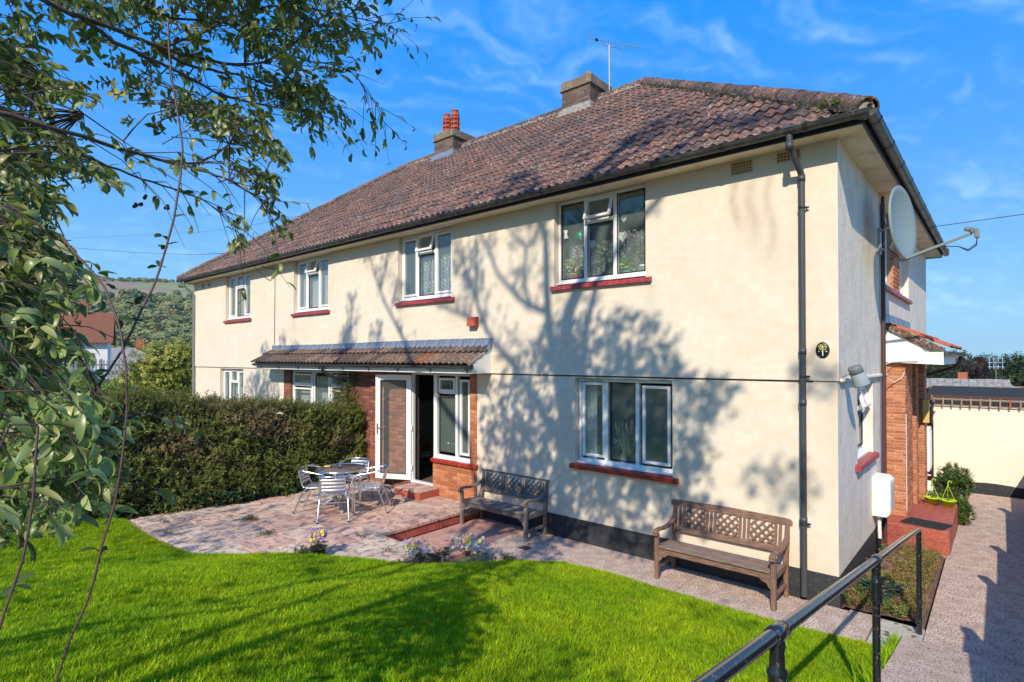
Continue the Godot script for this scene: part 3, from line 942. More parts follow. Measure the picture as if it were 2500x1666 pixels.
func chimney(c: Vector3, w: float, d: float, yb: float, yt: float, which: int):
	var core := MB.new()
	var y0 := 9.02
	core.boxm(c + Vector3(-w / 2 + 0.006, y0 - 0.3, -d / 2 + 0.006), c + Vector3(w / 2 - 0.006, yb, d / 2 - 0.006))
	var ch := part(house, "chimney", core, M.joint_dark)
	var front := Transform3D(Basis.IDENTITY, c + Vector3(-w / 2, 0, d / 2))
	var right := Transform3D(Basis(Vector3(0, 0, -1), Vector3.UP, Vector3.RIGHT), c + Vector3(w / 2, 0, d / 2))
	lay_bricks(ch, front, 0, w, y0, yb, M.stack_bricks, "stack_brick", 0.215, 0.062, 0.012, 0.0)
	lay_bricks(ch, right, 0, d, y0, yb, M.stack_bricks, "stack_brick", 0.215, 0.062, 0.012, 0.0)
	var cp := MB.new()
	cp.boxm(c + Vector3(-w / 2 - 0.02, yb, -d / 2 - 0.02), c + Vector3(w / 2 + 0.02, yt - 0.02, d / 2 + 0.02))
	cp.bevel(c + Vector3(0, yb + 0.012, 0), Vector3(w + 0.10, 0.045, d + 0.10), 0.012)
	part(ch, "stack_cap", cp, M.cap)
	# soldier bricks round the cap
	for f in [[front, w], [right, d]]:
		var n := 7
		for k in n:
			var bw: float = f[1] / n - 0.010
			var o := part(ch, "cap_brick", brick_mesh(snappedf(bw, 0.005), yt - yb - 0.045, 0.05), [M.cap, M.cap, M.stack_bricks[3]][rng.randi() % 3])
			o.transform = Transform3D(f[0].basis, f[0] * Vector3((k + 0.5) * f[1] / n, (yt + yb + 0.03) / 2, 0.008))
	var fl := MB.new()   # mortar fillet where stack and tiles meet, and flaunching on top
	fl.smooth()
	var base := []
	var topr := []
	for q in [[-1, 1], [1, 1], [1, -1], [-1, -1], [-1, 1]]:
		var zz: float = c.z + q[1] * d / 2
		var yy := 9.45 - absf(zz - c.z) * PITCH
		base.append(Vector3(c.x + q[0] * (w / 2 + 0.09), yy - 0.02, c.z + q[1] * (d / 2 + 0.14)) + Vector3(0, 0 if q[1] < 0 else -0.06, 0))
		topr.append(Vector3(c.x + q[0] * (w / 2 + 0.004), yy + 0.17, c.z + q[1] * (d / 2 + 0.004)))
	fl.flat()
	for i in 4: fl.quad(base[i], topr[i], topr[i + 1], base[i + 1])
	part(ch, "flashing", fl, M.mortar if which == 0 else M.lead)
	var mo := MB.new()
	mo.lathe(c + Vector3(0, yt - 0.025, 0), [Vector2(0.62, 0), Vector2(0.45, 0.05), Vector2(0.2, 0.09), Vector2(0.001, 0.09)], 4, Basis(Vector3.UP, PI / 4), false)
	part(ch, "flaunching", mo, M.cap)
	if which == 0:
		for q in [Vector3(-0.16, 0, -0.22), Vector3(0.20, 0, 0.20)]:
			var pm := MB.new()
			pm.lathe(Vector3.ZERO, [Vector2(0.11, 0), Vector2(0.105, 0.10), Vector2(0.125, 0.11), Vector2(0.125, 0.145), Vector2(0.105, 0.15), Vector2(0.11, 0.18), Vector2(0.08, 0.19), Vector2(0.08, 0.05)], 18)
			part(ch, "chimney_pot", pm, M.cap, c + q + Vector3(0, yt + 0.0, 0))
	else:
		for q in [Vector3(-0.20, 0, 0.16), Vector3(0.22, 0, 0.20)]:
			var pm := MB.new()    # red louvred pots
			pm.lathe(Vector3.ZERO, [Vector2(0.125, 0), Vector2(0.125, 0.07), Vector2(0.10, 0.075), Vector2(0.10, 0.50), Vector2(0.135, 0.51), Vector2(0.12, 0.58), Vector2(0.092, 0.665), Vector2(0.105, 0.67), Vector2(0.105, 0.70), Vector2(0.075, 0.70), Vector2(0.07, 0.6)], 18)
			for r in 3: pm.lathe(Vector3(0, 0.10 + 0.145 * r, 0), [Vector2(0.098, 0.10), Vector2(0.142, 0.045), Vector2(0.142, 0.025), Vector2(0.098, 0.04)], 18)
			for k in 8:
				var a := TAU * k / 8 + 0.2
				pm.flat()
				pm.box(Vector3(cos(a) * 0.128, 0.29, sin(a) * 0.128), Vector3(0.028, 0.44, 0.022), Basis(Vector3.UP, -a))
			part(ch, "chimney_pot", pm, M.terracotta, c + q + Vector3(0, yt, 0))

func house_windows():
	for x in [[-16.46, -14.80, 7, false], [-12.33, -10.70, 7, true], [-8.03, -6.41, 7, true], [-4.0, -2.39, 8, true]]:
		var w: float = x[1] - x[0] - 0.02
		window(Transform3D(Basis.IDENTITY, Vector3(x[0] + 0.01, 4.035, -0.075)), w, YS - 4.04, three_lights(w, YS - 4.04, x[3], x[0] < -5.0))
		sill(Transform3D(Basis.IDENTITY, Vector3((x[0] + x[1]) / 2 + 0.03, 3.976, 0.02)), x[1] - x[0] + 0.14, M.red, x[2])
	var l1 := three_lights(1.60, 1.37, false)
	window(Transform3D(Basis.IDENTITY, Vector3(-16.89, 1.15, -0.10)), 1.60, 1.37, l1)
	var w4 := 1.60
	window(Transform3D(Basis.IDENTITY, Vector3(-3.61, 1.235, -0.10)), w4, 1.285, [[0.085, 0.46, 0.10, 1.215, "sash"], [0.56, 0.985, 0.07, 1.235, "fixed"], [1.115, 1.515, 0.10, 1.19, "sash"]], "window", true)
	sill(Transform3D(Basis.IDENTITY, Vector3(-2.80, 1.19, 0.0)), 1.78, M.redsill, 6)
	# side wall
	var rb := Basis(Vector3(0, 0, -1), Vector3.UP, Vector3.RIGHT)
	window(Transform3D(rb, Vector3(-0.10, 1.50, -1.17)), 1.14, 0.99, [[0.085, 0.50, 0.09, 0.58, "sash"], [0.085, 0.50, 0.68, 0.92, "sash"], [0.62, 1.05, 0.09, 0.56, "fixed"], [0.62, 1.05, 0.66, 0.92, "open"]])
	sill(Transform3D(rb, Vector3(0.0, 1.46, -1.70)), 1.45, M.red, 6)
	window(Transform3D(rb, Vector3(-0.09, 4.05, -3.20)), 1.20, 1.29, three_lights(1.20, 1.29, false))
	window(Transform3D(rb, Vector3(-0.09, 4.05, -5.2)), 1.24, 1.29, three_lights(1.24, 1.29, false))
	sill(Transform3D(rb, Vector3(0.018, 3.98, -4.75)), 3.5, M.red, 12)
	var pr := MB.new()
	pr.boxm(Vector3(-0.2, 4.0, -5.19), Vector3(0.0, YS, -4.41))
	var pier := part(house, "brick_pier", pr, M.joint)
	lay_bricks(pier, Transform3D(rb, Vector3(0.002, 0, -4.41)), 0, 0.78, 4.02, YS - 0.01, M.bricks, "brick", 0.215, 0.065, 0.01, 0.012)
	# projecting drip at the storey line of the side wall
	var dr := MB.new()
	dr.bevel(Vector3(0.02, YM + 0.005, -1.75), Vector3(0.05, 0.04, 3.40), 0.008)
	part(house, "drip_course", dr, M.side)

func canopy():
	var cv := MB.new()     # board ends, soffit and fascia board of the long canopy
	var xl := -13.42
	var xr := -5.38
	cv.boxm(Vector3(xl + 0.05, 2.585, 0.015), Vector3(xr - 0.03, 2.600, 0.47))
	cv.boxm(Vector3(xl + 0.05, 2.572, 0.472), Vector3(xr - 0.001, 2.70, 0.492))
	for x in [xl + 0.04, xr - 0.026]:
		cv.prism([Vector3(x, 2.572, 0.024), Vector3(x, 3.05, 0.024), Vector3(x, 2.74, 0.47), Vector3(x, 2.572, 0.47)], Vector3(0.024, 0, 0))
	var cn := part(house, "canopy", cv, M.board)
	var slope := (3.03 - 2.72) / 0.56
	var th := atan(slope)
	var nrm := Vector3(0, cos(th), sin(th))
	var dn := Vector3(0, -sin(th), cos(th))
	var tm := roman_tile(0.298, 0.52, 2)
	var x := xr - 0.17
	while x > xl:
		var k := rng.randi() % 4
		if absf(x + 6.75) < 0.15: k = 4
		var o := part(cn, "tile", tm, M.canopy_tiles[k])
		o.transform = Transform3D(Basis(Vector3.RIGHT, nrm, dn) * rbasis(R(-0.012, 0.012), 0, R(-0.015, 0.015)), Vector3(x, 2.715, 0.575) - dn * 0.52 + nrm * R(0, 0.005))
		var o2 := part(cn, "top_tile", tm, M.canopy_tiles[rng.randi() % 4])
		o2.transform = Transform3D(Basis(Vector3.RIGHT, nrm, dn) * rbasis(R(-0.01, 0.01), 0, R(-0.01, 0.01)) * Basis.from_scale(Vector3(1, 1, 0.5)), Vector3(x, 2.715, 0.575) - dn * 0.645 + nrm * (0.022 + R(0, 0.004)))
		x -= 0.3
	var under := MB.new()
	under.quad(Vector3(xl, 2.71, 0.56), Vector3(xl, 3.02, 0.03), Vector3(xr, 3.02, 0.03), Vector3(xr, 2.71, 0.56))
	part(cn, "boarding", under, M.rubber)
	var bed := MB.new()
	for k in 16: bed.bevel(Vector3(xr - 0.012 + R(-0.004, 0.004), 2.715, 0.55) - dn * (0.033 * k) + nrm * 0.012 - Vector3(0, 0.0, 0), Vector3(0.035, 0.045, 0.045), 0.008, Basis(Vector3.RIGHT, nrm, dn) * rbasis(R(-0.3, 0.3), 0, R(-0.2, 0.2)))
	part(cn, "mortar_verge", bed, M.mortar)
	# lead flashing dressed over the tops of the tiles
	var ld := MB.new()
	var n := 160
	var r0 := []
	var r1 := []
	var r2 := []
	var r3 := []
	for i in n + 1:
		var X := xl - 0.04 + (xr + 0.03 - xl + 0.04) * i / n
		var wv := 0.010 * sin(TAU * (X - xr) / 0.15)
		var sag := 0.012 * sin(X * 0.7)
		r0.append(Vector3(X, 3.19 - 0.003 * (i % 7) * 0.3 + sag, 0.030))
		r1.append(Vector3(X, 3.09 + sag * 0.5, 0.036))
		r2.append(Vector3(X, 3.035, 0.075))
		r3.append(Vector3(X, 2.955 + wv, 0.215))
	ld.strip([r0, r1, r2, r3])
	part(cn, "lead_flashing", ld, M.lead)
	part(cn, "gutter", half_round([Vector3(xl + 0.02, 2.70, 0.552), Vector3(xr + 0.04, 2.70, 0.552)], 0.052), M.gutter)
	for k in 9:
		var br := MB.new()
		br.box(Vector3(0, -0.055, -0.02), Vector3(0.025, 0.012, 0.08))
		br.box(Vector3(0, -0.075, -0.052), Vector3(0.022, 0.07, 0.012))
		part(cn, "gutter_bracket", br, M.black, Vector3(xr - 0.12 - 0.95 * k, 2.70, 0.552))
	var dp := MB.new()
	dp.tube([Vector3(-10.05, 2.66, 0.55), Vector3(-10.05, 2.56, 0.55), Vector3(-9.96, 2.44, 0.40), Vector3(-9.80, 2.30, 0.12), Vector3(-9.79, 2.2, 0.06), Vector3(-9.79, 0.22, 0.06)], 0.034, 10)
	part(cn, "downpipe", dp, M.black)

func bay():
	# the brick-lined opening below the canopy: neighbour's window, brick pier, garden door, window over a low brick panel
	var Z := Transform3D(Basis.IDENTITY, Vector3.ZERO)
	var bk := MB.new()
	bk.boxm(Vector3(-6.95, 0.1, -0.24), Vector3(-5.752, 0.852, -0.004))
	bk.boxm(Vector3(-5.93, 0.853, -0.24), Vector3(-5.752, 2.555, -0.004))
	var panel := part(house, "brick_wall", bk, M.joint)
	lay_bricks(panel, Z, -6.95, -5.755, 0.19, 0.85, M.bricks)
	lay_bricks(panel, Z, -5.93, -5.755, 0.935, 2.555, M.bricks)
	var mid := MB.new()
	mid.boxm(Vector3(-9.84, 0.1, -0.24), Vector3(-7.66, 2.555, -0.004))
	mid.boxm(Vector3(-8.95, 0.1, -0.003), Vector3(-8.45, 2.555, 0.04))
	var wm := part(house, "brick_wall", mid, M.joint_dark)
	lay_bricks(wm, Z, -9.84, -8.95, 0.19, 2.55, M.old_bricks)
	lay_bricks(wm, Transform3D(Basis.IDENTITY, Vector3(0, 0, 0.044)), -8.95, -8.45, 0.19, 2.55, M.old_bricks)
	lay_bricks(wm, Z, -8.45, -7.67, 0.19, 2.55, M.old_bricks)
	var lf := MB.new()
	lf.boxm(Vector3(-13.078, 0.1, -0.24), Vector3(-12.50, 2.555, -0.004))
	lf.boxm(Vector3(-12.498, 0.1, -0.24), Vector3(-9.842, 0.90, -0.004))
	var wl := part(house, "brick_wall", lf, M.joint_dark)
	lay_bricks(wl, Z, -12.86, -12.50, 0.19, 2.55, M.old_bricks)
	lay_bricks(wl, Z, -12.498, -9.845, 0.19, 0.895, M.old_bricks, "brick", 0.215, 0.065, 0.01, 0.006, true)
	var cr := MB.new()
	cr.boxm(Vector3(-13.07, 0.0, -0.003), Vector3(-12.862, 2.556, 0.008))
	part(house, "render_return", cr, M.cream)
	# neighbour's window
	window(Transform3D(Basis.IDENTITY, Vector3(-12.495, 0.98, -0.05)), 2.65, 1.55, [[0.085, 0.94, 0.09, 1.10, "sash"], [0.085, 0.94, 1.22, 1.46, "sash"], [1.10, 1.70, 0.08, 1.43, "fixed"], [1.86, 2.57, 0.09, 1.10, "sash"], [1.86, 2.57, 1.22, 1.46, "sash"]])
	# window over the brick panel
	window(Transform3D(Basis.IDENTITY, Vector3(-6.94, 0.925, -0.05)), 1.01, 1.62, [[0.10, 0.56, 0.11, 1.18, "fixed"], [0.12, 0.54, 1.29, 1.52, "sash"], [0.71, 0.94, 0.12, 1.50, "sash"]])
	sill(Transform3D(Basis.IDENTITY, Vector3(-6.335, 0.905, 0.0)), 1.235, M.redsill, 5)
	# door frame and the leaf thrown open
	var df := MB.new()
	for x in [-7.655, -6.965]: df.bevel(Vector3(x, 1.46, -0.085), Vector3(0.055, 2.19, 0.07), 0.005)
	df.bevel(Vector3(-7.31, 2.535, -0.085), Vector3(0.74, 0.05, 0.07), 0.005)
	df.bevel(Vector3(-7.31, 0.345, -0.075), Vector3(0.74, 0.05, 0.11), 0.008)
	var fr := part(house, "door_frame", df, M.white)
	var hinge := Vector3(-7.645, 0.37, -0.035)
	var lm := MB.new()
	var W := 0.80
	var H := 2.13
	lm.bevel(Vector3(W / 2, 0.055, 0), Vector3(W, 0.11, 0.06), 0.006)
	lm.bevel(Vector3(W / 2, H - 0.055, 0), Vector3(W, 0.11, 0.06), 0.006)
	for x in [0.055, W - 0.055]: lm.bevel(Vector3(x, H / 2, 0.0005), Vector3(0.11, H - 0.215, 0.06), 0.006)
	var leaf := part(house, "door", lm, M.white, hinge)
	leaf.rotation.y = -deg_to_rad(154)
	var pg := MB.new()
	pg.quad(Vector3(0.10, 0.10, 0), Vector3(0.10, H - 0.10, 0), Vector3(W - 0.10, H - 0.10, 0), Vector3(W - 0.10, 0.10, 0))
	part(leaf, "pane", pg, M.glass)
	var gk := MB.new()
	for s in [-0.025, 0.025]:
		for q in [[Vector3(W / 2, 0.116, s), Vector3(W - 0.22, 0.012, 0.008)], [Vector3(W / 2, H - 0.116, s), Vector3(W - 0.22, 0.012, 0.008)], [Vector3(0.116, H / 2, s), Vector3(0.012, H - 0.25, 0.008)], [Vector3(W - 0.116, H / 2, s), Vector3(0.012, H - 0.25, 0.008)]]: gk.box(q[0], q[1])
	part(leaf, "gasket", gk, M.rubber)
	var hd := MB.new()
	for s in [-1.0, 1.0]:
		hd.flat()
		hd.bevel(Vector3(W - 0.05, 1.02, s * 0.036), Vector3(0.035, 0.22, 0.012), 0.005)
		hd.tube([Vector3(W - 0.05, 1.06, s * 0.036), Vector3(W - 0.05, 1.06, s * 0.075), Vector3(W - 0.07, 1.06, s * 0.085), Vector3(W - 0.17, 1.06, s * 0.085)], 0.009, 8)
	part(leaf, "handle", hd, M.alu)
	for y in [0.25, 1.05, 1.9]:
		var hg := MB.new()
		hg.bevel(Vector3(-0.012, y, 0.0), Vector3(0.022, 0.10, 0.05), 0.006)
		part(leaf, "hinge", hg, M.white)
	# door step
	var ds := MB.new()
	ds.bevel(Vector3(-7.13, 0.25, 0.23), Vector3(0.74, 0.16, 0.54), 0.012)
	var step := part(house, "door_step", ds, M.floor_red[0])
	part(step, "step_tread", boxm(Vector3(0.75, 0.03, 0.55), 0.006), M.slabs[0], Vector3(-7.13, 0.336, 0.232))

func porch():
	# entrance porch on the side wall: brick piers, lean-to roof of orange tiles, red tiled platform
	var front := Basis.IDENTITY
	var rb := Basis(Vector3(0, 0, -1), Vector3.UP, Vector3.RIGHT)
	for p in [[0.26, -3.50, -4.40], [0.30, -4.55, -4.85], [0.33, -5.55, -5.95]]:
		var m := MB.new()
		m.boxm(Vector3(0.001, 0.04, p[2]), Vector3(p[0], 2.78, p[1]))
		var pier := part(house, "brick_pier", m, M.joint)
		lay_bricks(pier, Transform3D(front, Vector3(0, 0, p[1])), 0.002, p[0], 0.06, 2.76, M.bricks, "brick", 0.215, 0.041, 0.010, 0.005, p[1] < -4.0)
		lay_bricks(pier, Transform3D(rb, Vector3(p[0], 0, p[1])), 0.002, p[1] - p[2], 0.06, 2.76, M.bricks, "brick", 0.215, 0.041, 0.010, 0.009, true)
	var dm := MB.new()
	dm.boxm(Vector3(-0.16, 0.36, -5.44), Vector3(-0.12, 2.44, -4.56))
	part(house, "front_door", dm, M.white)
	var gb := MB.new()
	gb.prism([Vector3(0.0, 2.775, -3.40), Vector3(0.0, 3.30, -3.40), Vector3(0.60, 2.96, -3.40), Vector3(0.755, 2.96, -3.40), Vector3(0.755, 2.735, -3.40)], Vector3(0, 0, -0.03))
	gb.boxm(Vector3(0.735, 2.735, -6.5), Vector3(0.755, 2.95, -3.432))
	gb.boxm(Vector3(0.0, 2.78, -6.5), Vector3(0.733, 2.795, -3.432))
	var pr := part(house, "porch_roof", gb, M.board)
	var vb := MB.new()      # mortar verge
	vb.prism([Vector3(0.02, 3.30, -3.37), Vector3(0.02, 3.40, -3.37), Vector3(0.78, 2.985, -3.37), Vector3(0.76, 2.95, -3.37), Vector3(0.60, 2.95, -3.37)], Vector3(0, 0, -0.06))
	part(pr, "mortar_verge", vb, M.canopy_tiles[3])
	var th := atan(0.50)
	var nrm := Vector3(sin(th), cos(th), 0)
	var dn := Vector3(cos(th), -sin(th), 0)
	var tm := roman_tile(0.298, 0.46, 2)
	for r in 2:
		var z := -3.53
		while z > -6.6:
			var o := part(pr, "tile", tm, M.orange_tile)
			o.transform = Transform3D(Basis(Vector3(0, 0, -1), nrm, dn) * rbasis(R(-0.01, 0.01), 0, R(-0.01, 0.01)), Vector3(0.05 + r * 0.36, 3.37 - r * 0.18, z) + nrm * R(0.0, 0.005))
			z -= 0.3
	var fl := MB.new()
	fl.quad(Vector3(0.022, 3.56, -6.6), Vector3(0.022, 3.56, -3.36), Vector3(0.03, 3.40, -3.36), Vector3(0.03, 3.40, -6.6))
	fl.quad(Vector3(0.03, 3.40, -6.6), Vector3(0.03, 3.40, -3.36), Vector3(0.17, 3.36, -3.36), Vector3(0.17, 3.36, -6.6))
	part(pr, "lead_flashing", fl, M.lead)
	part(pr, "gutter", half_round([Vector3(0.83, 2.93, -3.36), Vector3(0.83, 2.93, -6.6)], 0.056), M.gutter)
	var dp := MB.new()
	dp.tube([Vector3(0.83, 2.88, -6.45), Vector3(0.83, 2.75, -6.45), Vector3(0.70, 2.66, -6.45), Vector3(0.08, 2.42, -6.45), Vector3(0.05, 2.3, -6.45), Vector3(0.05, 0.1, -6.45)], 0.034, 10)
	part(pr, "downpipe", dp, M.black)
	# platform of red quarry tiles
	var pm := MB.new()
	pm.boxm(Vector3(0.012, -0.05, -4.95), Vector3(0.83, 0.335, -2.92))
	var pf := part(house, "porch_step", pm, M.joint)
	for i in 3:
		for k in 7:
			var t := MB.new()
			t.bevel(Vector3(0.145 + 0.275 * i, 0.341, -3.065 - 0.288 * k), Vector3(0.268, 0.018, 0.280), 0.003)
			part(pf, "quarry_tile", t, M.floor_red[rng.randi() % 3])
	for i in 3:
		for k in 2:
			var t := MB.new()
			t.bevel(Vector3(0.145 + 0.275 * i, 0.09 + 0.165 * k, -2.917), Vector3(0.268, 0.158, 0.016), 0.003)
			part(pf, "quarry_tile", t, M.floor_red[rng.randi() % 3])
	for k in 7:
		for j in 2:
			var t := MB.new()
			t.bevel(Vector3(0.831, 0.09 + 0.165 * j, -3.065 - 0.288 * k), Vector3(0.014, 0.158, 0.280), 0.003)
			part(pf, "quarry_tile", t, M.floor_red[rng.randi() % 3])


func build_house_fixtures():
	# rainwater pipe at the near corner, with its swan neck
	var dp := MB.new()
	var x := -0.345
	dp.tube([Vector3(x - 0.05, YS + 0.05, 0.385), Vector3(x - 0.05, YS - 0.09, 0.385), Vector3(x - 0.045, YS - 0.13, 0.36), Vector3(x - 0.005, YS - 0.33, 0.11), Vector3(x, YS - 0.37, 0.078), Vector3(x, YS - 0.45, 0.075), Vector3(x, 0.06, 0.075)], 0.036, 14)
	for y in [5.30, 4.93, 2.9, 2.3, 0.93]:
		dp.flat()
		if y > 5.2: dp.lathe(Vector3(x - 0.05, y - 0.06, 0.385), [Vector2(0.036, 0.06), Vector2(0.043, 0.06), Vector2(0.043, -0.03), Vector2(0.036, -0.03)], 14)
		else: dp.lathe(Vector3(x, y, 0.075), [Vector2(0.036, 0.05), Vector2(0.042, 0.05), Vector2(0.042, -0.02), Vector2(0.036, -0.02)], 14)
	dp.flat()
	dp.bevel(Vector3(x - 0.05, YS + 0.085, 0.385), Vector3(0.16, 0.075, 0.135), 0.02)
	var pipe := part(house, "downpipe", dp, M.pipe)
	for y in [4.60, 2.62, 0.90]:
		var cl := MB.new()
		cl.lathe(Vector3(x, y, 0.075), [Vector2(0.036, 0.012), Vector2(0.041, 0.012), Vector2(0.041, -0.012), Vector2(0.036, -0.012)], 14)
		cl.flat()
		cl.box(Vector3(x + 0.05, y, 0.06), Vector3(0.05, 0.02, 0.006))
		cl.box(Vector3(x + 0.045, y, 0.05), Vector3(0.008, 0.018, 0.06))
		part(pipe, "pipe_clip", cl, M.black)
	var lp := MB.new()
	lp.tube([Vector3(-18.86, YS + 0.04, 0.385), Vector3(-18.86, YS - 0.12, 0.385), Vector3(-18.86, YS - 0.36, 0.10), Vector3(-18.86, YS - 0.44, 0.07), Vector3(-18.86, 0.1, 0.07)], 0.036, 10)
	part(house, "downpipe", lp, M.grey_metal)
	# air bricks
	for v in [[-1.05, 5.245, 7, 4], [-0.50, 5.262, 7, 3], [-18.2, 5.2, 5, 3], [-17.7, 5.2, 5, 3]]:
		var g := MB.new()
		var p := 0.036
		var w: float = v[2] * p
		var h: float = v[3] * p
		for i in v[2] + 1: g.box(Vector3(v[0] - w / 2 + i * p, v[1], 0.026), Vector3(0.013, h + 0.013, 0.014))
		for j in v[3] + 1: g.box(Vector3(v[0], v[1] - h / 2 + j * p, 0.0257), Vector3(w + 0.013, 0.013, 0.014))
		var ab := part(house, "air_brick", g, mat(Color(0.50, 0.34, 0.20), 0.9))
		var bk := MB.new()
		bk.quad(Vector3(v[0] - w / 2, v[1] - h / 2, 0.0242), Vector3(v[0] - w / 2, v[1] + h / 2, 0.0242), Vector3(v[0] + w / 2, v[1] + h / 2, 0.0242), Vector3(v[0] + w / 2, v[1] - h / 2, 0.0242))
		part(ab, "vent_hole", bk, M.dark)
	# red flue hood over the canopy
	var fh := MB.new()
	fh.prism([Vector3(-0.10, 0, 0.0), Vector3(-0.10, 0.17, 0.0), Vector3(-0.10, 0.165, 0.05), Vector3(-0.10, 0.13, 0.10), Vector3(-0.10, 0.0, 0.115)], Vector3(0.20, 0, 0))
	part(house, "flue_hood", fh, M.terracotta, Vector3(-5.79, 3.415, 0.022))
	# brown soil pipe and cables on the side wall
	var bp := MB.new()
	bp.tube([Vector3(0.06, 5.2, -2.90), Vector3(0.06, 0.35, -2.90), Vector3(0.06, 0.05, -2.90)], 0.030, 10)
	part(house, "soil_pipe", bp, M.brown_pipe)
	var vp := MB.new()
	vp.tube([Vector3(0.05, 5.33, -3.0), Vector3(0.05, 4.2, -3.0)], 0.022, 8)
	part(house, "vent_pipe", vp, M.black)
	var wc := MB.new()
	wc.tube([Vector3(0.03, 2.9, -2.97), Vector3(0.05, 2.4, -2.96), Vector3(0.03, 2.1, -2.98), Vector3(0.05, 1.5, -2.96), Vector3(0.06, 1.2, -3.0), Vector3(0.03, 0.7, -2.97)], 0.008, 6)
	wc.tube([Vector3(0.05, 2.55, -3.05), Vector3(0.12, 2.45, -3.46), Vector3(0.22, 2.52, -3.47), Vector3(0.26, 2.62, -3.48)], 0.007, 6)
	wc.tube([Vector3(0.05, 2.74, -3.10), Vector3(0.14, 2.79, -3.37), Vector3(0.30, 2.80, -3.37), Vector3(0.44, 2.79, -3.38)], 0.007, 6)
	wc.tube([Vector3(0.268, 1.95, -3.52), Vector3(0.268, 0.42, -3.52)], 0.009, 6)
	part(house, "cable", wc, M.cable_white)

	# oval plaque with flowers and the number
	var t := thing("house_plaque", "black oval plaque with yellow flowers and number 1 on the front wall corner", "plaque", Vector3(-0.145, 2.926, 0.022))
	t.scale = Vector3(0.74, 0.78, 1.0)
	var pm := MB.new()
	pm.lathe(Vector3.ZERO, [Vector2(0.001, 0.0), Vector2(0.092, 0.0), Vector2(0.098, 0.004), Vector2(0.098, 0.010), Vector2(0.090, 0.013), Vector2(0.001, 0.013)], 28, Basis(Vector3.RIGHT, PI / 2) * Basis.from_scale(Vector3(1, 1, 1.22)))
	part(t, "plate", pm, mat(Color(0.012, 0.012, 0.012), 0.25))
	var one := MB.new()
	one.box(Vector3(0.004, -0.047, 0.015), Vector3(0.013, 0.075, 0.003))
	one.box(Vector3(-0.006, -0.018, 0.015), Vector3(0.012, 0.010, 0.003), Basis(Vector3.BACK, 0.6))
	one.box(Vector3(-0.047, -0.094, 0.015), Vector3(0.012, 0.006, 0.003))
	one.box(Vector3(-0.05, -0.02, 0.015), Vector3(0.02, 0.012, 0.003))
	one.box(Vector3(0.055, -0.02, 0.015), Vector3(0.02, 0.012, 0.003))
	part(t, "numeral", one, M.white)
	var fcols := [Color(0.65, 0.62, 0.10), Color(0.62, 0.45, 0.10), Color(0.35, 0.45, 0.05)]
	for k in 3:
		var fm := MB.new()
		for i in 14:
			var a := R(0, TAU); var r := sqrt(R(0.05, 1)) * 0.058
			fm.lathe(Vector3(cos(a) * r * 1.15, 0.045 + sin(a) * r * 0.85, 0.0135), [Vector2(0.001, 0.004), Vector2(0.008, 0.0025), Vector2(0.009, 0.0)], 6, Basis(Vector3.RIGHT, PI / 2))
		part(t, "painted_flowers", fm, mat(fcols[k], 0.5))
	var fp := MB.new()
	fp.lathe(Vector3(0, 0.04, 0.0145), [Vector2(0.001, 0.004), Vector2(0.017, 0.003), Vector2(0.02, 0.0)], 9, Basis(Vector3.RIGHT, PI / 2))
	part(t, "rose", fp, mat(Color(0.75, 0.45, 0.42), 0.5))

	# meter cabinet on the side wall
	t = thing("meter_cabinet", "cream wall cabinet with chamfered edge fixed low on the side wall before the porch", "cabinet", Vector3(0, 0.585, -2.2))
	var cb := MB.new()
	cb.prism([Vector3(0.001, 0, 0), Vector3(0.001, 0.55, 0), Vector3(0.16, 0.545, 0), Vector3(0.215, 0.50, 0), Vector3(0.215, 0.05, 0), Vector3(0.17, 0, 0)], Vector3(0, 0, -0.42))
	part(t, "case", cb, M.cabinet)
	var dr := MB.new()
	dr.bevel(Vector3(0.218, 0.275, -0.21), Vector3(0.010, 0.40, 0.34), 0.004)
	part(t, "door", dr, mat(Color(0.60, 0.60, 0.57), 0.5))
	var cp := MB.new()
	cp.tube([Vector3(0.07, -0.002, -0.13), Vector3(0.07, -0.34, -0.13)], 0.024, 10)
	part(t, "pipe", cp, M.cabinet)
	var cp2 := MB.new()
	cp2.tube([Vector3(0.07, -0.342, -0.13), Vector3(0.07, -0.56, -0.13)], 0.025, 10)
	part(t, "pipe", cp2, M.black)

	t = thing("meter_cabinet", "white wall cabinet half hidden behind the brick porch piers", "cabinet", Vector3(0.34, 0.62, -6.35))
	cb = MB.new()
	cb.bevel(Vector3(-0.17, 0.42, -0.25), Vector3(0.34, 0.86, 0.5), 0.02)
	part(t, "case", cb, M.cabinet)
	dr = MB.new()
	dr.bevel(Vector3(0.004, 0.42, -0.25), Vector3(0.012, 0.7, 0.4), 0.004)
	part(t, "door", dr, M.white)

	single("letter_box", boxm(Vector3(0.10, 0.42, 0.09), 0.01), mat(Color(0.62, 0.42, 0.12), 0.5), "small ochre box fixed high inside the brick porch", "box", Vector3(0.36, 1.86, -5.52))

	# floodlight on a bent arm at the corner
	t = thing("wall_lamp", "grey blue floodlight on a short arm beside the house corner", "lamp", Vector3(0.0, 2.60, -0.13))
	var am := MB.new()
	am.tube([Vector3(0.0, 0.0, 0.0), Vector3(0.05, 0.035, 0.0), Vector3(0.115, 0.085, -0.03)], 0.012, 8)
	am.flat()
	am.bevel(Vector3(0.006, 0.0, 0), Vector3(0.012, 0.07, 0.05), 0.004)
	part(t, "arm", am, M.grey_metal)
	var lb := Basis.from_euler(Vector3(0.25, 0.0, 0.30))
	var hm := MB.new()
	hm.lathe(Vector3(0.15, 0.09, -0.05), [Vector2(0.001, 0.055), Vector2(0.068, 0.05), Vector2(0.075, 0.035), Vector2(0.078, -0.03), Vector2(0.074, -0.032)], 18, lb)
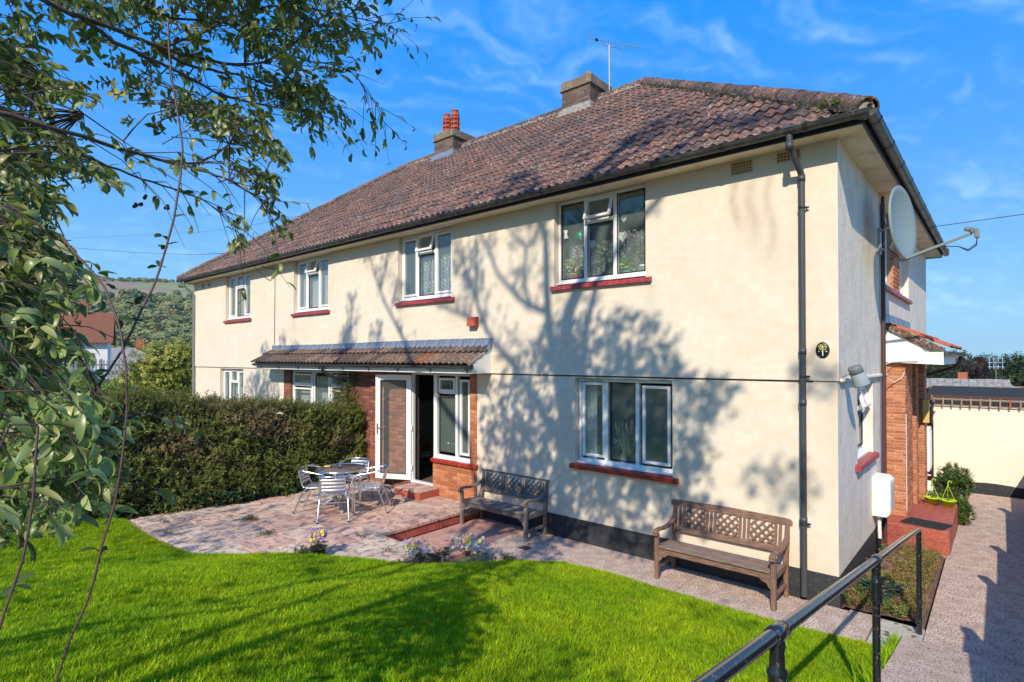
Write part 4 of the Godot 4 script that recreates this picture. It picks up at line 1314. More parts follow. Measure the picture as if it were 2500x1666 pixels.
	part(t, "head", hm, mat(Color(0.15, 0.165, 0.17), 0.5))
	var hs := MB.new()
	hs.lathe(Vector3(0.15, 0.09, -0.05), [Vector2(0.072, -0.03), Vector2(0.092, -0.17), Vector2(0.085, -0.185), Vector2(0.001, -0.19)], 18, lb)
	part(t, "shade", hs, M.lamp)

	# satellite dish on a bracket
	var c := Vector3(0.43, 4.68, -1.98)
	t = thing("satellite_dish", "large pale grey satellite dish on a bracket under the side eaves", "satellite dish", Vector3(0, 4.6, -2.62))
	c -= t.position
	var nz := Vector3(0.97, 0.06, 0.20).normalized()
	var nx := Vector3.UP.cross(nz).normalized()
	var db := Basis(nx, nz.cross(nx), nz)
	var rows := []
	for i in 9:
		var r := i / 8.0
		var row := []
		for k in 37:
			var a := TAU * k / 36
			row.append(c + db * Vector3(cos(a) * r * 0.46, sin(a) * r * 0.50, 0.085 * (r * r - 1.0)))
		rows.append(row)
	var back := []
	var rim := []
	for k in 37:
		var a := TAU * k / 36
		rim.append(c + db * Vector3(cos(a) * 0.472, sin(a) * 0.512, -0.008))
		back.append(c + db * Vector3(cos(a) * 0.465, sin(a) * 0.505, -0.03))
	rows.append(rim); rows.append(back)
	var dm := MB.new()
	dm.strip(rows)
	part(t, "reflector", dm, M.dish)
	var bm := MB.new()
	bm.flat()
	bm.bevel(Vector3(0.03, 0.0, -0.15), Vector3(0.05, 0.40, 0.14), 0.006)
	for y in [0.15, -0.14]: bm.tube([Vector3(0.03, y, -0.15), Vector3(0.22, y, 0.10), c + db * Vector3(0, y, -0.11)], 0.016, 8)
	bm.tube([Vector3(0.22, 0.22, 0.10), Vector3(0.22, -0.2, 0.10)], 0.02, 8)
	part(t, "bracket", bm, mat(Color(0.45, 0.46, 0.44), 0.5))
	var lnb := Vector3(1.13, 4.395, -1.80) - t.position
	var foot := c + db * Vector3(0.0, -0.50, -0.05)
	var arm := MB.new()
	arm.bar(foot - (lnb - foot).normalized() * 0.12, lnb + (lnb - foot).normalized() * 0.02, 0.035, 0.022)
	part(t, "feed_arm", arm, M.dish)
	var hb := MB.new()
	hb.flat()
	hb.bevel(lnb + Vector3(0.035, 0.035, 0.02), Vector3(0.05, 0.06, 0.06), 0.01, db)
	hb.bevel(lnb + Vector3(0.065, -0.01, 0.04), Vector3(0.05, 0.12, 0.05), 0.01, db)
	hb.tube([lnb + Vector3(0.01, 0.05, 0.0), lnb + Vector3(-0.05, 0.075, -0.025)], 0.03, 12)
	part(t, "receiver", hb, M.grey_metal)
	var wr := MB.new()
	for k in 2:
		wr.tube([lnb + Vector3(0.07, -0.06, 0.045 + 0.01 * k), lnb + Vector3(0.06, -0.14 - 0.02 * k, 0.04), lnb + Vector3(-0.02, -0.20 - 0.015 * k, 0.01), lnb + Vector3(-0.12, -0.14, -0.03), foot.lerp(lnb, 0.6) + Vector3(0, -0.02, 0), foot + Vector3(0, -0.02, 0), c + db * Vector3(0.0, -0.30, -0.22), Vector3(0.24, 0.0, 0.05), Vector3(0.10, 0.25, -0.25), Vector3(0.05, 0.5, -0.34)], 0.006, 5)
	part(t, "cable", wr, M.cable_black)

	# roof aerial
	var mp := Vector3(-6.17, 9.2, -5.28)
	t = thing("tv_aerial", "thin metal aerial with many short rods on a mast by the right chimney", "aerial", mp)
	var mm := MB.new()
	mm.tube([Vector3.ZERO, Vector3(0, 1.72, 0)], 0.019, 8)
	part(t, "mast", mm, M.grey_metal)
	var bd := Vector3(0.52, 0, -0.854)
	var up := Vector3(0, 1.80, 0)
	var bo := MB.new()
	bo.tube([up - bd * 0.56, up + bd * 0.93], 0.008, 6)
	bo.tube([up - bd * 0.22, up - bd * 0.14 + Vector3(0, -0.11, 0), up + bd * 0.40 + Vector3(0, -0.11, 0), up + bd * 0.47], 0.009, 6)
	part(t, "boom", bo, M.alu)
	var cr := Vector3(0.854, 0, 0.52)
	var rods := MB.new()
	for k in 17:
		var q := up + bd * (-0.30 + 0.075 * k)
		rods.tube([q - Vector3(0, 0.035, 0), q + Vector3(0, 0.035, 0)], 0.004, 5)
		rods.tube([q - cr * 0.035, q + cr * 0.035], 0.004, 5)
	part(t, "rods", rods, M.grey_metal)
	var rf := MB.new()
	for s in [-1.0, 1.0]:
		for w in [-0.09, 0.0, 0.09]:
			rf.tube([up - bd * 0.50 + cr * w, up - bd * 0.58 + cr * w + Vector3(0, 0.14 * s, 0)], 0.006, 5)
	part(t, "reflector", rf, M.alu)
	single("junction", boxm(Vector3(0.06, 0.05, 0.09), 0.01), M.black, "small black connector box on the aerial boom", "connector", mp + up - bd * 0.36 + Vector3(0, 0.0, 0))

	# overhead wires
	for w in [["overhead_wire", "thin dark telephone wire running from the left skyline to the far roof", [Vector3(-17.9, 6.35, -0.75), at(480, 622, 32), at(330, 617, 40), at(190, 606, 48), at(-40, 585, 60)], 0.011],
			["overhead_wire", "very thin wire crossing the left sky to the roof slope", [Vector3(-16.4, 7.70, -2.5), at(600, 553, 33), at(480, 568, 40), at(170, 582, 52)], 0.006],
			["overhead_wire", "thin wire leaving the side eaves towards the right edge", [Vector3(0.42, 5.33, -6.0), Vector3(2.2, 5.25, -5.4), Vector3(5.0, 5.3, -4.5), Vector3(9.0, 5.6, -3.2)], 0.006]]:
		var m := MB.new()
		m.tube(w[2], w[3], 5)
		single(w[0], m, M.cable_black, w[1], "wire")
	# cables clipped to the far half of the front wall
	var cw := MB.new()
	cw.tube([Vector3(-13.9, 5.42, 0.33), Vector3(-13.7, 5.30, 0.06), Vector3(-13.35, 5.26, 0.03), Vector3(-13.32, 5.0, 0.028), Vector3(-13.33, 3.2, 0.028)], 0.009, 5)
	cw.tube([Vector3(-14.0, 5.40, 0.34), Vector3(-13.8, 5.05, 0.06), Vector3(-13.55, 4.95, 0.04), Vector3(-13.4, 5.15, 0.03)], 0.006, 5)
	part(house, "cable", cw, M.cable_black)


func boxm(s: Vector3, r: float) -> MB:
	var m := MB.new()
	m.bevel(Vector3.ZERO, s, r)
	return m

func curtain(x0: float, x1: float, y0: float, y1: float, z: float, label: String, mt: Material, amp := 0.03, waves := 7.0, called := "curtain"):
	var m := MB.new()
	var rows := []
	for j in 6:
		var row := []
		for i in 49:
			var u := i / 48.0
			row.append(Vector3(lerpf(x0, x1, u) - (x0 + x1) / 2, lerpf(0, y1 - y0, j / 5.0), sin(u * TAU * waves + sin(u * 9.0)) * amp * (1.0 - 0.25 * j / 5.0)))
		rows.append(row)
	m.strip(rows)
	return single(called, m, mt, label, called.replace("_", " "), Vector3((x0 + x1) / 2, y0, z))

func leafy(parent: Node3D, c: Vector3, n: int, rad: Vector3, leaf: Array, cols: Array, called := "foliage", droop := 0.3, stems := true):
	# a small bushy plant: leaves on their stalks; leaf = [length, width]
	var m := MB.new()
	var sm := MB.new()
	for i in n:
		var dir := Vector3(R(-1, 1), R(-0.2, 1), R(-1, 1)).normalized()
		var p := c + dir * rad * R(0.45, 1.0)
		m.col(cols[rng.randi() % cols.size()] * R(0.75, 1.2))
		add_leaf(m, p, (dir + Vector3(0, R(-droop, 0.3), 0)).normalized(), leaf[0] * R(0.7, 1.2), leaf[1] * R(0.8, 1.2), R(0.3, 0.9))
		if stems and i % 2 == 0: sm.tube([c - Vector3(0, rad.y * 0.6, 0), c.lerp(p, 0.5) + Vector3(0, rad.y * 0.1, 0), p], 0.002, 4, false)
	part(parent, called, m, M.leaf_dull)
	if stems: part(parent, "stem", sm, M.twig)

func add_leaf(m: MB, p: Vector3, d: Vector3, L: float, W: float, curl := 0.5):
	var sd := d.cross(Vector3.UP)
	if sd.length() < 0.05: sd = Vector3.RIGHT
	sd = sd.normalized().rotated(d, R(-0.7, 0.7))
	var n := sd.cross(d).normalized()
	var q := p
	var dd := d
	var l := [p]; var c := [p]; var r := [p]
	for k in 4:
		dd = dd.rotated(sd, -curl * 0.25)
		n = sd.cross(dd).normalized()
		q += dd * L / 4
		var w: float = W * 0.5 * [0.75, 1.0, 0.7, 0.04][k]
		l.append(q - sd * w + n * w * 0.35); c.append(q); r.append(q + sd * w + n * w * 0.35)
	m.strip([l, c, r])


func build_interior():
	# plain rooms behind the windows
	var b := MB.new()
	for y in [0.315, 2.74]: b.boxm(Vector3(XL + 0.26, y - 0.12, ZB + 0.26), Vector3(-0.26, y, -0.255))
	part(house, "floor", b, M.carpet)
	b = MB.new()
	for y in [2.545, YS + 0.03]: b.boxm(Vector3(XL + 0.26, y, ZB + 0.26), Vector3(-0.26, y + 0.06, -0.255))
	part(house, "ceiling", b, M.ceiling)
	b = MB.new()
	for y in [[0.316, 2.544], [2.741, 5.379]]:
		b.boxm(Vector3(XL + 0.26, y[0], -4.3), Vector3(-0.26, y[1], -4.2))
		for x in [-14.2, -9.8, -5.25]: b.boxm(Vector3(x, y[0], -4.199), Vector3(x + 0.1, y[1], -0.256))
	part(house, "partition", b, M.room)
	# room behind the garden door
	var t := thing("side_table", "orange brown wooden table seen through the open garden door", "table", Vector3(-9.3, 0.316, -1.75))
	part(t, "tabletop", boxm(Vector3(0.55, 0.05, 0.75), 0.008), M.oak, Vector3(0, 0.49, 0))
	for x in [-0.22, 0.22]:
		for z in [-0.32, 0.32]: part(t, "leg", boxm(Vector3(0.06, 0.465, 0.06), 0.006), M.oak, Vector3(x, 0.2325, z))
	part(t, "shelf", boxm(Vector3(0.50, 0.03, 0.70), 0.006), M.oak, Vector3(0, 0.14, 0))
	for k in 4:
		single("book", boxm(Vector3(0.20 - 0.01 * k, 0.035, 0.27 - 0.02 * k), 0.003), mat([Color(0.6, 0.6, 0.58), Color(0.25, 0.3, 0.4), Color(0.55, 0.5, 0.42), Color(0.3, 0.08, 0.07)][k], 0.6), ["pale book lying at the bottom of the pile under the table", "blue book second from the bottom of the pile under the table", "beige book second from the top of the pile under the table", "dark red book on top of the pile under the table"][k], "book", Vector3(-9.17, 0.49 + 0.036 * k, -1.66), "books piled on the table shelf")
	t = thing("flower_vase", "white flowers in a vase on the wooden table indoors", "vase", Vector3(-9.42, 0.832, -1.68))
	var vm := MB.new()
	vm.lathe(Vector3.ZERO, [Vector2(0.001, 0.0), Vector2(0.04, 0.0), Vector2(0.055, 0.08), Vector2(0.03, 0.16), Vector2(0.036, 0.18)], 16)
	part(t, "vase", vm, mat(Color(0.4, 0.45, 0.45), 0.2))
	leafy(t, Vector3(0, 0.26, 0), 70, Vector3(0.11, 0.09, 0.11), [0.05, 0.03], [Color(0.75, 0.78, 0.6), Color(0.7, 0.72, 0.66)], "flowers")
	single("television", boxm(Vector3(0.06, 0.66, 1.1), 0.008), M.dark, "black television screen on the wall inside the garden door", "television", Vector3(-9.655, 2.1, -2.38))
	t = thing("sofa", "dark sofa in the room behind the garden door", "sofa", Vector3(-8.0, 0.316, -3.2))
	part(t, "seat", boxm(Vector3(1.8, 0.42, 0.85), 0.05), mat(Color(0.03, 0.027, 0.025), 0.7), Vector3(0, 0.21, 0))
	part(t, "backrest", boxm(Vector3(1.8, 0.45, 0.22), 0.06), mat(Color(0.03, 0.027, 0.025), 0.7), Vector3(0, 0.65, -0.32))
	for x in [-0.8, 0.8]: part(t, "armrest", boxm(Vector3(0.2, 0.22, 0.82), 0.05), mat(Color(0.035, 0.03, 0.028), 0.7), Vector3(x, 0.53, 0))
	single("ornament", boxm(Vector3(0.16, 0.2, 0.14), 0.06), mat(Color(0.45, 0.30, 0.18), 0.8), "tan cushion on a chair behind the window beside the door", "cushion", Vector3(-6.75, 1.25, -0.9))
	single("chair_block", boxm(Vector3(0.55, 0.8, 0.5), 0.06), M.dark, "dark armchair behind the window beside the door", "armchair", Vector3(-6.75, 0.75, -0.9))
	# curtains, blinds, nets
	curtain(-6.08, -5.96, 0.98, 2.45, -0.22, "pale green curtain drawn back beside the garden door window", M.curtain, 0.02, 2.0)
	curtain(-3.56, -3.36, 1.25, 2.5, -0.24, "pale green curtain at the left of the downstairs window behind the benches", M.curtain, 0.02, 3.0)
	var net := mat(Color(0.62, 0.72, 0.72, 0.62), 0.9, {back = Color(0.6, 0.7, 0.7)})
	net.transparency = BaseMaterial3D.TRANSPARENCY_ALPHA
	curtain(-12.44, -9.9, 0.98, 2.28, -0.26, "sheer blue grey net curtain across the neighbour's brick framed window", net, 0.025, 22.0, "net_curtain")
	curtain(-16.85, -15.32, 1.17, 2.5, -0.27, "pale net curtain in the far ground floor window", net, 0.025, 13.0, "net_curtain")
	for w in [[-16.43, -14.83, "white slatted blind in the farthest upstairs window"], [-12.3, -10.73, "white slatted blind in the second farthest upstairs window"]]:
		var m := MB.new()
		for k in 48: m.box(Vector3(0, 0.013 + k * 0.026, 0), Vector3(w[1] - w[0] - 0.04, 0.0018, 0.025), Basis(Vector3.RIGHT, 0.7))
		single("venetian_blind", m, M.blind, w[2], "blind", Vector3((w[0] + w[1]) / 2, 4.06, -0.21), "slatted window blinds")
	var lace := lace_mat()
	for w in [[-7.57, -7.0, 4.06, 4.92, -0.21, "left lace net curtain in the upstairs window above the canopy"], [-6.95, -6.44, 4.06, 4.95, -0.21, "right lace net curtain in the upstairs window above the canopy"], [-3.95, -3.44, 4.06, 4.72, -0.33, "left lace net curtain behind the plants of the nearest upstairs window"], [-3.42, -2.92, 4.06, 4.70, -0.34, "middle lace net curtain behind the plants of the nearest upstairs window"], [-2.90, -2.43, 4.06, 4.80, -0.35, "right lace net curtain behind the plants of the nearest upstairs window"]]:
		var m := MB.new()
		var n := 40
		m.smooth()
		for i in n:
			var u0 := i / float(n); var u1 := (i + 1) / float(n)
			var x0 := lerpf(w[0], w[1], u0); var x1 := lerpf(w[0], w[1], u1)
			var z0 := sin(u0 * TAU * 5.0) * 0.025; var z1 := sin(u1 * TAU * 5.0) * 0.025
			var H: float = w[3] - w[2]
			m.quv(Vector3(x0, 0, z0), Vector3(x0, H, z0), Vector3(x1, H, z1), Vector3(x1, 0, z1), Vector2(x0 * 1.7, 1), Vector2(x0 * 1.7, 0), Vector2(x1 * 1.7, 0), Vector2(x1 * 1.7, 1))
		single("net_curtain", m, lace, w[5], "net curtain", Vector3(0, w[2], w[4]), "lace net curtains upstairs")
	for w in [[-8.0, -6.44, 4.05], [-3.97, -2.42, 4.05], [-12.3, -10.7, 4.05]]:
		part(house, "window_board", boxm(Vector3(w[1] - w[0], 0.025, 0.24), 0.004), M.white, Vector3((w[0] + w[1]) / 2, w[2] - 0.012, -0.27))
	part(house, "window_board", boxm(Vector3(1.56, 0.025, 0.24), 0.004), M.white, Vector3(-2.8, 1.225, -0.29))
	window_plants()

func lace_mat() -> StandardMaterial3D:
	var w := 256
	var im := Image.create(w, w, false, Image.FORMAT_RGBA8)
	var n := FastNoiseLite.new()
	n.noise_type = FastNoiseLite.TYPE_CELLULAR; n.frequency = 0.06; n.seed = 4
	for y in w:
		for x in w:
			var d := n.get_noise_2d(x, y)
			var f := 0.5 + 0.5 * sin(x * TAU / 32.0 + 3.0 * sin(y * TAU / 128.0)) * sin(y * TAU / 42.0 + 2.0 * sin(x * TAU / 128.0))
			var a := 0.20 + 0.34 * smoothstep(0.55, 0.95, f) + 0.22 * smoothstep(-0.5, -0.15, d) + 0.10 * sin(x * TAU / 85.3)
			if y < 22: a = 0.85 * smoothstep(-0.6, -0.25, d) if y > 7.0 + 6.0 * sin(x * TAU / 21.3) else 0.0
			im.set_pixel(x, y, Color(0.93, 0.95, 0.97, clampf(a, 0, 0.95)))
	var m := mat(Color(0.9, 0.9, 0.9), 0.9, {back = Color(0.6, 0.6, 0.6)})
	m.albedo_texture = ImageTexture.create_from_image(im)
	m.transparency = BaseMaterial3D.TRANSPARENCY_ALPHA
	return m

func pot(t: Node3D, r: float, h: float, mt: Material):
	var m := MB.new()
	m.lathe(Vector3.ZERO, [Vector2(0.001, 0), Vector2(r * 0.78, 0), Vector2(r * 0.97, h * 0.8), Vector2(r * 1.06, h * 0.8), Vector2(r * 1.08, h), Vector2(r * 0.98, h), Vector2(r * 0.9, h * 0.86), Vector2(0.001, h * 0.86)], 22)
	part(t, "pot", m, mt)

func window_plants():
	var t := thing("potted_plant", "variegated plant in an orange clay pot at the left of the upstairs window", "potted plant", Vector3(-3.83, 4.052, -0.26))
	pot(t, 0.085, 0.15, M.pot_clay)
	leafy(t, Vector3(0, 0.25, 0), 90, Vector3(0.16, 0.15, 0.12), [0.09, 0.035], [Color(0.510, 0.561, 0.221), Color(0.221, 0.323, 0.085), Color(0.714, 0.731, 0.408)])
	t = thing("potted_plant", "tall leafy plant with pale underleaves in the middle of the upstairs window", "potted plant", Vector3(-3.22, 4.052, -0.28))
	pot(t, 0.07, 0.11, M.dark)
	leafy(t, Vector3(0, 0.33, 0), 40, Vector3(0.17, 0.26, 0.10), [0.15, 0.07], [Color(0.204, 0.340, 0.102), Color(0.646, 0.714, 0.561), Color(0.510, 0.612, 0.476)])
	t = thing("potted_plant", "round leaved bright green plant right of centre in the upstairs window", "potted plant", Vector3(-2.83, 4.052, -0.24))
	pot(t, 0.06, 0.09, mat(Color(0.051, 0.374, 0.272), 0.3))
	leafy(t, Vector3(0, 0.17, 0), 34, Vector3(0.11, 0.13, 0.09), [0.075, 0.075], [Color(0.340, 0.612, 0.051), Color(0.204, 0.408, 0.051)])
	t = thing("potted_plant", "brownish bushy plant at the right of the upstairs window", "potted plant", Vector3(-2.56, 4.052, -0.25))
	pot(t, 0.055, 0.16, M.white)
	leafy(t, Vector3(0, 0.32, 0), 110, Vector3(0.13, 0.14, 0.09), [0.06, 0.02], [Color(0.272, 0.255, 0.102), Color(0.425, 0.357, 0.204), Color(0.170, 0.204, 0.068)])
	t = thing("potted_plant", "dark green round leaved plant beside the middle mullion of the upstairs window", "potted plant", Vector3(-3.02, 4.052, -0.25))
	pot(t, 0.05, 0.08, M.dark)
	leafy(t, Vector3(0, 0.20, 0), 36, Vector3(0.10, 0.13, 0.08), [0.07, 0.065], [Color(0.170, 0.289, 0.034), Color(0.374, 0.510, 0.051)])
	t = thing("potted_plant", "dark small plant beside the clay pot in the upstairs window", "potted plant", Vector3(-3.62, 4.052, -0.24))
	pot(t, 0.05, 0.06, M.dark)
	leafy(t, Vector3(0, 0.12, 0), 50, Vector3(0.10, 0.09, 0.08), [0.05, 0.02], [Color(0.102, 0.068, 0.043), Color(0.170, 0.085, 0.051)])
	for h in [[Vector3(-3.40, 4.62, -0.16), 0.13, "white wicker heart hanging at the middle pane of the upstairs window"], [Vector3(-2.86, 4.66, -0.16), 0.15, "larger white wicker heart hanging at the right pane of the upstairs window"], [Vector3(-2.84, 4.93, -0.16), 0.10, "small white wicker heart hanging high in the right pane upstairs"]]:
		var m := MB.new()
		for lay in 4:
			var pts := []
			for k in 25:
				var a := TAU * k / 24
				var hx := 16.0 * pow(sin(a), 3)
				var hy := 13.0 * cos(a) - 5.0 * cos(2 * a) - 2.0 * cos(3 * a) - cos(4 * a)
				pts.append(Vector3(hx, hy, sin(a * 5 + lay) * 1.2) / 34.0 * h[1] * (1.0 - 0.22 * lay) * Vector3(1, 1.25, 1))
			m.tube(pts, 0.0045, 4, false)
		for k in 8: m.tube([Vector3(R(-0.4, 0.4), R(-0.4, 0.4), R(-0.02, 0.02)) * h[1], Vector3(R(-0.4, 0.4), R(-0.3, 0.4), R(-0.02, 0.02)) * h[1]], 0.003, 4)
		single("wicker_heart", m, M.white, h[2], "ornament", h[0], "wicker hearts in the window")
	var star := MB.new()
	for k in 10: star.tube([Vector3.ZERO, Vector3(cos(k * 0.628), sin(k * 0.628), 0) * (0.085 if k % 2 == 0 else 0.06)], 0.006, 5)
	star.lathe(Vector3.ZERO, [Vector2(0.001, 0.012), Vector2(0.028, 0.008), Vector2(0.032, 0)], 10, Basis(Vector3.RIGHT, PI / 2))
	single("sun_catcher", star, mat(Color(0.03, 0.42, 0.22), 0.3), "green star ornament stuck on the left upstairs pane", "ornament", Vector3(-3.60, 4.78, -0.118))
	var ang := MB.new()
	ang.prism([Vector3(-0.04, -0.07, 0), Vector3(-0.02, 0.01, 0), Vector3(-0.045, 0.06, 0), Vector3(0.0, 0.075, 0), Vector3(0.035, 0.055, 0), Vector3(0.02, 0.0, 0), Vector3(0.05, -0.07, 0)], Vector3(0, 0, 0.004))
	single("window_sticker", ang, M.white, "white angel cut-out stuck on the left upstairs pane", "ornament", Vector3(-3.87, 4.83, -0.12))
	var bird := MB.new()
	bird.prism([Vector3(-0.02, -0.07, 0), Vector3(-0.03, -0.02, 0), Vector3(0.0, 0.05, 0), Vector3(0.03, 0.07, 0), Vector3(0.035, 0.0, 0), Vector3(0.01, -0.06, 0)], Vector3(0, 0, 0.004))
	single("window_sticker", bird, mat(Color(0.55, 0.05, 0.08), 0.3), "red teardrop ornament stuck on the middle upstairs pane", "ornament", Vector3(-3.0, 4.77, -0.12))
	# other windows
	t = thing("potted_plant", "small succulent in a pink pot in the upstairs window above the canopy", "potted plant", Vector3(-7.22, 4.052, -0.24))
	pot(t, 0.07, 0.11, mat(Color(0.55, 0.33, 0.27), 0.7))
	leafy(t, Vector3(0, 0.15, 0), 30, Vector3(0.08, 0.10, 0.07), [0.10, 0.03], [Color(0.10, 0.20, 0.05), Color(0.2, 0.3, 0.08)])
	t = thing("flower_vase", "glass vase of dried grasses in the downstairs window behind the benches", "vase", Vector3(-2.93, 1.24, -0.30))
	var vm := MB.new()
	vm.lathe(Vector3.ZERO, [Vector2(0.001, 0), Vector2(0.04, 0), Vector2(0.055, 0.05), Vector2(0.03, 0.11), Vector2(0.04, 0.13)], 14)
	part(t, "vase", vm, mat(Color(0.25, 0.33, 0.33), 0.15))
	var gm := MB.new()
	var pm := MB.new()
	for k in 46:
		var a := R(0, TAU); var L := R(0.2, 0.52)
		var tip := Vector3(cos(a) * L * 0.28, 0.1 + L, sin(a) * L * 0.18)
		gm.tube([Vector3(0, 0.08, 0), tip * Vector3(0.4, 0.6, 0.4), tip], 0.0022, 4, false)
		if k % 3 == 0: pm.lathe(tip - Vector3(0, 0.06, 0), [Vector2(0.002, -0.04), Vector2(0.013, 0.0), Vector2(0.009, 0.08), Vector2(0.001, 0.12)], 6)
	part(t, "stem", gm, mat(Color(0.36, 0.29, 0.15), 0.9))
	part(t, "plume", pm, mat(Color(0.48, 0.34, 0.18), 0.95))
	leafy(t, Vector3(-0.11, 0.24, 0.02), 26, Vector3(0.05, 0.11, 0.05), [0.05, 0.03], [Color(0.7, 0.72, 0.72), Color(0.8, 0.8, 0.8)], "dried_flowers")
	t = thing("potted_plant", "little pot of yellow flowers at the right of the downstairs window behind the benches", "potted plant", Vector3(-2.45, 1.24, -0.26))
	pot(t, 0.04, 0.07, M.dark)
	leafy(t, Vector3(0, 0.09, 0), 20, Vector3(0.05, 0.04, 0.04), [0.03, 0.025], [Color(0.75, 0.5, 0.02), Color(0.15, 0.2, 0.04)], "flowers")


# ---------------------------------------------------------------- ground, patio, paths
const EDGE := [[-11.6, 4.40], [-9.9, 4.48], [-9.28, 4.53], [-8.18, 4.56], [-7.2, 4.50], [-6.69, 4.42], [-6.1, 3.95], [-5.75, 3.62], [-5.29, 3.30], [-4.67, 2.80], [-4.38, 2.60], [-4.1, 2.18], [-3.82, 1.80], [-3.6, 1.35], [-3.1, 1.0], [-2.4, 0.90], [-0.44, 0.92], [0.44, 0.84], [0.70, 0.84]]

func edge_z(x: float) -> float:
	for i in EDGE.size() - 1:
		if x <= EDGE[i + 1][0]:
			return lerpf(EDGE[i][1], EDGE[i + 1][1], clampf((x - EDGE[i][0]) / (EDGE[i + 1][0] - EDGE[i][0]), 0, 1))
	return EDGE[-1][1]

func lawn_y(x: float, z: float) -> float:
	var k := smoothstep(-3.2, -5.4, x)
	var ze := edge_z(x)
	var d := maxf(0.0, z - ze)
	return lerpf(0.0, 0.215, k) + 0.018 * smoothstep(0.0, 0.12, d) + lerpf(0.178, 0.125, smoothstep(-2.0, -8.0, x)) * d + 0.012 * sin(x * 2.1 + z) * sin(z * 1.7) * smoothstep(0.1, 1.0, d)

func ramp_y(z: float) -> float:
	return 0.12 + 0.145 * (z - 0.62)

func ground_y(x: float, z: float) -> float:
	var y := -0.07
	if z > 0.9 and (x > 0.68 or z > edge_z(x) + 0.5):
		y = (lawn_y(x, z) if x < 0.68 else ramp_y(z)) - 0.12
		y = minf(y, 2.2)
	if z < -8.0:
		y -= 0.19 * minf(-8.0 - z, 50.0) * smoothstep(-14.0, 0.0, x)
	if x < -24.0: y -= 0.02 * minf(-24.0 - x, 60.0)
	return y

func build_ground():
	var cs := [-2500, -1200, -600, -300, -160, -90, -60, -44, -34, -28, -24, -20.5]
	var c := -19.0
	while c <= 4.0:
		cs.append(c); c += 0.8
	cs.append_array([6.0, 9.0, 14.0, 20.0, 30.0, 50.0, 90.0, 180.0, 400.0, 900.0, 2500.0])
	var zs := [-2500, -1200, -600, -300, -160, -100, -70, -58, -46, -38, -30, -24, -19, -15, -12, -10]
	c = -8.0
	while c <= 13.0:
		zs.append(c); c += 0.7
	zs.append_array([16.0, 20.0, 28.0, 40.0, 70.0, 150.0, 400.0, 1000.0, 2500.0])
	var rows := []
	for x in cs:
		var row := []
		for z in zs: row.append(Vector3(x, ground_y(x, z), z))
		rows.append(row)
	var m := MB.new()
	m.strip(rows)
	struct("ground", m, mat(Color.WHITE, 1.0, {tex = ramp_tex(256, 0.03, 301, [[0.0, Color(0.10, 0.11, 0.035)], [1.0, Color(0.24, 0.22, 0.09)]]), s = 0.15, world = true}))
	# lawn: one turf sheet following its curved edge
	rows = []
	var x := -11.6
	while x <= 0.665:
		var row := []
		var ze := edge_z(x)
		for k in 46:
			var z := ze + (12.0 - ze) * pow(k / 45.0, 1.6)
			row.append(Vector3(x, lawn_y(x, z) - (0.03 if k == 0 else 0.0), z))
		rows.append(row)
		x += 0.16
	m = MB.new()
	m.strip(rows)
	struct("lawn", m, M.turf)

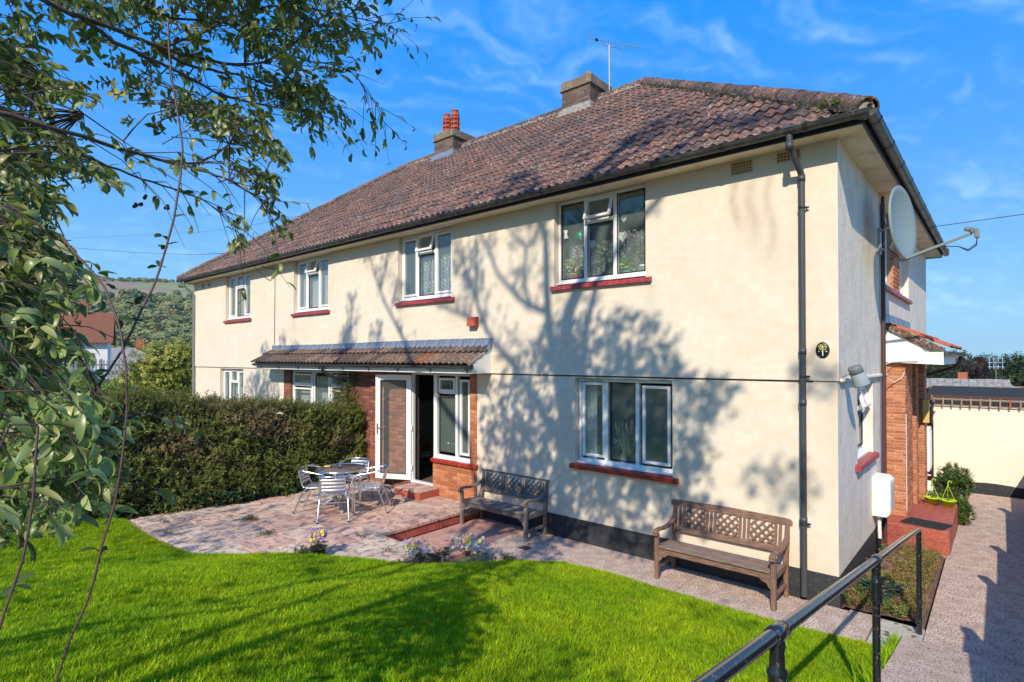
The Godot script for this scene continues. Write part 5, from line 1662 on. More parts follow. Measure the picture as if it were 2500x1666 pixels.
func build_lawn_grass():
	# grass: tufts of blades, thick enough to hide the turf
	var tufts := []
	for v in 5:
		var m := MB.new()
		m.smooth()
		for i in 15:
			var a := R(0, TAU)
			var p := Vector3(R(-0.03, 0.03), 0, R(-0.03, 0.03))
			var h := R(0.028, 0.060)
			var ln := Vector3(cos(a), 0, sin(a)) * h * R(0.2, 0.9)
			var sd := Vector3(-sin(a), 0, cos(a)).rotated(Vector3.UP, R(-0.8, 0.8)) * R(0.0020, 0.0036)
			var c := Color(0.31, 0.53, 0.006).lerp(Color(0.52, 0.64, 0.014), R(0, 1)) * R(0.75, 1.15)
			if R(0, 1) < 0.06: c = Color(0.36, 0.32, 0.10)
			m.col(c)
			var q := p + Vector3(0, h * 0.6, 0) + ln * 0.35
			var tp := p + Vector3(0, h, 0) + ln
			m.quad(p - sd, q - sd * 0.8, q + sd * 0.8, p + sd)
			m.tri(q - sd * 0.8, tp, q + sd * 0.8)
		tufts.append(m.done())
	var xf := [[], [], [], [], []]
	var cl := [[], [], [], [], []]
	var pat := FastNoiseLite.new()
	pat.seed = 8; pat.frequency = 0.55; pat.fractal_octaves = 3
	var n := 0
	while n < 100000:
		var x := R(-11.4, 0.67)
		var ze := edge_z(x)
		var z := ze + R(-0.03, 1.0) if n % 6 == 0 else R(0.8, 8.2)
		if z < ze - 0.03: continue
		var p := Vector3(x, lawn_y(x, z) - 0.004, z)
		var rel := cam_basis.inverse() * (p - CAM)
		if rel.z > -1.2 or absf(rel.x / rel.z) > 0.97: continue
		if -rel.z > 7.0 and R(0, 1) < 0.25: continue
		var k := n % 5
		var v := pat.get_noise_2d(x * 1.2, z * 1.2)
		var s := R(0.75, 1.25) * (1.0 + 0.25 * v)
		if z < ze + 0.10: s *= 0.8
		xf[k].append(Transform3D(rbasis(R(0, TAU), R(-0.2, 0.2), R(-0.2, 0.2), s), p))
		var t := clampf(0.5 + v * 0.9, 0, 1)
		cl[k].append(Color(0.72, 0.86, 0.8).lerp(Color(1.22, 1.08, 1.2), t) * R(0.5, 1.3))
		n += 1
	for k in 5:
		var o := many(self, "grass", tufts[k], M.grass, xf[k], cl[k])
		tag(o, ["short bright green mown grass of the lawn", "fresh green blades spread through the lawn", "thick green turf blades of the lawn", "sunlit lawn grass between the patio and the handrail", "fine grass blades covering the sloping lawn"][k], "grass", "grass blades of the lawn")
	# a longer unmown fringe against the ramp
	var fr := []
	for i in 130:
		var z := R(0.6, 3.2)
		fr.append(Transform3D(rbasis(R(0, TAU), R(-0.3, 0.3), R(-0.3, 0.3), R(1.4, 2.6)), Vector3(R(0.58, 0.67), (lawn_y(0.66, z) if z > 0.86 else 0.0), z)))
	var o := many(self, "long_grass", tufts[2], M.grass, fr)
	tag(o, "longer uncut grass growing along the left side of the concrete ramp", "grass")

func slab_piece(parent: Node, called: String, x0: float, x1: float, z0: float, z1: float, y: float, mt: Material, th := 0.05):
	var m := MB.new()
	m.bevel(Vector3.ZERO, Vector3(x1 - x0 - 0.016, th, z1 - z0 - 0.016), 0.004)
	var o := part(parent, called, m, mt, Vector3((x0 + x1) / 2, y - th / 2 + R(-0.003, 0.003), (z0 + z1) / 2))
	o.rotation = Vector3(R(-0.004, 0.004), 0, R(-0.004, 0.004))
	return o

func build_patio_and_paths():
	var bed := MB.new()
	bed.boxm(Vector3(-10.6, -0.2, 0.0), Vector3(-5.68, 0.165, 2.16))
	bed.boxm(Vector3(-10.6, -0.2, 2.161), Vector3(-4.3, 0.164, 4.9))
	var pt := struct("patio", bed, M.soil_dark)
	var P := 0.625
	var i0 := 0
	for k in 8:
		for j in 9:
			var x1 := -5.62 - P * j
			var x0 := x1 - P
			var z0 := 0.03 + P * k
			var z1 := z0 + P
			if z0 > edge_z((x0 + x1) / 2) + 0.1: continue
			if x0 < -8.1 and z0 < 0.5 and false: continue
			var cx := (x0 + x1) / 2
			var brickish := cx < -8.0 or z0 > 2.6 or (cx < -7.4 and z0 > 2.0)
			if not brickish or (j * 7 + k * 3) % 11 == 0:
				slab_piece(pt, "paving_slab", x0, x1, z0, z1, 0.2, M.slabs[0 if (j + k * 2) % 3 else 1])
			else:
				# block-patterned slabs, three rows of three bricks each, alternately laid
				var mt: Material = M.slabs[[2, 2, 1, 3][rng.randi() % 4]]
				var m := MB.new()
				var rot := (j + k) % 2 == 0
				for r in 4:
					for c in 3:
						var a := (P - 0.012) / 4.0
						var b := (P - 0.012) / 3.0
						var cc := Vector3(-P / 2 + 0.006 + (c + 0.5) * b, 0, -P / 2 + 0.006 + (r + 0.5) * a)
						var s := Vector3(b - 0.009, 0.046, a - 0.009)
						if rot: m.bevel(Vector3(cc.z, R(-0.002, 0.002), cc.x), Vector3(s.z, s.y, s.x), 0.005)
						else: m.bevel(cc + Vector3(0, R(-0.002, 0.002), 0), s, 0.005)
				part(pt, "block_slab", m, mt, Vector3(cx, 0.177 + R(-0.003, 0.003), (z0 + z1) / 2))
	for q in [[-5.62, -5.0, 2.53, 3.15], [-5.62, -4.98, 2.18, 2.52], [-4.97, -4.5, 2.18, 2.62], [-4.98, -4.6, 2.63, 3.0]]:
		slab_piece(pt, "paving_slab", q[0], q[1], q[2], q[3], 0.196, M.slabs[2])
	# red brick riser where the patio stops
	for k in 9:
		var m := MB.new()
		m.bevel(Vector3.ZERO, Vector3(0.05, 0.135, 0.228), 0.005)
		part(pt, "riser_brick", m, M.floor_red[rng.randi() % 3], Vector3(-5.672, 0.078, 0.16 + 0.235 * k))
	for k in 5:
		var m := MB.new()
		m.bevel(Vector3.ZERO, Vector3(0.228, 0.135, 0.05), 0.005)
		part(pt, "riser_brick", m, M.floor_red[rng.randi() % 3], Vector3(-5.52 + 0.235 * k, 0.078, 2.165))
	# apron of exposed-aggregate concrete along the house
	var ap := MB.new()
	ap.boxm(Vector3(-4.55, -0.25, 0.013), Vector3(-1.62, 0.0, 1.30))
	ap.boxm(Vector3(-1.612, -0.25, 0.013), Vector3(0.10, -0.002, 1.30))
	ap.boxm(Vector3(0.108, -0.25, -0.02), Vector3(0.36, 0.002, 1.30))
	var apron := struct("path", ap, M.concrete)
	slab_piece(apron, "concrete_slab", 0.365, 0.80, 0.0, 0.62, 0.004, M.old_concrete, 0.2)
	slab_piece(apron, "concrete_slab", 0.365, 0.685, 0.63, 1.05, 0.0, M.old_concrete, 0.2)
	var pk := MB.new()
	pk.bevel(Vector3(-5.10, -0.05, 0.95), Vector3(1.09, 0.10, 1.90), 0.006)
	var ps := part(apron, "pink_slab", pk, M.pink_slab)
	var hb := MB.new()
	for q in [[-5.05, 1.25, 0.035], [-4.87, 1.55, 0.05], [-5.12, 1.32, 0.02]]: hb.lathe(Vector3(q[0], 0.001, q[1]), [Vector2(0.001, 0.002), Vector2(q[2] * 0.9, 0.002), Vector2(q[2], 0)], 14)
	part(ps, "drain_spot", hb, M.dark)
	var dg := MB.new()
	dg.bevel(Vector3(-3.98, 0.003, 0.78), Vector3(0.16, 0.012, 0.14), 0.003)
	part(apron, "drain_cover", dg, M.brown_pipe)
	# side path and the ramp up the garden
	var zc := -8.05
	var sp := struct("pavement", ap_mesh([[0.80, 3.4, -1.75, 0.70], [0.80, 3.4, -3.95, -1.757], [0.84, 3.4, -6.0, -3.957], [0.84, 3.4, zc, -6.007]]), M.concrete)
	var rm := MB.new()
	var x0 := 0.665
	var x1 := 3.4
	for seg in [[0.60, 3.2], [3.208, 6.4], [6.408, 11.0]]:
		var a := ramp_y(seg[0]); var b := ramp_y(seg[1])
		rm.quad(Vector3(x0, a, seg[1] * 0 + seg[0]), Vector3(x1, a, seg[0]), Vector3(x1, b, seg[1]), Vector3(x0, b, seg[1]))
		rm.quad(Vector3(x0, a - 0.3, seg[0]), Vector3(x0, a, seg[0]), Vector3(x0, b, seg[1]), Vector3(x0, b - 0.3, seg[1]))
		rm.quad(Vector3(x1, a - 0.3, seg[0]), Vector3(x1, a, seg[0]), Vector3(x0, a, seg[0]), Vector3(x0, a - 0.3, seg[0]))
	struct("ramp", rm, M.concrete)
	# planting bed between the wall and the path
	var bd := MB.new()
	var rows := []
	for i in 13:
		var row := []
		for k in 40:
			var bx := 0.0 + 0.78 * i / 12.0
			var bz := -0.02 - 2.88 * k / 39.0
			row.append(Vector3(bx, 0.03 + 0.05 * sin(bx * 9 + bz * 4) * sin(bz * 5.0) * sin(PI * i / 12.0) + (R(-0.012, 0.012) if i > 0 and i < 12 else -0.05), bz))
		rows.append(row)
	bd.strip(rows)
	struct("soil", bd, M.soil)

func ap_mesh(list: Array) -> MB:
	var m := MB.new()
	for q in list: m.boxm(Vector3(q[0], -0.3, q[2]), Vector3(q[1], 0.0, q[3]))
	return m


# ---------------------------------------------------------------- benches, table, chairs, handrail
func bench(pos: Vector3, turn: float, label: String, w: int, L := 1.42) -> Node3D:
	var t := thing("garden_bench", label, "bench", pos, turn, "wooden benches by the house wall")
	var X: Material = M.wood[w][0]; var Y: Material = M.wood[w][1]; var Z: Material = M.wood[w][2]; var Q: Material = M.wood[w][3]
	var h := L / 2
	var pf := 0.25      # front legs, z
	var pb := -0.24     # rear legs
	for s in [-1.0, 1.0]:
		var m := MB.new()
		m.bevel(Vector3(s * h, 0.29, pf), Vector3(0.055, 0.58, 0.055), 0.006)
		part(t, "leg", m, Y)
		m = MB.new()
		m.bar(Vector3(s * h, 0, pb), Vector3(s * h, 0.44, pb + 0.005), 0.06, 0.05, Vector3.BACK, 0.006)
		m.bar(Vector3(s * h, 0.42, pb + 0.005), Vector3(s * h, 0.86, pb - 0.075), 0.055, 0.05, Vector3.BACK, 0.006)
		part(t, "leg", m, Y)
		m = MB.new()       # arm, swept and rounded at the front
		var pr := [Vector2(pb - 0.03, 0.665), Vector2(pb + 0.06, 0.635), Vector2(pb + 0.18, 0.602), Vector2(pb + 0.30, 0.602), Vector2(pb + 0.42, 0.618), Vector2(pf + 0.03, 0.612), Vector2(pf + 0.065, 0.585), Vector2(pf + 0.06, 0.555)]
		for i in pr.size() - 1:
			m.bar(Vector3(s * h, pr[i].y, pr[i].x), Vector3(s * h, pr[i + 1].y, pr[i + 1].x) + Vector3(0, 0.0005 * i, 0), 0.036, 0.066 + 0.0006 * i, Vector3.UP, 0.008)
		part(t, "armrest", m, Z)
		m = MB.new()
		m.bevel(Vector3(s * h, 0.365, 0.0), Vector3(0.034, 0.075, 0.44), 0.005)
		part(t, "side_rail", m, Z)
		m = MB.new()
		m.bevel(Vector3(s * h, 0.145, 0.0), Vector3(0.032, 0.045, 0.44), 0.005)
		part(t, "stretcher", m, Z)
		m = MB.new()       # shaped bracket under the apron
		m.prism([Vector3(s * (h - 0.027), 0.332, pf + 0.012), Vector3(s * (h - 0.027), 0.22, pf + 0.012), Vector3(s * (h - 0.055), 0.245, pf + 0.012), Vector3(s * (h - 0.075), 0.285, pf + 0.012), Vector3(s * (h - 0.12), 0.30, pf + 0.012), Vector3(s * (h - 0.16), 0.332, pf + 0.012)], Vector3(0, 0, -0.024))
		part(t, "bracket", m, X)
	var ap := MB.new()
	ap.bevel(Vector3(0, 0.37, pf + 0.006), Vector3(L - 0.056, 0.075, 0.028), 0.005)
	part(t, "apron", ap, X)
	for k in 6:
		var m := MB.new()
		var z := pf + 0.022 - 0.0765 * k
		m.bevel(Vector3(0, 0.420 - 0.006 * k, z), Vector3(L + 0.02 if k > 0 else L - 0.06, 0.022, 0.049), 0.005)
		part(t, "seat_slat", m, M.wood[0][0] if k % 3 != 1 or w == 0 else M.wood[1][0])
	# the back leans: a plane through its two rails
	var o := Vector3(0, 0.50, pb - 0.010)
	var up := Vector3(0, 0.985, -0.172)
	var lean := Basis(Vector3.RIGHT, up, Vector3.RIGHT.cross(up))
	var tr := MB.new()
	tr.prism([o + lean * Vector3(-h - 0.055, 0.335, -0.017), o + lean * Vector3(-h - 0.06, 0.38, -0.017), o + lean * Vector3(-h - 0.035, 0.408, -0.017), o + lean * Vector3(-h + 0.02, 0.415, -0.017), o + lean * Vector3(0, 0.43, -0.017), o + lean * Vector3(h - 0.02, 0.415, -0.017), o + lean * Vector3(h + 0.035, 0.408, -0.017), o + lean * Vector3(h + 0.06, 0.38, -0.017), o + lean * Vector3(h + 0.055, 0.335, -0.017)], lean.z * 0.036)
	part(t, "top_rail", tr, X)
	var lr := MB.new()
	lr.bevel(o + lean * Vector3(0, 0.035, 0), Vector3(L - 0.05, 0.07, 0.028), 0.005, lean)
	part(t, "back_rail", lr, X)
	var y0 := 0.072
	var y1 := 0.336
	var hh := y1 - y0
	var u := -h + 0.05
	var seq := ["s", "s", "l", "s", "s", "s", "l", "s", "s", "s", "l", "s", "s"]
	var lw := (L - 0.10 - 10 * 0.052) / 3.0
	for q in seq:
		if q == "s":
			var m := MB.new()
			m.bevel(o + lean * Vector3(u + 0.024, (y0 + y1) / 2, 0), Vector3(0.034, hh + 0.006, 0.020), 0.003, lean)
			part(t, "back_slat", m, Y)
			u += 0.052
		else:
			for dir in [1.0, -1.0]:
				for k in 5:
					# diagonal laths clipped to their frame
					var c := -0.5 + (k + 0.5) * 0.5 - 0.5
					var a := Vector2(-0.5, 0)
					var pts := []
					var off := -0.72 + 0.36 * k
					# line: y = x + off in the unit square, x,y in -0.5..0.5
					for cand in [Vector2(-0.5, -0.5 + off), Vector2(0.5, 0.5 + off), Vector2(-0.5 - off, -0.5), Vector2(0.5 - off, 0.5)]:
						if absf(cand.x) <= 0.501 and absf(cand.y) <= 0.501: pts.append(cand)
					if pts.size() < 2: continue
					var cx := u + lw / 2
					var A := o + lean * Vector3(cx + dir * pts[0].x * lw, (y0 + y1) / 2 + pts[0].y * hh, 0.006 * dir)
					var B := o + lean * Vector3(cx + dir * pts[1].x * lw, (y0 + y1) / 2 + pts[1].y * hh, 0.006 * dir)
					if A.distance_to(B) < 0.03: continue
					var m := MB.new()
					m.bar(A, B, 0.026, 0.010, lean.z.cross((B - A).normalized()), 0.002)
					part(t, "lattice_lath", m, Q)
			u += lw
	return t

func chair_proto() -> Node3D:
	var t := thing("bistro_chair", "", "chair", Vector3.ZERO, 0.0, "aluminium chairs round the patio table")
	var r := 0.0125
	var ring := [Vector3(-0.265, 0, 0.235), Vector3(-0.262, 0.58, 0.235), Vector3(-0.262, 0.635, 0.22), Vector3(-0.262, 0.66, 0.17), Vector3(-0.258, 0.685, 0.0), Vector3(-0.25, 0.71, -0.14)]
	for k in 9:
		var a := PI + PI * k / 8.0
		ring.append(Vector3(cos(a) * 0.245, 0.72 + 0.008 * sin(PI * k / 8.0), -0.16 + sin(a) * 0.14))
	var back := ring.slice(0, 6)
	back.reverse()
	for q in back: ring.append(q * Vector3(-1, 1, 1))
	var m := MB.new()
	m.tube(ring, r, 10)
	part(t, "arm_tube", m, M.alu)
	for s in [-1.0, 1.0]:
		m = MB.new()
		m.tube([Vector3(s * 0.245, 0, -0.31), Vector3(s * 0.225, 0.30, -0.19), Vector3(s * 0.222, 0.37, -0.155), Vector3(s * 0.222, 0.415, -0.10), Vector3(s * 0.225, 0.425, 0.0), Vector3(s * 0.235, 0.43, 0.16), Vector3(s * 0.258, 0.425, 0.225)], 0.012, 10)
		part(t, "leg", m, M.alu)
		m = MB.new()
		m.tube([Vector3(s * 0.205, 0.425, 0.10), Vector3(s * 0.20, 0.418, -0.10), Vector3(s * 0.195, 0.43, -0.165), Vector3(s * 0.19, 0.49, -0.20), Vector3(s * 0.178, 0.722, -0.268)], 0.010, 8)
		part(t, "back_upright", m, M.alu)
	m = MB.new()
	m.tube([Vector3(-0.232, 0.29, -0.195), Vector3(0.232, 0.29, -0.195)], 0.009, 8)
	m.tube([Vector3(-0.24, 0.40, 0.20), Vector3(0.24, 0.40, 0.20)], 0.009, 8)
	part(t, "stretcher", m, M.alu)
	for k in 4:
		var y := 0.495 + 0.058 * k
		var z := -0.202 - 0.0165 * k
		m = MB.new()
		var rows := [[], []]
		for i in 9:
			var x := -0.192 + 0.048 * i
			var bow := -0.030 * (1.0 - pow(x / 0.2, 2))
			rows[0].append(Vector3(x, y - 0.023, z + bow + 0.012)); rows[1].append(Vector3(x, y + 0.023, z - 0.013 + bow + 0.012))
		m.strip(rows)
		var off := Vector3(0, 0, -0.008)
		var rr := [[], []]
		for i in 9:
			rr[0].append(rows[1][i] + off); rr[1].append(rows[0][i] + off)
		m.strip(rr)
		m.strip([rows[1], rr[0]]); m.strip([rr[1], rows[0]])
		part(t, "back_slat", m, M.alu_slat)
	for k in 6:
		m = MB.new()
		m.bevel(Vector3(0, 0.437 - 0.004 * absf(k - 2.5), 0.185 - 0.066 * k), Vector3(0.42, 0.010, 0.054), 0.003)
		part(t, "seat_slat", m, M.alu_slat)
	for q in [Vector3(-0.265, 0, 0.235), Vector3(0.265, 0, 0.235), Vector3(-0.245, 0, -0.31), Vector3(0.245, 0, -0.31)]:
		m = MB.new()
		m.lathe(q, [Vector2(0.001, 0.0), Vector2(0.014, 0.0), Vector2(0.014, 0.02)], 10)
		part(t, "foot_cap", m, M.rubber)
	return t

func build_furniture():
	bench(Vector3(-4.87, 0.0, 0.295), 0.0, "grey weathered wooden bench with lattice back below the patio step", 0)
	bench(Vector3(-1.25, 0.0, 0.305), 0.0, "reddish brown wooden bench with lattice back nearest the house corner", 1)
	var base := 0.203
	var tc := Vector3(-7.40, base, 1.74)
	var t := thing("patio_table", "round bistro table with brown top and shiny aluminium rim on the patio", "table", tc)
	var m := MB.new()
	m.lathe(Vector3.ZERO, [Vector2(0.405, 0.690), Vector2(0.405, 0.700), Vector2(0.001, 0.700)], 40)
	part(t, "tabletop", m, M.brown_top)
	m = MB.new()
	m.lathe(Vector3.ZERO, [Vector2(0.402, 0.672), Vector2(0.42, 0.672), Vector2(0.428, 0.680), Vector2(0.430, 0.690), Vector2(0.427, 0.701), Vector2(0.418, 0.706), Vector2(0.404, 0.7045), Vector2(0.402, 0.672)], 48)
	m.lathe(Vector3.ZERO, [Vector2(0.001, 0.674), Vector2(0.402, 0.674)], 40)
	part(t, "rim", m, M.alu)
	for a in 4:
		m = MB.new()
		var d := Vector3(cos(a * PI / 2 + 0.5), 0, sin(a * PI / 2 + 0.5))
		m.tube([d * 0.032 + Vector3(0, 0.05, 0), d * 0.032 + Vector3(0, 0.66, 0), d * 0.14 + Vector3(0, 0.672, 0)], 0.013, 8)
		part(t, "column", m, M.alu)
		m = MB.new()
		m.smooth()
		var top := []
		var l := []
		var rr := []
		for i in 7:
			var u := i / 6.0
			var p := d * (0.03 + 0.33 * u) + Vector3(0, 0.20 * (1.0 - pow(u, 1.4)) + 0.03, 0)
			var sd := d.cross(Vector3.UP) * (0.028 + 0.012 * u)
			top.append(p + Vector3(0, 0.012, 0)); l.append(p - sd - Vector3(0, 0.028, 0)); rr.append(p + sd - Vector3(0, 0.028, 0))
		m.strip([l, top, rr, l])
		m.lathe(d * 0.36 + Vector3(0, 0.0, 0), [Vector2(0.001, 0.0), Vector2(0.035, 0.0), Vector2(0.035, 0.02), Vector2(0.02, 0.045), Vector2(0.001, 0.05)], 10)
		part(t, "foot", m, M.cast_grey)
	var places := [[Vector3(-6.93, base, 2.15), Vector3(-0.80, 0, -0.60), "aluminium slatted chair nearest the camera, its back turned to us"],
		[Vector3(-6.88, base, 1.47), Vector3(-0.70, 0, 0.71), "aluminium slatted chair right of the table, beside the door step"],
		[Vector3(-7.60, base, 2.08), Vector3(0.76, 0, -0.65), "aluminium slatted chair left of the table, beside the hedge"],
		[Vector3(-7.72, base, 1.28), Vector3(0.42, 0, 0.90), "aluminium slatted chair behind the table, mostly hidden by it"]]
	var proto := chair_proto()
	for i in 4:
		var c: Node3D = proto
		if i > 0:
			c = proto.duplicate()
			c.name = numbered("bistro_chair")
			add_child(c)
		c.position = places[i][0]
		c.rotation.y = atan2(places[i][1].x, places[i][1].z)
		c.set_meta("label", places[i][2])
	# things left on the table
	t = thing("hand_tool", "garden hand tool with yellow and black grip on the left of the table", "hand tool", tc + Vector3(-0.17, 0.725, 0.16), 0.9)
	m = MB.new()
	m.tube([Vector3(-0.06, 0, 0), Vector3(-0.02, 0.004, 0), Vector3(0.05, 0.0, 0)], [0.013, 0.016, 0.013], 10)
	part(t, "grip", m, mat(Color(0.60, 0.52, 0.08), 0.5))
	m = MB.new()
	m.tube([Vector3(0.045, 0, 0), Vector3(0.075, 0.0, 0)], 0.015, 10)
	m.tube([Vector3(-0.085, 0, 0), Vector3(-0.055, 0, 0)], 0.014, 10)
	part(t, "collar", m, M.rubber)
	m = MB.new()
	m.bar(Vector3(0.075, 0.004, 0), Vector3(0.13, 0.022, -0.02), 0.004, 0.022)
	m.bar(Vector3(0.13, 0.022, -0.02), Vector3(0.175, -0.008, -0.04), 0.004, 0.028)
	part(t, "blade", m, M.grey_metal)
	t = thing("hand_tool", "grey metal garden hand tool lying in the middle of the table", "hand tool", tc + Vector3(0.0, 0.722, 0.02), -0.75)
	m = MB.new()
	m.flat()
	m.bevel(Vector3(0, 0.004, 0), Vector3(0.15, 0.030, 0.055), 0.012)
	m.bevel(Vector3(-0.04, 0.020, 0.006), Vector3(0.08, 0.025, 0.036), 0.01, rbasis(0.2, 0, 0.15))
	part(t, "body", m, M.grey_metal)
	m = MB.new()
	m.tube([Vector3(0.06, 0.012, -0.01), Vector3(0.11, 0.018, 0.0), Vector3(0.15, 0.004, 0.012)], [0.010, 0.008, 0.005], 8)
	part(t, "handle", m, M.rubber)
	# curved iron boot-scrapers by the step
	for q in [[Vector3(-7.24, 0.20, 0.62), 0.1, "small black iron hoop standing before the door step"], [Vector3(-7.62, 0.20, 0.60), 0.3, "small black iron hoop at the left end of the door step"]]:
		var hm := MB.new()
		var pts := []
		for k in 9:
			var a := PI * k / 8.0
			pts.append(Vector3(cos(a) * 0.13, sin(a) * 0.14, 0))
		hm.tube(pts, 0.008, 7)
		var o := single("iron_hoop", hm, M.black, q[2], "hoop", q[0])
		o.rotation.y = q[1]

func build_handrail():
	var x := 0.757
	var t := thing("handrail", "black painted tubular handrail on three posts sloping down beside the path", "handrail", Vector3(x, 0, 0.16))
	var y := func(z: float) -> float: return 1.078 + 0.1445 * (z - 0.16)
	var m := MB.new()
	m.tube([Vector3(0, 0.0, 0), Vector3(0, 0.98, 0), Vector3(0, 1.045, -0.004), Vector3(0, 1.075, 0.025), Vector3(0, 1.085, 0.07), Vector3(0, y.call(1.6), 1.44), Vector3(0, y.call(2.70), 2.54)], 0.0245, 14)
	part(t, "rail", m, M.rail_black)
	m = MB.new()
	m.tube([Vector3(0, y.call(2.70), 2.54), Vector3(0, y.call(4.94), 4.78)], 0.0265, 14)
	part(t, "rail", m, M.rail_black)
	m = MB.new()
	m.tube([Vector3(0, y.call(4.94), 4.78), Vector3(0, y.call(7.2), 7.04)], 0.0265, 14)
	part(t, "rail", m, M.rail_black)
	for z in [2.76, 5.0]:
		var zz: float = z - 0.16
		var top: float = y.call(z)
		m = MB.new()
		m.tube([Vector3(0, ramp_y(z) - 0.1, zz), Vector3(0, top - 0.02, zz)], 0.0245, 14)
		part(t, "post", m, M.rail_black)
		m = MB.new()
		m.lathe(Vector3(0, top - 0.20, zz), [Vector2(0.025, -0.085), Vector2(0.037, -0.08), Vector2(0.039, -0.045), Vector2(0.033, -0.03), Vector2(0.033, 0.03), Vector2(0.038, 0.045), Vector2(0.037, 0.06), Vector2(0.029, 0.07), Vector2(0.027, 0.13), Vector2(0.031, 0.16), Vector2(0.024, 0.19)], 16)
		part(t, "socket", m, M.rail_black)
		m = MB.new()
		var d := Vector3(0, 0.143, 0.99).normalized()
		m.tube([Vector3(0, top, zz) - d * 0.055, Vector3(0, top, zz) - d * 0.05, Vector3(0, top, zz) + d * 0.05, Vector3(0, top, zz) + d * 0.055], [0.030, 0.034, 0.034, 0.030], 16)
		m.tube([Vector3(0, top, zz) - d * 0.075, Vector3(0, top, zz) - d * 0.062], 0.033, 16)
		part(t, "tee_joint", m, M.rail_black)


# ---------------------------------------------------------------- hedges, shrubs, trees
func sprig(n: int, L: float, leaf: float, wid: float, spread := 0.9) -> ArrayMesh:
	var m := MB.new()
	m.smooth()
	m.col(Color(0.55, 0.42, 0.30))
	var tip := Vector3(R(-0.2, 0.2) * L, L, R(-0.2, 0.2) * L)
	var sd := Vector3(leaf * 0.08, 0, 0)
	m.tri(-sd, tip, sd)
	for i in n:
		var u := 0.15 + 0.85 * (i + R(0, 0.6)) / n
		var a := i * 2.4 + R(-0.4, 0.4)
		var d := Vector3(cos(a), R(0.2, spread), sin(a)).normalized()
		var p := tip * u
		var s := d.cross(Vector3.UP).normalized() * wid * 0.5
		var k := R(0.75, 1.25)
		m.col(Color(k, k, k))
		var q := p + d * leaf * R(0.7, 1.2)
		var mid := p.lerp(q, 0.5) + Vector3(0, leaf * 0.12, 0)
		m.tri(p, mid - s, q); m.tri(p, q, mid + s)
	return m.done()

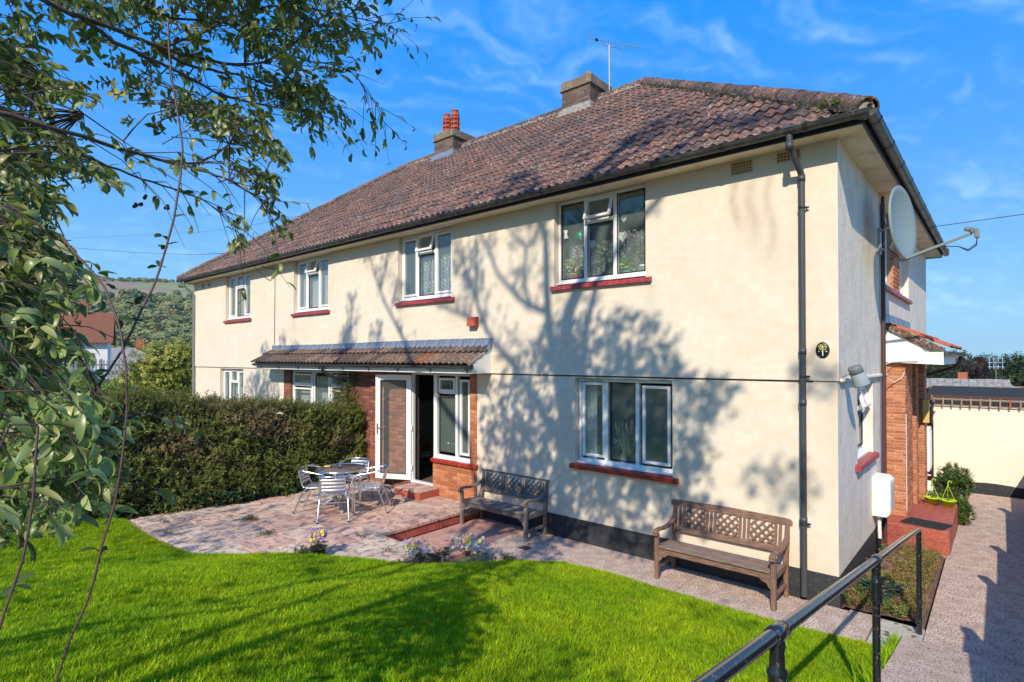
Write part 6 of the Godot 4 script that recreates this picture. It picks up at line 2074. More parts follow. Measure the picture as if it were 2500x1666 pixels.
func build_hedges_and_shrubs():
	# clipped hedge between the two gardens
	var hg := thing("hedge", "long dark green clipped hedge dividing the two gardens behind the patio", "hedge", Vector3(-9.7, 0.1, 2.0))
	var O := hg.position
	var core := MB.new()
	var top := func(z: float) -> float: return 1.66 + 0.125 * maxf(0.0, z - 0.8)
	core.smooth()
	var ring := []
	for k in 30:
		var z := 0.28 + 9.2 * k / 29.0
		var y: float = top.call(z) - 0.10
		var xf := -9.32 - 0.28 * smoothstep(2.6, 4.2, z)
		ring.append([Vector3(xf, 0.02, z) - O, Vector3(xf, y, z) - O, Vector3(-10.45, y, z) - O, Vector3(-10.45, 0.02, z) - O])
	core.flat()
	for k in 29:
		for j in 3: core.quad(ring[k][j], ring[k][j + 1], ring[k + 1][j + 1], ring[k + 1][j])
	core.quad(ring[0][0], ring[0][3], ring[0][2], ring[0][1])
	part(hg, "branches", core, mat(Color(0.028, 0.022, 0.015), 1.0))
	var bulge := FastNoiseLite.new()
	bulge.seed = 5; bulge.frequency = 0.9; bulge.fractal_octaves = 3
	for v in 3:
		var sm := sprig(11, 0.085, 0.024, 0.011)
		var xf := []
		var cl := []
		for i in 11500:
			var z := 0.14 + 8.6 * pow(R(0, 1), 1.25)
			var y: float
			var x: float
			var nrm: Vector3
			var ty: float = top.call(z)
			var side := R(0, 1)
			var fx := -9.20 - 0.26 * smoothstep(2.6, 4.2, z)
			if side < 0.62:
				y = R(0.05, 1.0) * ty; x = fx; nrm = Vector3(1, 0.25, 0)
				x -= 0.10 * smoothstep(ty - 0.3, ty, y)
			elif side < 0.92:
				y = ty; x = R(-10.5, fx); nrm = Vector3(0.15, 1, 0.1)
			else:
				y = R(0.1, 1.0) * ty; z = 0.16; x = R(-10.4, fx); nrm = Vector3(0.2, 0.2, -1)
			var b := bulge.get_noise_3d(x * 1.4, y * 1.8, z * 1.4)
			var p := Vector3(x, y, z) + nrm.normalized() * (b * 0.20 + R(-0.10, 0.06))
			if p.y < 0.12: p.y = 0.12
			var up := (nrm + Vector3(R(-0.8, 0.8), R(-0.2, 1.1), R(-0.8, 0.8))).normalized()
			var s := R(0.8, 1.5)
			if R(0, 1) < 0.06: s *= R(1.5, 2.4)
			xf.append(Transform3D(facing(up, R(0, TAU), s), p - O))
			var brown := smoothstep(0.12, 0.45, bulge.get_noise_3d(x * 0.6 + 9, y * 1.1, z * 0.6) + R(-0.12, 0.12))
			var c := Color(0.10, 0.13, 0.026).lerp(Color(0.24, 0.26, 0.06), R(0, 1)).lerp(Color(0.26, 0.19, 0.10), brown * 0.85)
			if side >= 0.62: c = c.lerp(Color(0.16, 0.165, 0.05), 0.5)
			cl.append(c)
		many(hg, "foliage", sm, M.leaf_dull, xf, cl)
	var tw := MB.new()
	for i in 800:
		var z := 0.3 + 4.6 * R(0, 1)
		var p := Vector3(-9.20 - 0.26 * smoothstep(2.6, 4.2, z) + R(-0.04, 0.06), R(0.2, 1.5), z) - O
		var d := Vector3(R(-0.2, 0.5), R(-0.4, 1), R(-1, 1)).normalized() * R(0.06, 0.16)
		tw.col(Color(0.42, 0.35, 0.26) * R(0.6, 1.5))
		tw.tube([p, p + d * 0.5 + Vector3(0, R(-0.01, 0.02), 0), p + d], 0.0026, 4, false)
	for i in 420:
		var z := R(0.2, 6.0)
		var p := Vector3(R(-10.4, -9.25), top.call(z) - 0.05, z) - O
		var d := Vector3(R(-0.4, 0.4), 1, R(-0.5, 0.5)).normalized() * R(0.08, 0.22)
		tw.col(Color(0.13, 0.12, 0.05) * R(0.6, 1.5))
		tw.tube([p, p + d], 0.0022, 4, false)
	part(hg, "twigs", tw, M.vcol, Vector3.ZERO, "stuff")
	# ivy and weeds along its foot
	var iv := sprig(7, 0.06, 0.045, 0.04, 0.7)
	var xf := []
	var cl := []
	for i in 900:
		var z := R(0.4, 5.2)
		xf.append(Transform3D(facing(Vector3(R(0.2, 1), 1, R(-0.5, 0.5)), R(0, TAU), R(0.7, 1.4)), Vector3(-9.18 - 0.36 * smoothstep(2.6, 4.2, z) + R(-0.1, 0.16), 0.2 + absf(R(-0.12, 0.2)), z)))
		cl.append(Color(0.02, 0.05, 0.022).lerp(Color(0.05, 0.09, 0.03), R(0, 1)))
	var o := many(self, "ivy", iv, M.leaf_dull, xf, cl)
	tag(o, "dark ivy creeping along the foot of the clipped hedge", "ivy")
	# hedge beyond the far corner of the house
	far_hedge()
	# big shrubs by the far end
	shrub("tall_shrub", "large bright yellow green tree-like shrub beyond the far end of the house", Vector3(-25.5, -0.2, -1.3), Vector3(3.2, 2.2, 2.6), 1.9, 5200, 0.10, [Color(0.34, 0.36, 0.07), Color(0.22, 0.26, 0.05), Color(0.42, 0.40, 0.11)])
	shrub("round_shrub", "lower rounded fresh green shrub left of the tall yellow green one", Vector3(-24.2, 0.0, 2.0), Vector3(1.9, 1.35, 1.9), 1.15, 3000, 0.085, [Color(0.22, 0.36, 0.05), Color(0.15, 0.27, 0.04), Color(0.30, 0.42, 0.09)])
	shrub("dark_shrub", "dark evergreen in front of the pale house on the left", Vector3(-40.0, -0.3, 3.2), Vector3(2.6, 2.3, 2.4), 2.0, 1500, 0.16, [Color(0.03, 0.05, 0.02), Color(0.045, 0.07, 0.03)])
	shrub("low_shrub", "small green shrub at the left end of the picket fence", Vector3(-31.0, -0.2, 4.4), Vector3(1.7, 1.1, 1.5), 0.9, 1200, 0.10, [Color(0.09, 0.14, 0.03), Color(0.13, 0.17, 0.05)])

func far_hedge():
	var t := thing("hedge", "sunlit yellow green clipped hedge beyond the far corner of the house", "hedge", Vector3(-20.6, 0, 2.0))
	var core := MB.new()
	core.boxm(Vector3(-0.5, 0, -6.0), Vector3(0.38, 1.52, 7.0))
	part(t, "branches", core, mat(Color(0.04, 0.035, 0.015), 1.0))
	var sm := sprig(9, 0.11, 0.04, 0.02)
	var xf := []
	var cl := []
	for i in 7000:
		var z := R(-6, 7)
		var f := R(0, 1) < 0.6
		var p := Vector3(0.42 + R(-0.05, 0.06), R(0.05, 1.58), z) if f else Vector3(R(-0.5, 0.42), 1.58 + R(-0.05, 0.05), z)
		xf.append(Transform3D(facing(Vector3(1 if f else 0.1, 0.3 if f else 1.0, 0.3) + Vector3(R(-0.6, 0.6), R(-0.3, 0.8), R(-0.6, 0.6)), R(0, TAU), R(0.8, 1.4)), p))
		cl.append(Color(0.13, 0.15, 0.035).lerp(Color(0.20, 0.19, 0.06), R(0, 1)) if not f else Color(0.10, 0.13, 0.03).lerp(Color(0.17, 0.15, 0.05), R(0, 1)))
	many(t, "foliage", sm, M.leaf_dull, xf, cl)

func facing(up: Vector3, spin: float, s: float) -> Basis:
	up = up.normalized()
	var x := up.cross(Vector3(0.31, 0.2, 0.93)).normalized()
	var z := x.cross(up)
	return Basis(x, up, z).rotated(up, spin).scaled_local(Vector3(s, s, s))

var shrub_sprigs := []
func shrub(called: String, label: String, base: Vector3, rad: Vector3, cy: float, n: int, leaf: float, cols: Array, category := "shrub") -> Node3D:
	var t := thing(called, label, category, base)
	var st := MB.new()
	for i in 9:
		var a := R(0, TAU)
		var e := Vector3(cos(a) * rad.x * 0.7, cy + rad.y * R(0.0, 0.6), sin(a) * rad.z * 0.7)
		st.tube([Vector3(cos(a) * 0.1, -0.05, sin(a) * 0.1), e * Vector3(0.35, 0.5, 0.35), e], [0.06, 0.04, 0.012], 6, false)
	part(t, "stem", st, M.bark)
	if shrub_sprigs.is_empty():
		for k in 3: shrub_sprigs.append(sprig(9, 2.2, 1.0, 0.55, 0.6))
	# lumps give the crown an uneven outline
	var lumps := []
	for i in 16:
		var d := Vector3(R(-1, 1), R(-0.85, 1), R(-1, 1)).normalized()
		lumps.append([Vector3(0, cy, 0) + d * rad * R(0.45, 0.72), R(0.30, 0.48)])
	for k in 3:
		var xf := []
		var cl := []
		for i in n / 3:
			var l: Array = lumps[rng.randi() % lumps.size()]
			var d := Vector3(R(-1, 1), R(-1, 1), R(-1, 1)).normalized()
			var p: Vector3 = l[0] + d * rad * l[1] * pow(R(0.1, 1), 0.45)
			if p.y < 0.06: continue
			xf.append(Transform3D(facing(d + Vector3(0, R(-0.2, 0.9), 0), R(0, TAU), leaf * R(0.7, 1.3)), p))
			cl.append(cols[rng.randi() % cols.size()] * R(0.8, 1.2))
		many(t, "foliage", shrub_sprigs[k], M.far_leaf, xf, cl)
	return t

# ---------------------------------------------------------------- far things
func simple_house(called: String, label: String, pos: Vector3, turn: float, s: Vector3, rise: float, wallm: Material, roofm: Material, wins: Array) -> Node3D:
	var t := thing(called, label, "house", pos, turn)
	var w := MB.new()
	w.boxm(Vector3(-s.x / 2, -1.5, -s.z / 2), Vector3(s.x / 2, s.y, s.z / 2))
	for e in [-1.0, 1.0]:
		w.prism([Vector3(e * s.x / 2 - 0.1 * (e + 1.0), s.y + 0.001, -s.z / 2), Vector3(e * s.x / 2 - 0.1 * (e + 1.0), s.y + rise, 0), Vector3(e * s.x / 2 - 0.1 * (e + 1.0), s.y + 0.001, s.z / 2)], Vector3(0.2, 0, 0))
	part(t, "wall", w, wallm)
	var r := MB.new()
	var o := 0.35
	var sl := rise / (s.z / 2)
	for e in [-1.0, 1.0]:
		r.prism([Vector3(-s.x / 2 - o, s.y + rise + 0.06, 0), Vector3(-s.x / 2 - o, s.y - o * sl + 0.06, e * (s.z / 2 + o)), Vector3(-s.x / 2 - o, s.y - o * sl + 0.16, e * (s.z / 2 + o)), Vector3(-s.x / 2 - o, s.y + rise + 0.16, 0)], Vector3(s.x + 2 * o, 0, 0))
	var rf := part(t, "roof", r, roofm)
	var c := MB.new()
	c.boxm(Vector3(s.x * 0.25, s.y + rise * 0.5, -0.35), Vector3(s.x * 0.25 + 0.7, s.y + rise + 1.0, 0.35))
	part(rf, "chimney", c, M.bricks[2])
	for q in wins:    # [face, u, v, w, h]
		var m := MB.new()
		m.bevel(Vector3.ZERO, Vector3(q[3] + 0.12, q[4] + 0.12, 0.06), 0.01)
		var win := part(t, "window", m, M.white)
		var g := MB.new()
		g.bevel(Vector3(0, 0, 0.028), Vector3(q[3], q[4], 0.02), 0.004)
		part(win, "pane", g, mat(Color(0.05, 0.06, 0.07), 0.1))
		if q[0] == "front": win.position = Vector3(q[1], q[2], s.z / 2 + 0.01)
		else:
			win.position = Vector3(s.x / 2 + 0.01, q[2], q[1])
			win.rotation.y = PI / 2
	return t

func build_background():
	# hill on the left: heather and bracken above, woodland below
	var nz := FastNoiseLite.new()
	nz.seed = 21; nz.frequency = 0.011; nz.fractal_octaves = 5
	var rows := []
	var m := MB.new()
	m.smooth()
	var hy := func(a: float, r: float) -> float:
		var h := -4.0 + 70.0 * smoothstep(90.0, 560.0, r) * (0.93 + 0.10 * smoothstep(0.1, 0.5, a) - 0.06 * smoothstep(0.25, 0.5, a)) + 2.2 * nz.get_noise_2d(a * 900.0, r)
		return h
	var grid := []
	for i in 100:
		var a := -0.45 + 1.5 * i / 99.0
		var row := []
		for k in 70:
			var r := 90.0 + 560.0 * pow(k / 69.0, 0.9)
			row.append(Vector3(CAM.x - cos(a) * r, hy.call(a, r), CAM.z - sin(a) * r))
		grid.append(row)
	for i in 99:
		for k in 69:
			var q := [grid[i][k], grid[i][k + 1], grid[i + 1][k + 1], grid[i + 1][k]]
			for j in [0, 1, 2, 0, 2, 3]:
				var p: Vector3 = q[j]
				var v := nz.get_noise_2d(p.x * 1.6, p.z * 1.6)
				var w := nz.get_noise_2d(p.x * 0.7 + 300, p.z * 0.7)
				var c := Color(0.14, 0.165, 0.06).lerp(Color(0.24, 0.24, 0.095), clampf(0.5 + v * 1.4, 0, 1))
				c = c.lerp(Color(0.27, 0.17, 0.12), smoothstep(0.0, 0.2, w) * smoothstep(22.0, 44.0, p.y))
				c = c.lerp(Color(0.27, 0.25, 0.12), smoothstep(56.0, 64.0, p.y) * 0.8)
				m.col(c)
				m.st.add_vertex(p)
	struct("hill", m, M.hill)
	var blob := MB.new()
	blob.smooth()
	for i in 26:
		var d := Vector3(R(-1, 1), R(-0.3, 1), R(-1, 1)).normalized()
		var k := R(0.8, 1.2)
		blob.col(Color(k, k, k))
		var s := facing(d, R(0, TAU), R(0.5, 0.8))
		var p := d * Vector3(0.75, 0.7, 0.75) + Vector3(0, 0.75, 0)
		blob.quad(p + s * Vector3(-0.7, 0, -0.6), p + s * Vector3(-0.5, 0.25, 0.6), p + s * Vector3(0.6, 0.1, 0.7), p + s * Vector3(0.7, 0.2, -0.5))
		blob.tri(p + s * Vector3(-0.7, -0.1, 0), p + s * Vector3(0, 0.5, 0.1), p + s * Vector3(0.7, -0.1, -0.1))
	var bm := blob.done()
	var xf := []
	var cl := []
	var tries := 0
	while xf.size() < 9000 and tries < 60000:
		tries += 1
		var a := R(-0.3, 0.75)
		var r := R(100, 620)
		var p := Vector3(CAM.x - cos(a) * r, hy.call(a, r) - 0.5, CAM.z - sin(a) * r)
		var w := nz.get_noise_2d(p.x * 1.1 + 70, p.z * 1.1)
		var want := 0.9 * smoothstep(34.0, 16.0, p.y) + 0.55 * smoothstep(0.05, 0.3, w)
		if a > 0.27 and p.y > 30.0 and p.y < 52.0: want *= 0.2
		if R(0, 1) > want: continue
		var s := R(1.6, 3.2) * lerpf(1.0, 0.6, smoothstep(30.0, 55.0, p.y))
		xf.append(Transform3D(rbasis(R(0, TAU), R(-0.1, 0.1), R(-0.1, 0.1), s), p))
		var c := Color(0.09, 0.125, 0.042).lerp(Color(0.20, 0.22, 0.075), R(0, 1))
		if R(0, 1) < 0.05: c = Color(0.20, 0.15, 0.035)
		cl.append(c)
	var o := many(self, "woodland", bm, M.hill, xf, cl)
	tag(o, "mixed woodland covering the far hillside on the left", "woodland")
	# ridge of trees on the skyline of the hill is part of the woodland; houses and fence before it
	simple_house("far_house", "white gabled house with a red tiled roof half hidden by leaves at the left", Vector3(-56.0, 0.6, -2.2), 1.30, Vector3(8.5, 3.6, 7.0), 2.3, M.white_wall, M.canopy_tiles[4], [["front", -2.0, 2.2, 1.2, 1.2], ["front", 2.0, 2.2, 1.2, 1.2], ["side", 0.0, 2.4, 1.1, 1.3], ["side", 1.8, 0.6, 1.1, 1.3]])
	simple_house("far_house", "taller pale house with a dark roof at the left edge behind the leaves", Vector3(-52.0, 0.8, 6.4), 1.45, Vector3(9.0, 4.9, 7.5), 2.3, M.white_wall, M.stone, [["front", -2.4, 3.6, 1.2, 1.2], ["front", 2.0, 3.6, 1.2, 1.2], ["side", 0.5, 3.6, 1.1, 1.3]])
	simple_house("far_house", "low grey roofed house low down behind the tall shrub", Vector3(-66.0, -0.6, -9.0), 1.2, Vector3(9.0, 2.4, 7.0), 2.0, M.white_wall, M.roof_grey, [["side", 0.0, 1.4, 1.2, 1.1]])
	var st := MB.new()
	st.bevel(Vector3.ZERO, Vector3(0.4, 2.0, 13.0), 0.03)
	var wl := single("garden_wall", st, M.stone, "dark stone garden wall below the pale picket fence", "wall", Vector3(-35.2, 0.75, 2.4))
	wl.rotation.y = 0.1
	var f := thing("picket_fence", "pale weathered picket fence standing on the stone wall at the left", "fence", Vector3(-35.2, 1.75, 2.4), 0.1)
	var pk := MB.new()
	pk.prism([Vector3(-0.04, 0, 0), Vector3(-0.04, 0.98, 0), Vector3(0.0, 1.05, 0), Vector3(0.04, 0.98, 0), Vector3(0.04, 0, 0)], Vector3(0, 0, 0.02))
	var pm := pk.done()
	for k in 70:
		var p := part(f, "picket", pm, M.pale_wood, Vector3(0.05, R(-0.02, 0.02), -6.3 + 0.18 * k))
		p.rotation.y = PI / 2
		p.rotation.x = R(-0.02, 0.02)
	for y in [0.25, 0.75]:
		part(f, "rail", boxm(Vector3(0.04, 0.08, 12.8), 0.005), M.pale_wood, Vector3(0, y, 0))
	for k in 6: part(f, "post", boxm(Vector3(0.1, 1.1, 0.1), 0.01), M.pale_wood, Vector3(-0.06, 0.55, -6.2 + 2.5 * k))
	var rl := thing("railing", "plain grey tubular railing in front of the stone wall", "railing", Vector3(-30.5, 0, 3.5))
	var rm := MB.new()
	rm.tube([Vector3(0, 1.45, -3.2), Vector3(0, 1.5, 4)], 0.025, 8)
	part(rl, "rail", rm, M.grey_metal)
	for z in [-3.0, -0.7, 1.6, 3.9]:
		rm = MB.new()
		rm.tube([Vector3(0, 0, z), Vector3(0, 1.46, z)], 0.025, 8)
		part(rl, "post", rm, M.grey_metal)

	# garage across the end of the side path
	var g := thing("garage", "low cream rendered garage with black plinth and flat roof at the end of the path", "garage", Vector3(0.27, 0, -8.22))
	var gm := MB.new()
	gm.boxm(Vector3(0, 0.0, -2.4), Vector3(5.2, 1.84, -0.25))
	gm.boxm(Vector3(0, 0.0, -0.249), Vector3(5.2, 2.0, 0))
	part(g, "wall", gm, mat(Color(0.76, 0.685, 0.57), 0.92, {bump = M.concrete.heightmap_texture, s = 0.5, world = true, h = 0.25}))
	gm = MB.new()
	var ptop := [Vector3(-0.012, -0.1, 0.012)]
	var pts := [Vector3(-0.012, -0.1, 0.010)]
	for k in 30: pts.append(Vector3(-0.012 + 5.2 * k / 29.0, 0.23 - 0.012 * k / 3.0 + R(-0.014, 0.014), 0.010))
	pts.append(Vector3(5.19, -0.1, 0.010))
	gm.prism(pts, Vector3(0, 0, -0.05))
	part(g, "plinth", gm, M.plinth)
	gm = MB.new()
	gm.bevel(Vector3(2.55, 1.985, -1.2), Vector3(5.5, 0.10, 2.5), 0.015, Basis(Vector3.RIGHT, 0.085))
	part(g, "roof", gm, mat(Color(0.04, 0.042, 0.045), 0.95, {spec = 0.2}))
	gm = MB.new()
	gm.boxm(Vector3(-0.05, 1.985, 0.004), Vector3(5.3, 2.034, 0.03))
	part(g, "fascia", gm, M.brown_pipe)
	# trellis under its eaves
	var tr := thing("trellis", "narrow weathered wooden trellis fixed along the top of the garage wall", "trellis", Vector3(0.27, 1.815, -8.165))
	for y in [0.012, 0.135]: part(tr, "rail", boxm(Vector3(4.6, 0.022, 0.014), 0.003), mat(Color(0.22, 0.15, 0.115), 0.9), Vector3(2.3, y, 0))
	for k in 30:
		var c: Material = M.terracotta if k == 8 else mat(Color(0.30, 0.21, 0.165) * R(0.8, 1.2), 0.9)
		part(tr, "lath", boxm(Vector3(0.028, 0.20, 0.012), 0.003), c, Vector3(0.02 + 0.157 * k, 0.07, 0.016))
	tr = thing("trellis", "short upright trellis piece at the left end of the garage wall", "trellis", Vector3(0.15, 1.30, -8.15))
	for x in [-0.10, 0.10]: part(tr, "post", boxm(Vector3(0.035, 0.62, 0.03), 0.004), mat(Color(0.25, 0.13, 0.08), 0.9), Vector3(x, 0.42, 0))
	for k in 4: part(tr, "lath", boxm(Vector3(0.30, 0.026, 0.014), 0.003), mat(Color(0.24, 0.13, 0.09), 0.9), Vector3(-0.03, 0.15 + 0.16 * k, 0.022))
	var gate := thing("side_gate", "dark slatted gate between the house end and the garage", "gate", Vector3(0.12, 0.0, -8.6))
	for k in 9: part(gate, "slat", boxm(Vector3(0.5, 0.11, 0.02), 0.004), mat(Color(0.03, 0.045, 0.06), 0.7) if k > 5 else mat(Color(0.16, 0.03, 0.025), 0.7), Vector3(-0.12, 0.12 + 0.14 * k, 0))
	for x in [-0.33, 0.10]: part(gate, "post", boxm(Vector3(0.06, 1.45, 0.06), 0.006), mat(Color(0.2, 0.19, 0.18), 0.8), Vector3(x, 0.72, 0))
	# bungalow roof behind the garage, with a plant against it
	var bw := thing("bungalow", "bungalow with a wide grey tiled roof rising behind the garage", "bungalow", Vector3(0.6, -3.2, -27.0))
	gm = MB.new()
	gm.boxm(Vector3(-5, -1.5, -3.5), Vector3(4.3, 2.6, 2.2))
	part(bw, "wall", gm, M.white_wall)
	gm = MB.new()
	var rise := 5.03
	gm.quad(Vector3(-6, 2.5, 2.9), Vector3(-4.0, rise, -0.5), Vector3(0.9, rise, -0.5), Vector3(4.0, 2.5, 2.9))
	gm.quad(Vector3(4.0, 2.5, 2.9), Vector3(0.9, rise, -0.5), Vector3(0.9, rise, -0.7), Vector3(4.0, 2.5, -4.1))
	gm.quad(Vector3(4.0, 2.5, -4.1), Vector3(0.9, rise, -0.7), Vector3(-4.0, rise, -0.7), Vector3(-6, 2.5, -4.1))
	var roof := part(bw, "roof", gm, M.roof_grey)
	var tl := MB.new()
	for r in 16:      # courses of flat tiles
		var u := r / 16.0
		var a := Vector3(-6, 2.5, 2.9).lerp(Vector3(-4.0, rise, -0.5), u)
		var b := Vector3(4.0, 2.5, 2.9).lerp(Vector3(0.9, rise, -0.5), u)
		var n := int((b.x - a.x) / 0.3)
		for k in n:
			tl.box(Vector3(a.x + (k + 0.5) * 0.3 + (0.15 if r % 2 else 0.0), a.y + 0.10 + R(-0.01, 0.015), a.z - 0.02), Vector3(0.285, 0.03, 0.30), Basis(Vector3.RIGHT, atan2(rise - 2.5, 3.4) - 0.06))
	part(roof, "tiling", tl, M.roof_grey, Vector3.ZERO, "stuff")
	shrub("climbing_shrub", "dark red and green leafy plant showing above the garage roof", Vector3(-0.2, 0.9, -12.0), Vector3(0.62, 0.42, 0.5), 0.72, 420, 0.055, [Color(0.05, 0.018, 0.022), Color(0.10, 0.13, 0.04), Color(0.06, 0.02, 0.025)])
	# aerial, trees and roofs of the town beyond
	var ta := thing("tv_aerial", "distant aerial with upright rods standing above the grey bungalow roof", "aerial", Vector3(1.22, 1.75, -27.4))
	gm = MB.new()
	gm.tube([Vector3.ZERO, Vector3(0, 1.1, 0)], 0.018, 6)
	part(ta, "mast", gm, M.grey_metal)
	gm = MB.new()
	for k in 4:
		for y in [0.75, 0.95]: gm.tube([Vector3(-0.22 + 0.15 * k, y - 0.15, 0.1 * (k % 2)), Vector3(-0.24 + 0.16 * k, y + 0.20, 0.1 * (k % 2))], 0.016, 5)
	for y in [0.7, 0.9]: gm.tube([Vector3(-0.28, y, 0), Vector3(0.30, y, 0)], 0.016, 5)
	part(ta, "rods", gm, mat(Color(0.35, 0.5, 0.62), 0.4))
	var specs := [[-4.6, -62, 4.0, 0.6, "broad dark green tree on the skyline just right of the porch gutter"], [-1.2, -66, 3.2, -0.3, "purple brown leaved tree on the skyline right of the broad green one"], [1.1, -70, 2.3, -0.2, "thin grey green tree behind the distant aerial"], [4.4, -60, 2.4, -0.2, "small yellow green tree right of the distant aerial"], [7.0, -48, 2.7, -1.6, "olive brown tree low at the right edge"], [9.2, -52, 3.4, -1.2, "dark green tree cut by the right edge of the view"], [-8.5, -75, 3.5, 0.2, "distant green tree seen under the porch gutter"], [2.8, -58, 2.6, 0.0, "rounded dark green tree right behind the distant aerial mast"], [0.0, -74, 3.6, 0.3, "pale green distant tree between the purple tree and the aerial"], [6.0, -78, 3.4, 0.2, "far dark tree above the brown flats"], [-3.0, -80, 4.2, 0.5, "farthest green tree behind the purple brown one"]]
	var tc := [[Color(0.035, 0.06, 0.028), Color(0.06, 0.085, 0.035)], [Color(0.055, 0.03, 0.035), Color(0.07, 0.045, 0.04)], [Color(0.07, 0.085, 0.05), Color(0.10, 0.11, 0.07)], [Color(0.10, 0.13, 0.03), Color(0.08, 0.11, 0.03)], [Color(0.13, 0.11, 0.03), Color(0.10, 0.09, 0.03)], [Color(0.04, 0.07, 0.03), Color(0.05, 0.09, 0.035)], [Color(0.10, 0.12, 0.04), Color(0.08, 0.10, 0.03)], [Color(0.05, 0.085, 0.03), Color(0.07, 0.10, 0.04)], [Color(0.11, 0.14, 0.05), Color(0.09, 0.12, 0.05)], [Color(0.04, 0.065, 0.03), Color(0.06, 0.08, 0.035)], [Color(0.06, 0.09, 0.04), Color(0.08, 0.11, 0.045)]]
	for i in specs.size():
		var s: Array = specs[i]
		var sz: float = s[2]
		shrub("far_tree", s[4], Vector3(s[0], -8.5, s[1]), Vector3(sz, 3.4 + sz * 0.2, sz), 11.9 - 3.4 - sz * 0.2 + s[3], 1100, 0.26, tc[i], "tree")
	for q in [[Vector3(-3.0, -6.3, -58), 0.3, "orange roofed house beyond the bungalow, left of the others", M.canopy_tiles[4]], [Vector3(1.8, -6.5, -56), -0.2, "brown roofed house beyond the bungalow under the distant aerial", M.tiles[3]], [Vector3(7.5, -5.4, -70), 0.1, "brown block of flats far away near the right edge", M.canopy_tiles[0]], [Vector3(-7.2, -6.2, -60), 0.2, "pinkish roofed house seen between the porch and the garage", M.canopy_tiles[3]], [Vector3(5.6, -7.4, -50), 0.0, "white gabled house low among the trees at the right", M.roof_grey]]:
		simple_house("town_house", q[2], q[0], q[1], Vector3(5.5, 5.2, 5.0), 1.7, M.white_wall if q[3] != M.canopy_tiles[0] else M.old_bricks[1], q[3], [["front", -1.3, 3.8, 1.0, 1.1], ["front", 1.3, 3.8, 1.0, 1.1]])
	# stepped panel fence on the other side of the path (out of view, its shadow is not)
	var fn := thing("panel_fence", "stepped brown timber panel fence along the far side of the path", "fence", Vector3(2.0, 0, 0))
	var wood := mat(Color(0.20, 0.12, 0.075), 0.9)
	for p in [[-8.4, -5.1, 1.02], [-5.05, -1.95, 1.20], [-1.9, -0.02, 1.42], [0.05, 2.2, 1.62], [2.25, 4.4, 1.95], [4.45, 6.6, 2.25]]:
		for k in 10:
			part(fn, "board", boxm(Vector3(0.02, p[2] / 10.0 + 0.01, p[1] - p[0]), 0.003), wood, Vector3(0.01 * (k % 2), p[2] * (k + 0.5) / 10.0, (p[0] + p[1]) / 2))
		part(fn, "post", boxm(Vector3(0.10, p[2] + 0.32, 0.10), 0.01), wood, Vector3(0, (p[2] + 0.32) / 2, p[1]))


# ---------------------------------------------------------------- trees over and behind the viewer
func branch(t: Node3D, pts: Array, r0: float, r1: float, called := "branch", sides := 7, m: MB = null):
	var rs := []
	for i in pts.size(): rs.append(lerpf(r0, r1, i / float(pts.size() - 1)))
	var own := m == null
	if own: m = MB.new()
	m.tube(pts, rs, sides, false)
	if own: part(t, called, m, M.bark)

func curve(pts: Array, n: int, wob := 0.0) -> Array:   # smooth line through the points
	var c := Curve3D.new()
	for i in pts.size():
		var d: Vector3 = (pts[mini(i + 1, pts.size() - 1)] - pts[maxi(i - 1, 0)]) * 0.17
		c.add_point(pts[i], -d, d)
	var out := []
	var L := c.get_baked_length()
	for i in n + 1: out.append(c.sample_baked(L * i / n) + Vector3(R(-wob, wob), R(-wob, wob), R(-wob, wob)))
	return out

func leaf_mesh(L: float, W: float, curl: float, n := 6) -> ArrayMesh:   # a recurved pointed leaf, folded along its midrib, on a short stalk
	var m := MB.new()
	m.smooth()
	var rows := []
	var p := Vector3.ZERO
	var a := 0.25
	m.col(Color(1, 1, 1))
	var st := Vector3(0, 0, 0)
	for k in n + 1:
		var u := k / float(n)
		var w := W * 0.5 * pow(sin(PI * pow(clampf(u * 0.97 + 0.015, 0, 1), 0.8)), 0.75)
		var d := Vector3(0, sin(a), cos(a))
		var nn := Vector3(0, cos(a), -sin(a))
		rows.append([p - Vector3(w, 0, 0) + nn * w * 0.32, p, p + Vector3(w, 0, 0) + nn * w * 0.32])
		p += d * L / n
		a -= curl / n
	m.strip(rows)
	m.flat()
	m.tri(Vector3(-0.0012, 0, 0), Vector3(0, 0.002, -0.018), Vector3(0.0012, 0, 0))
	return m.done()

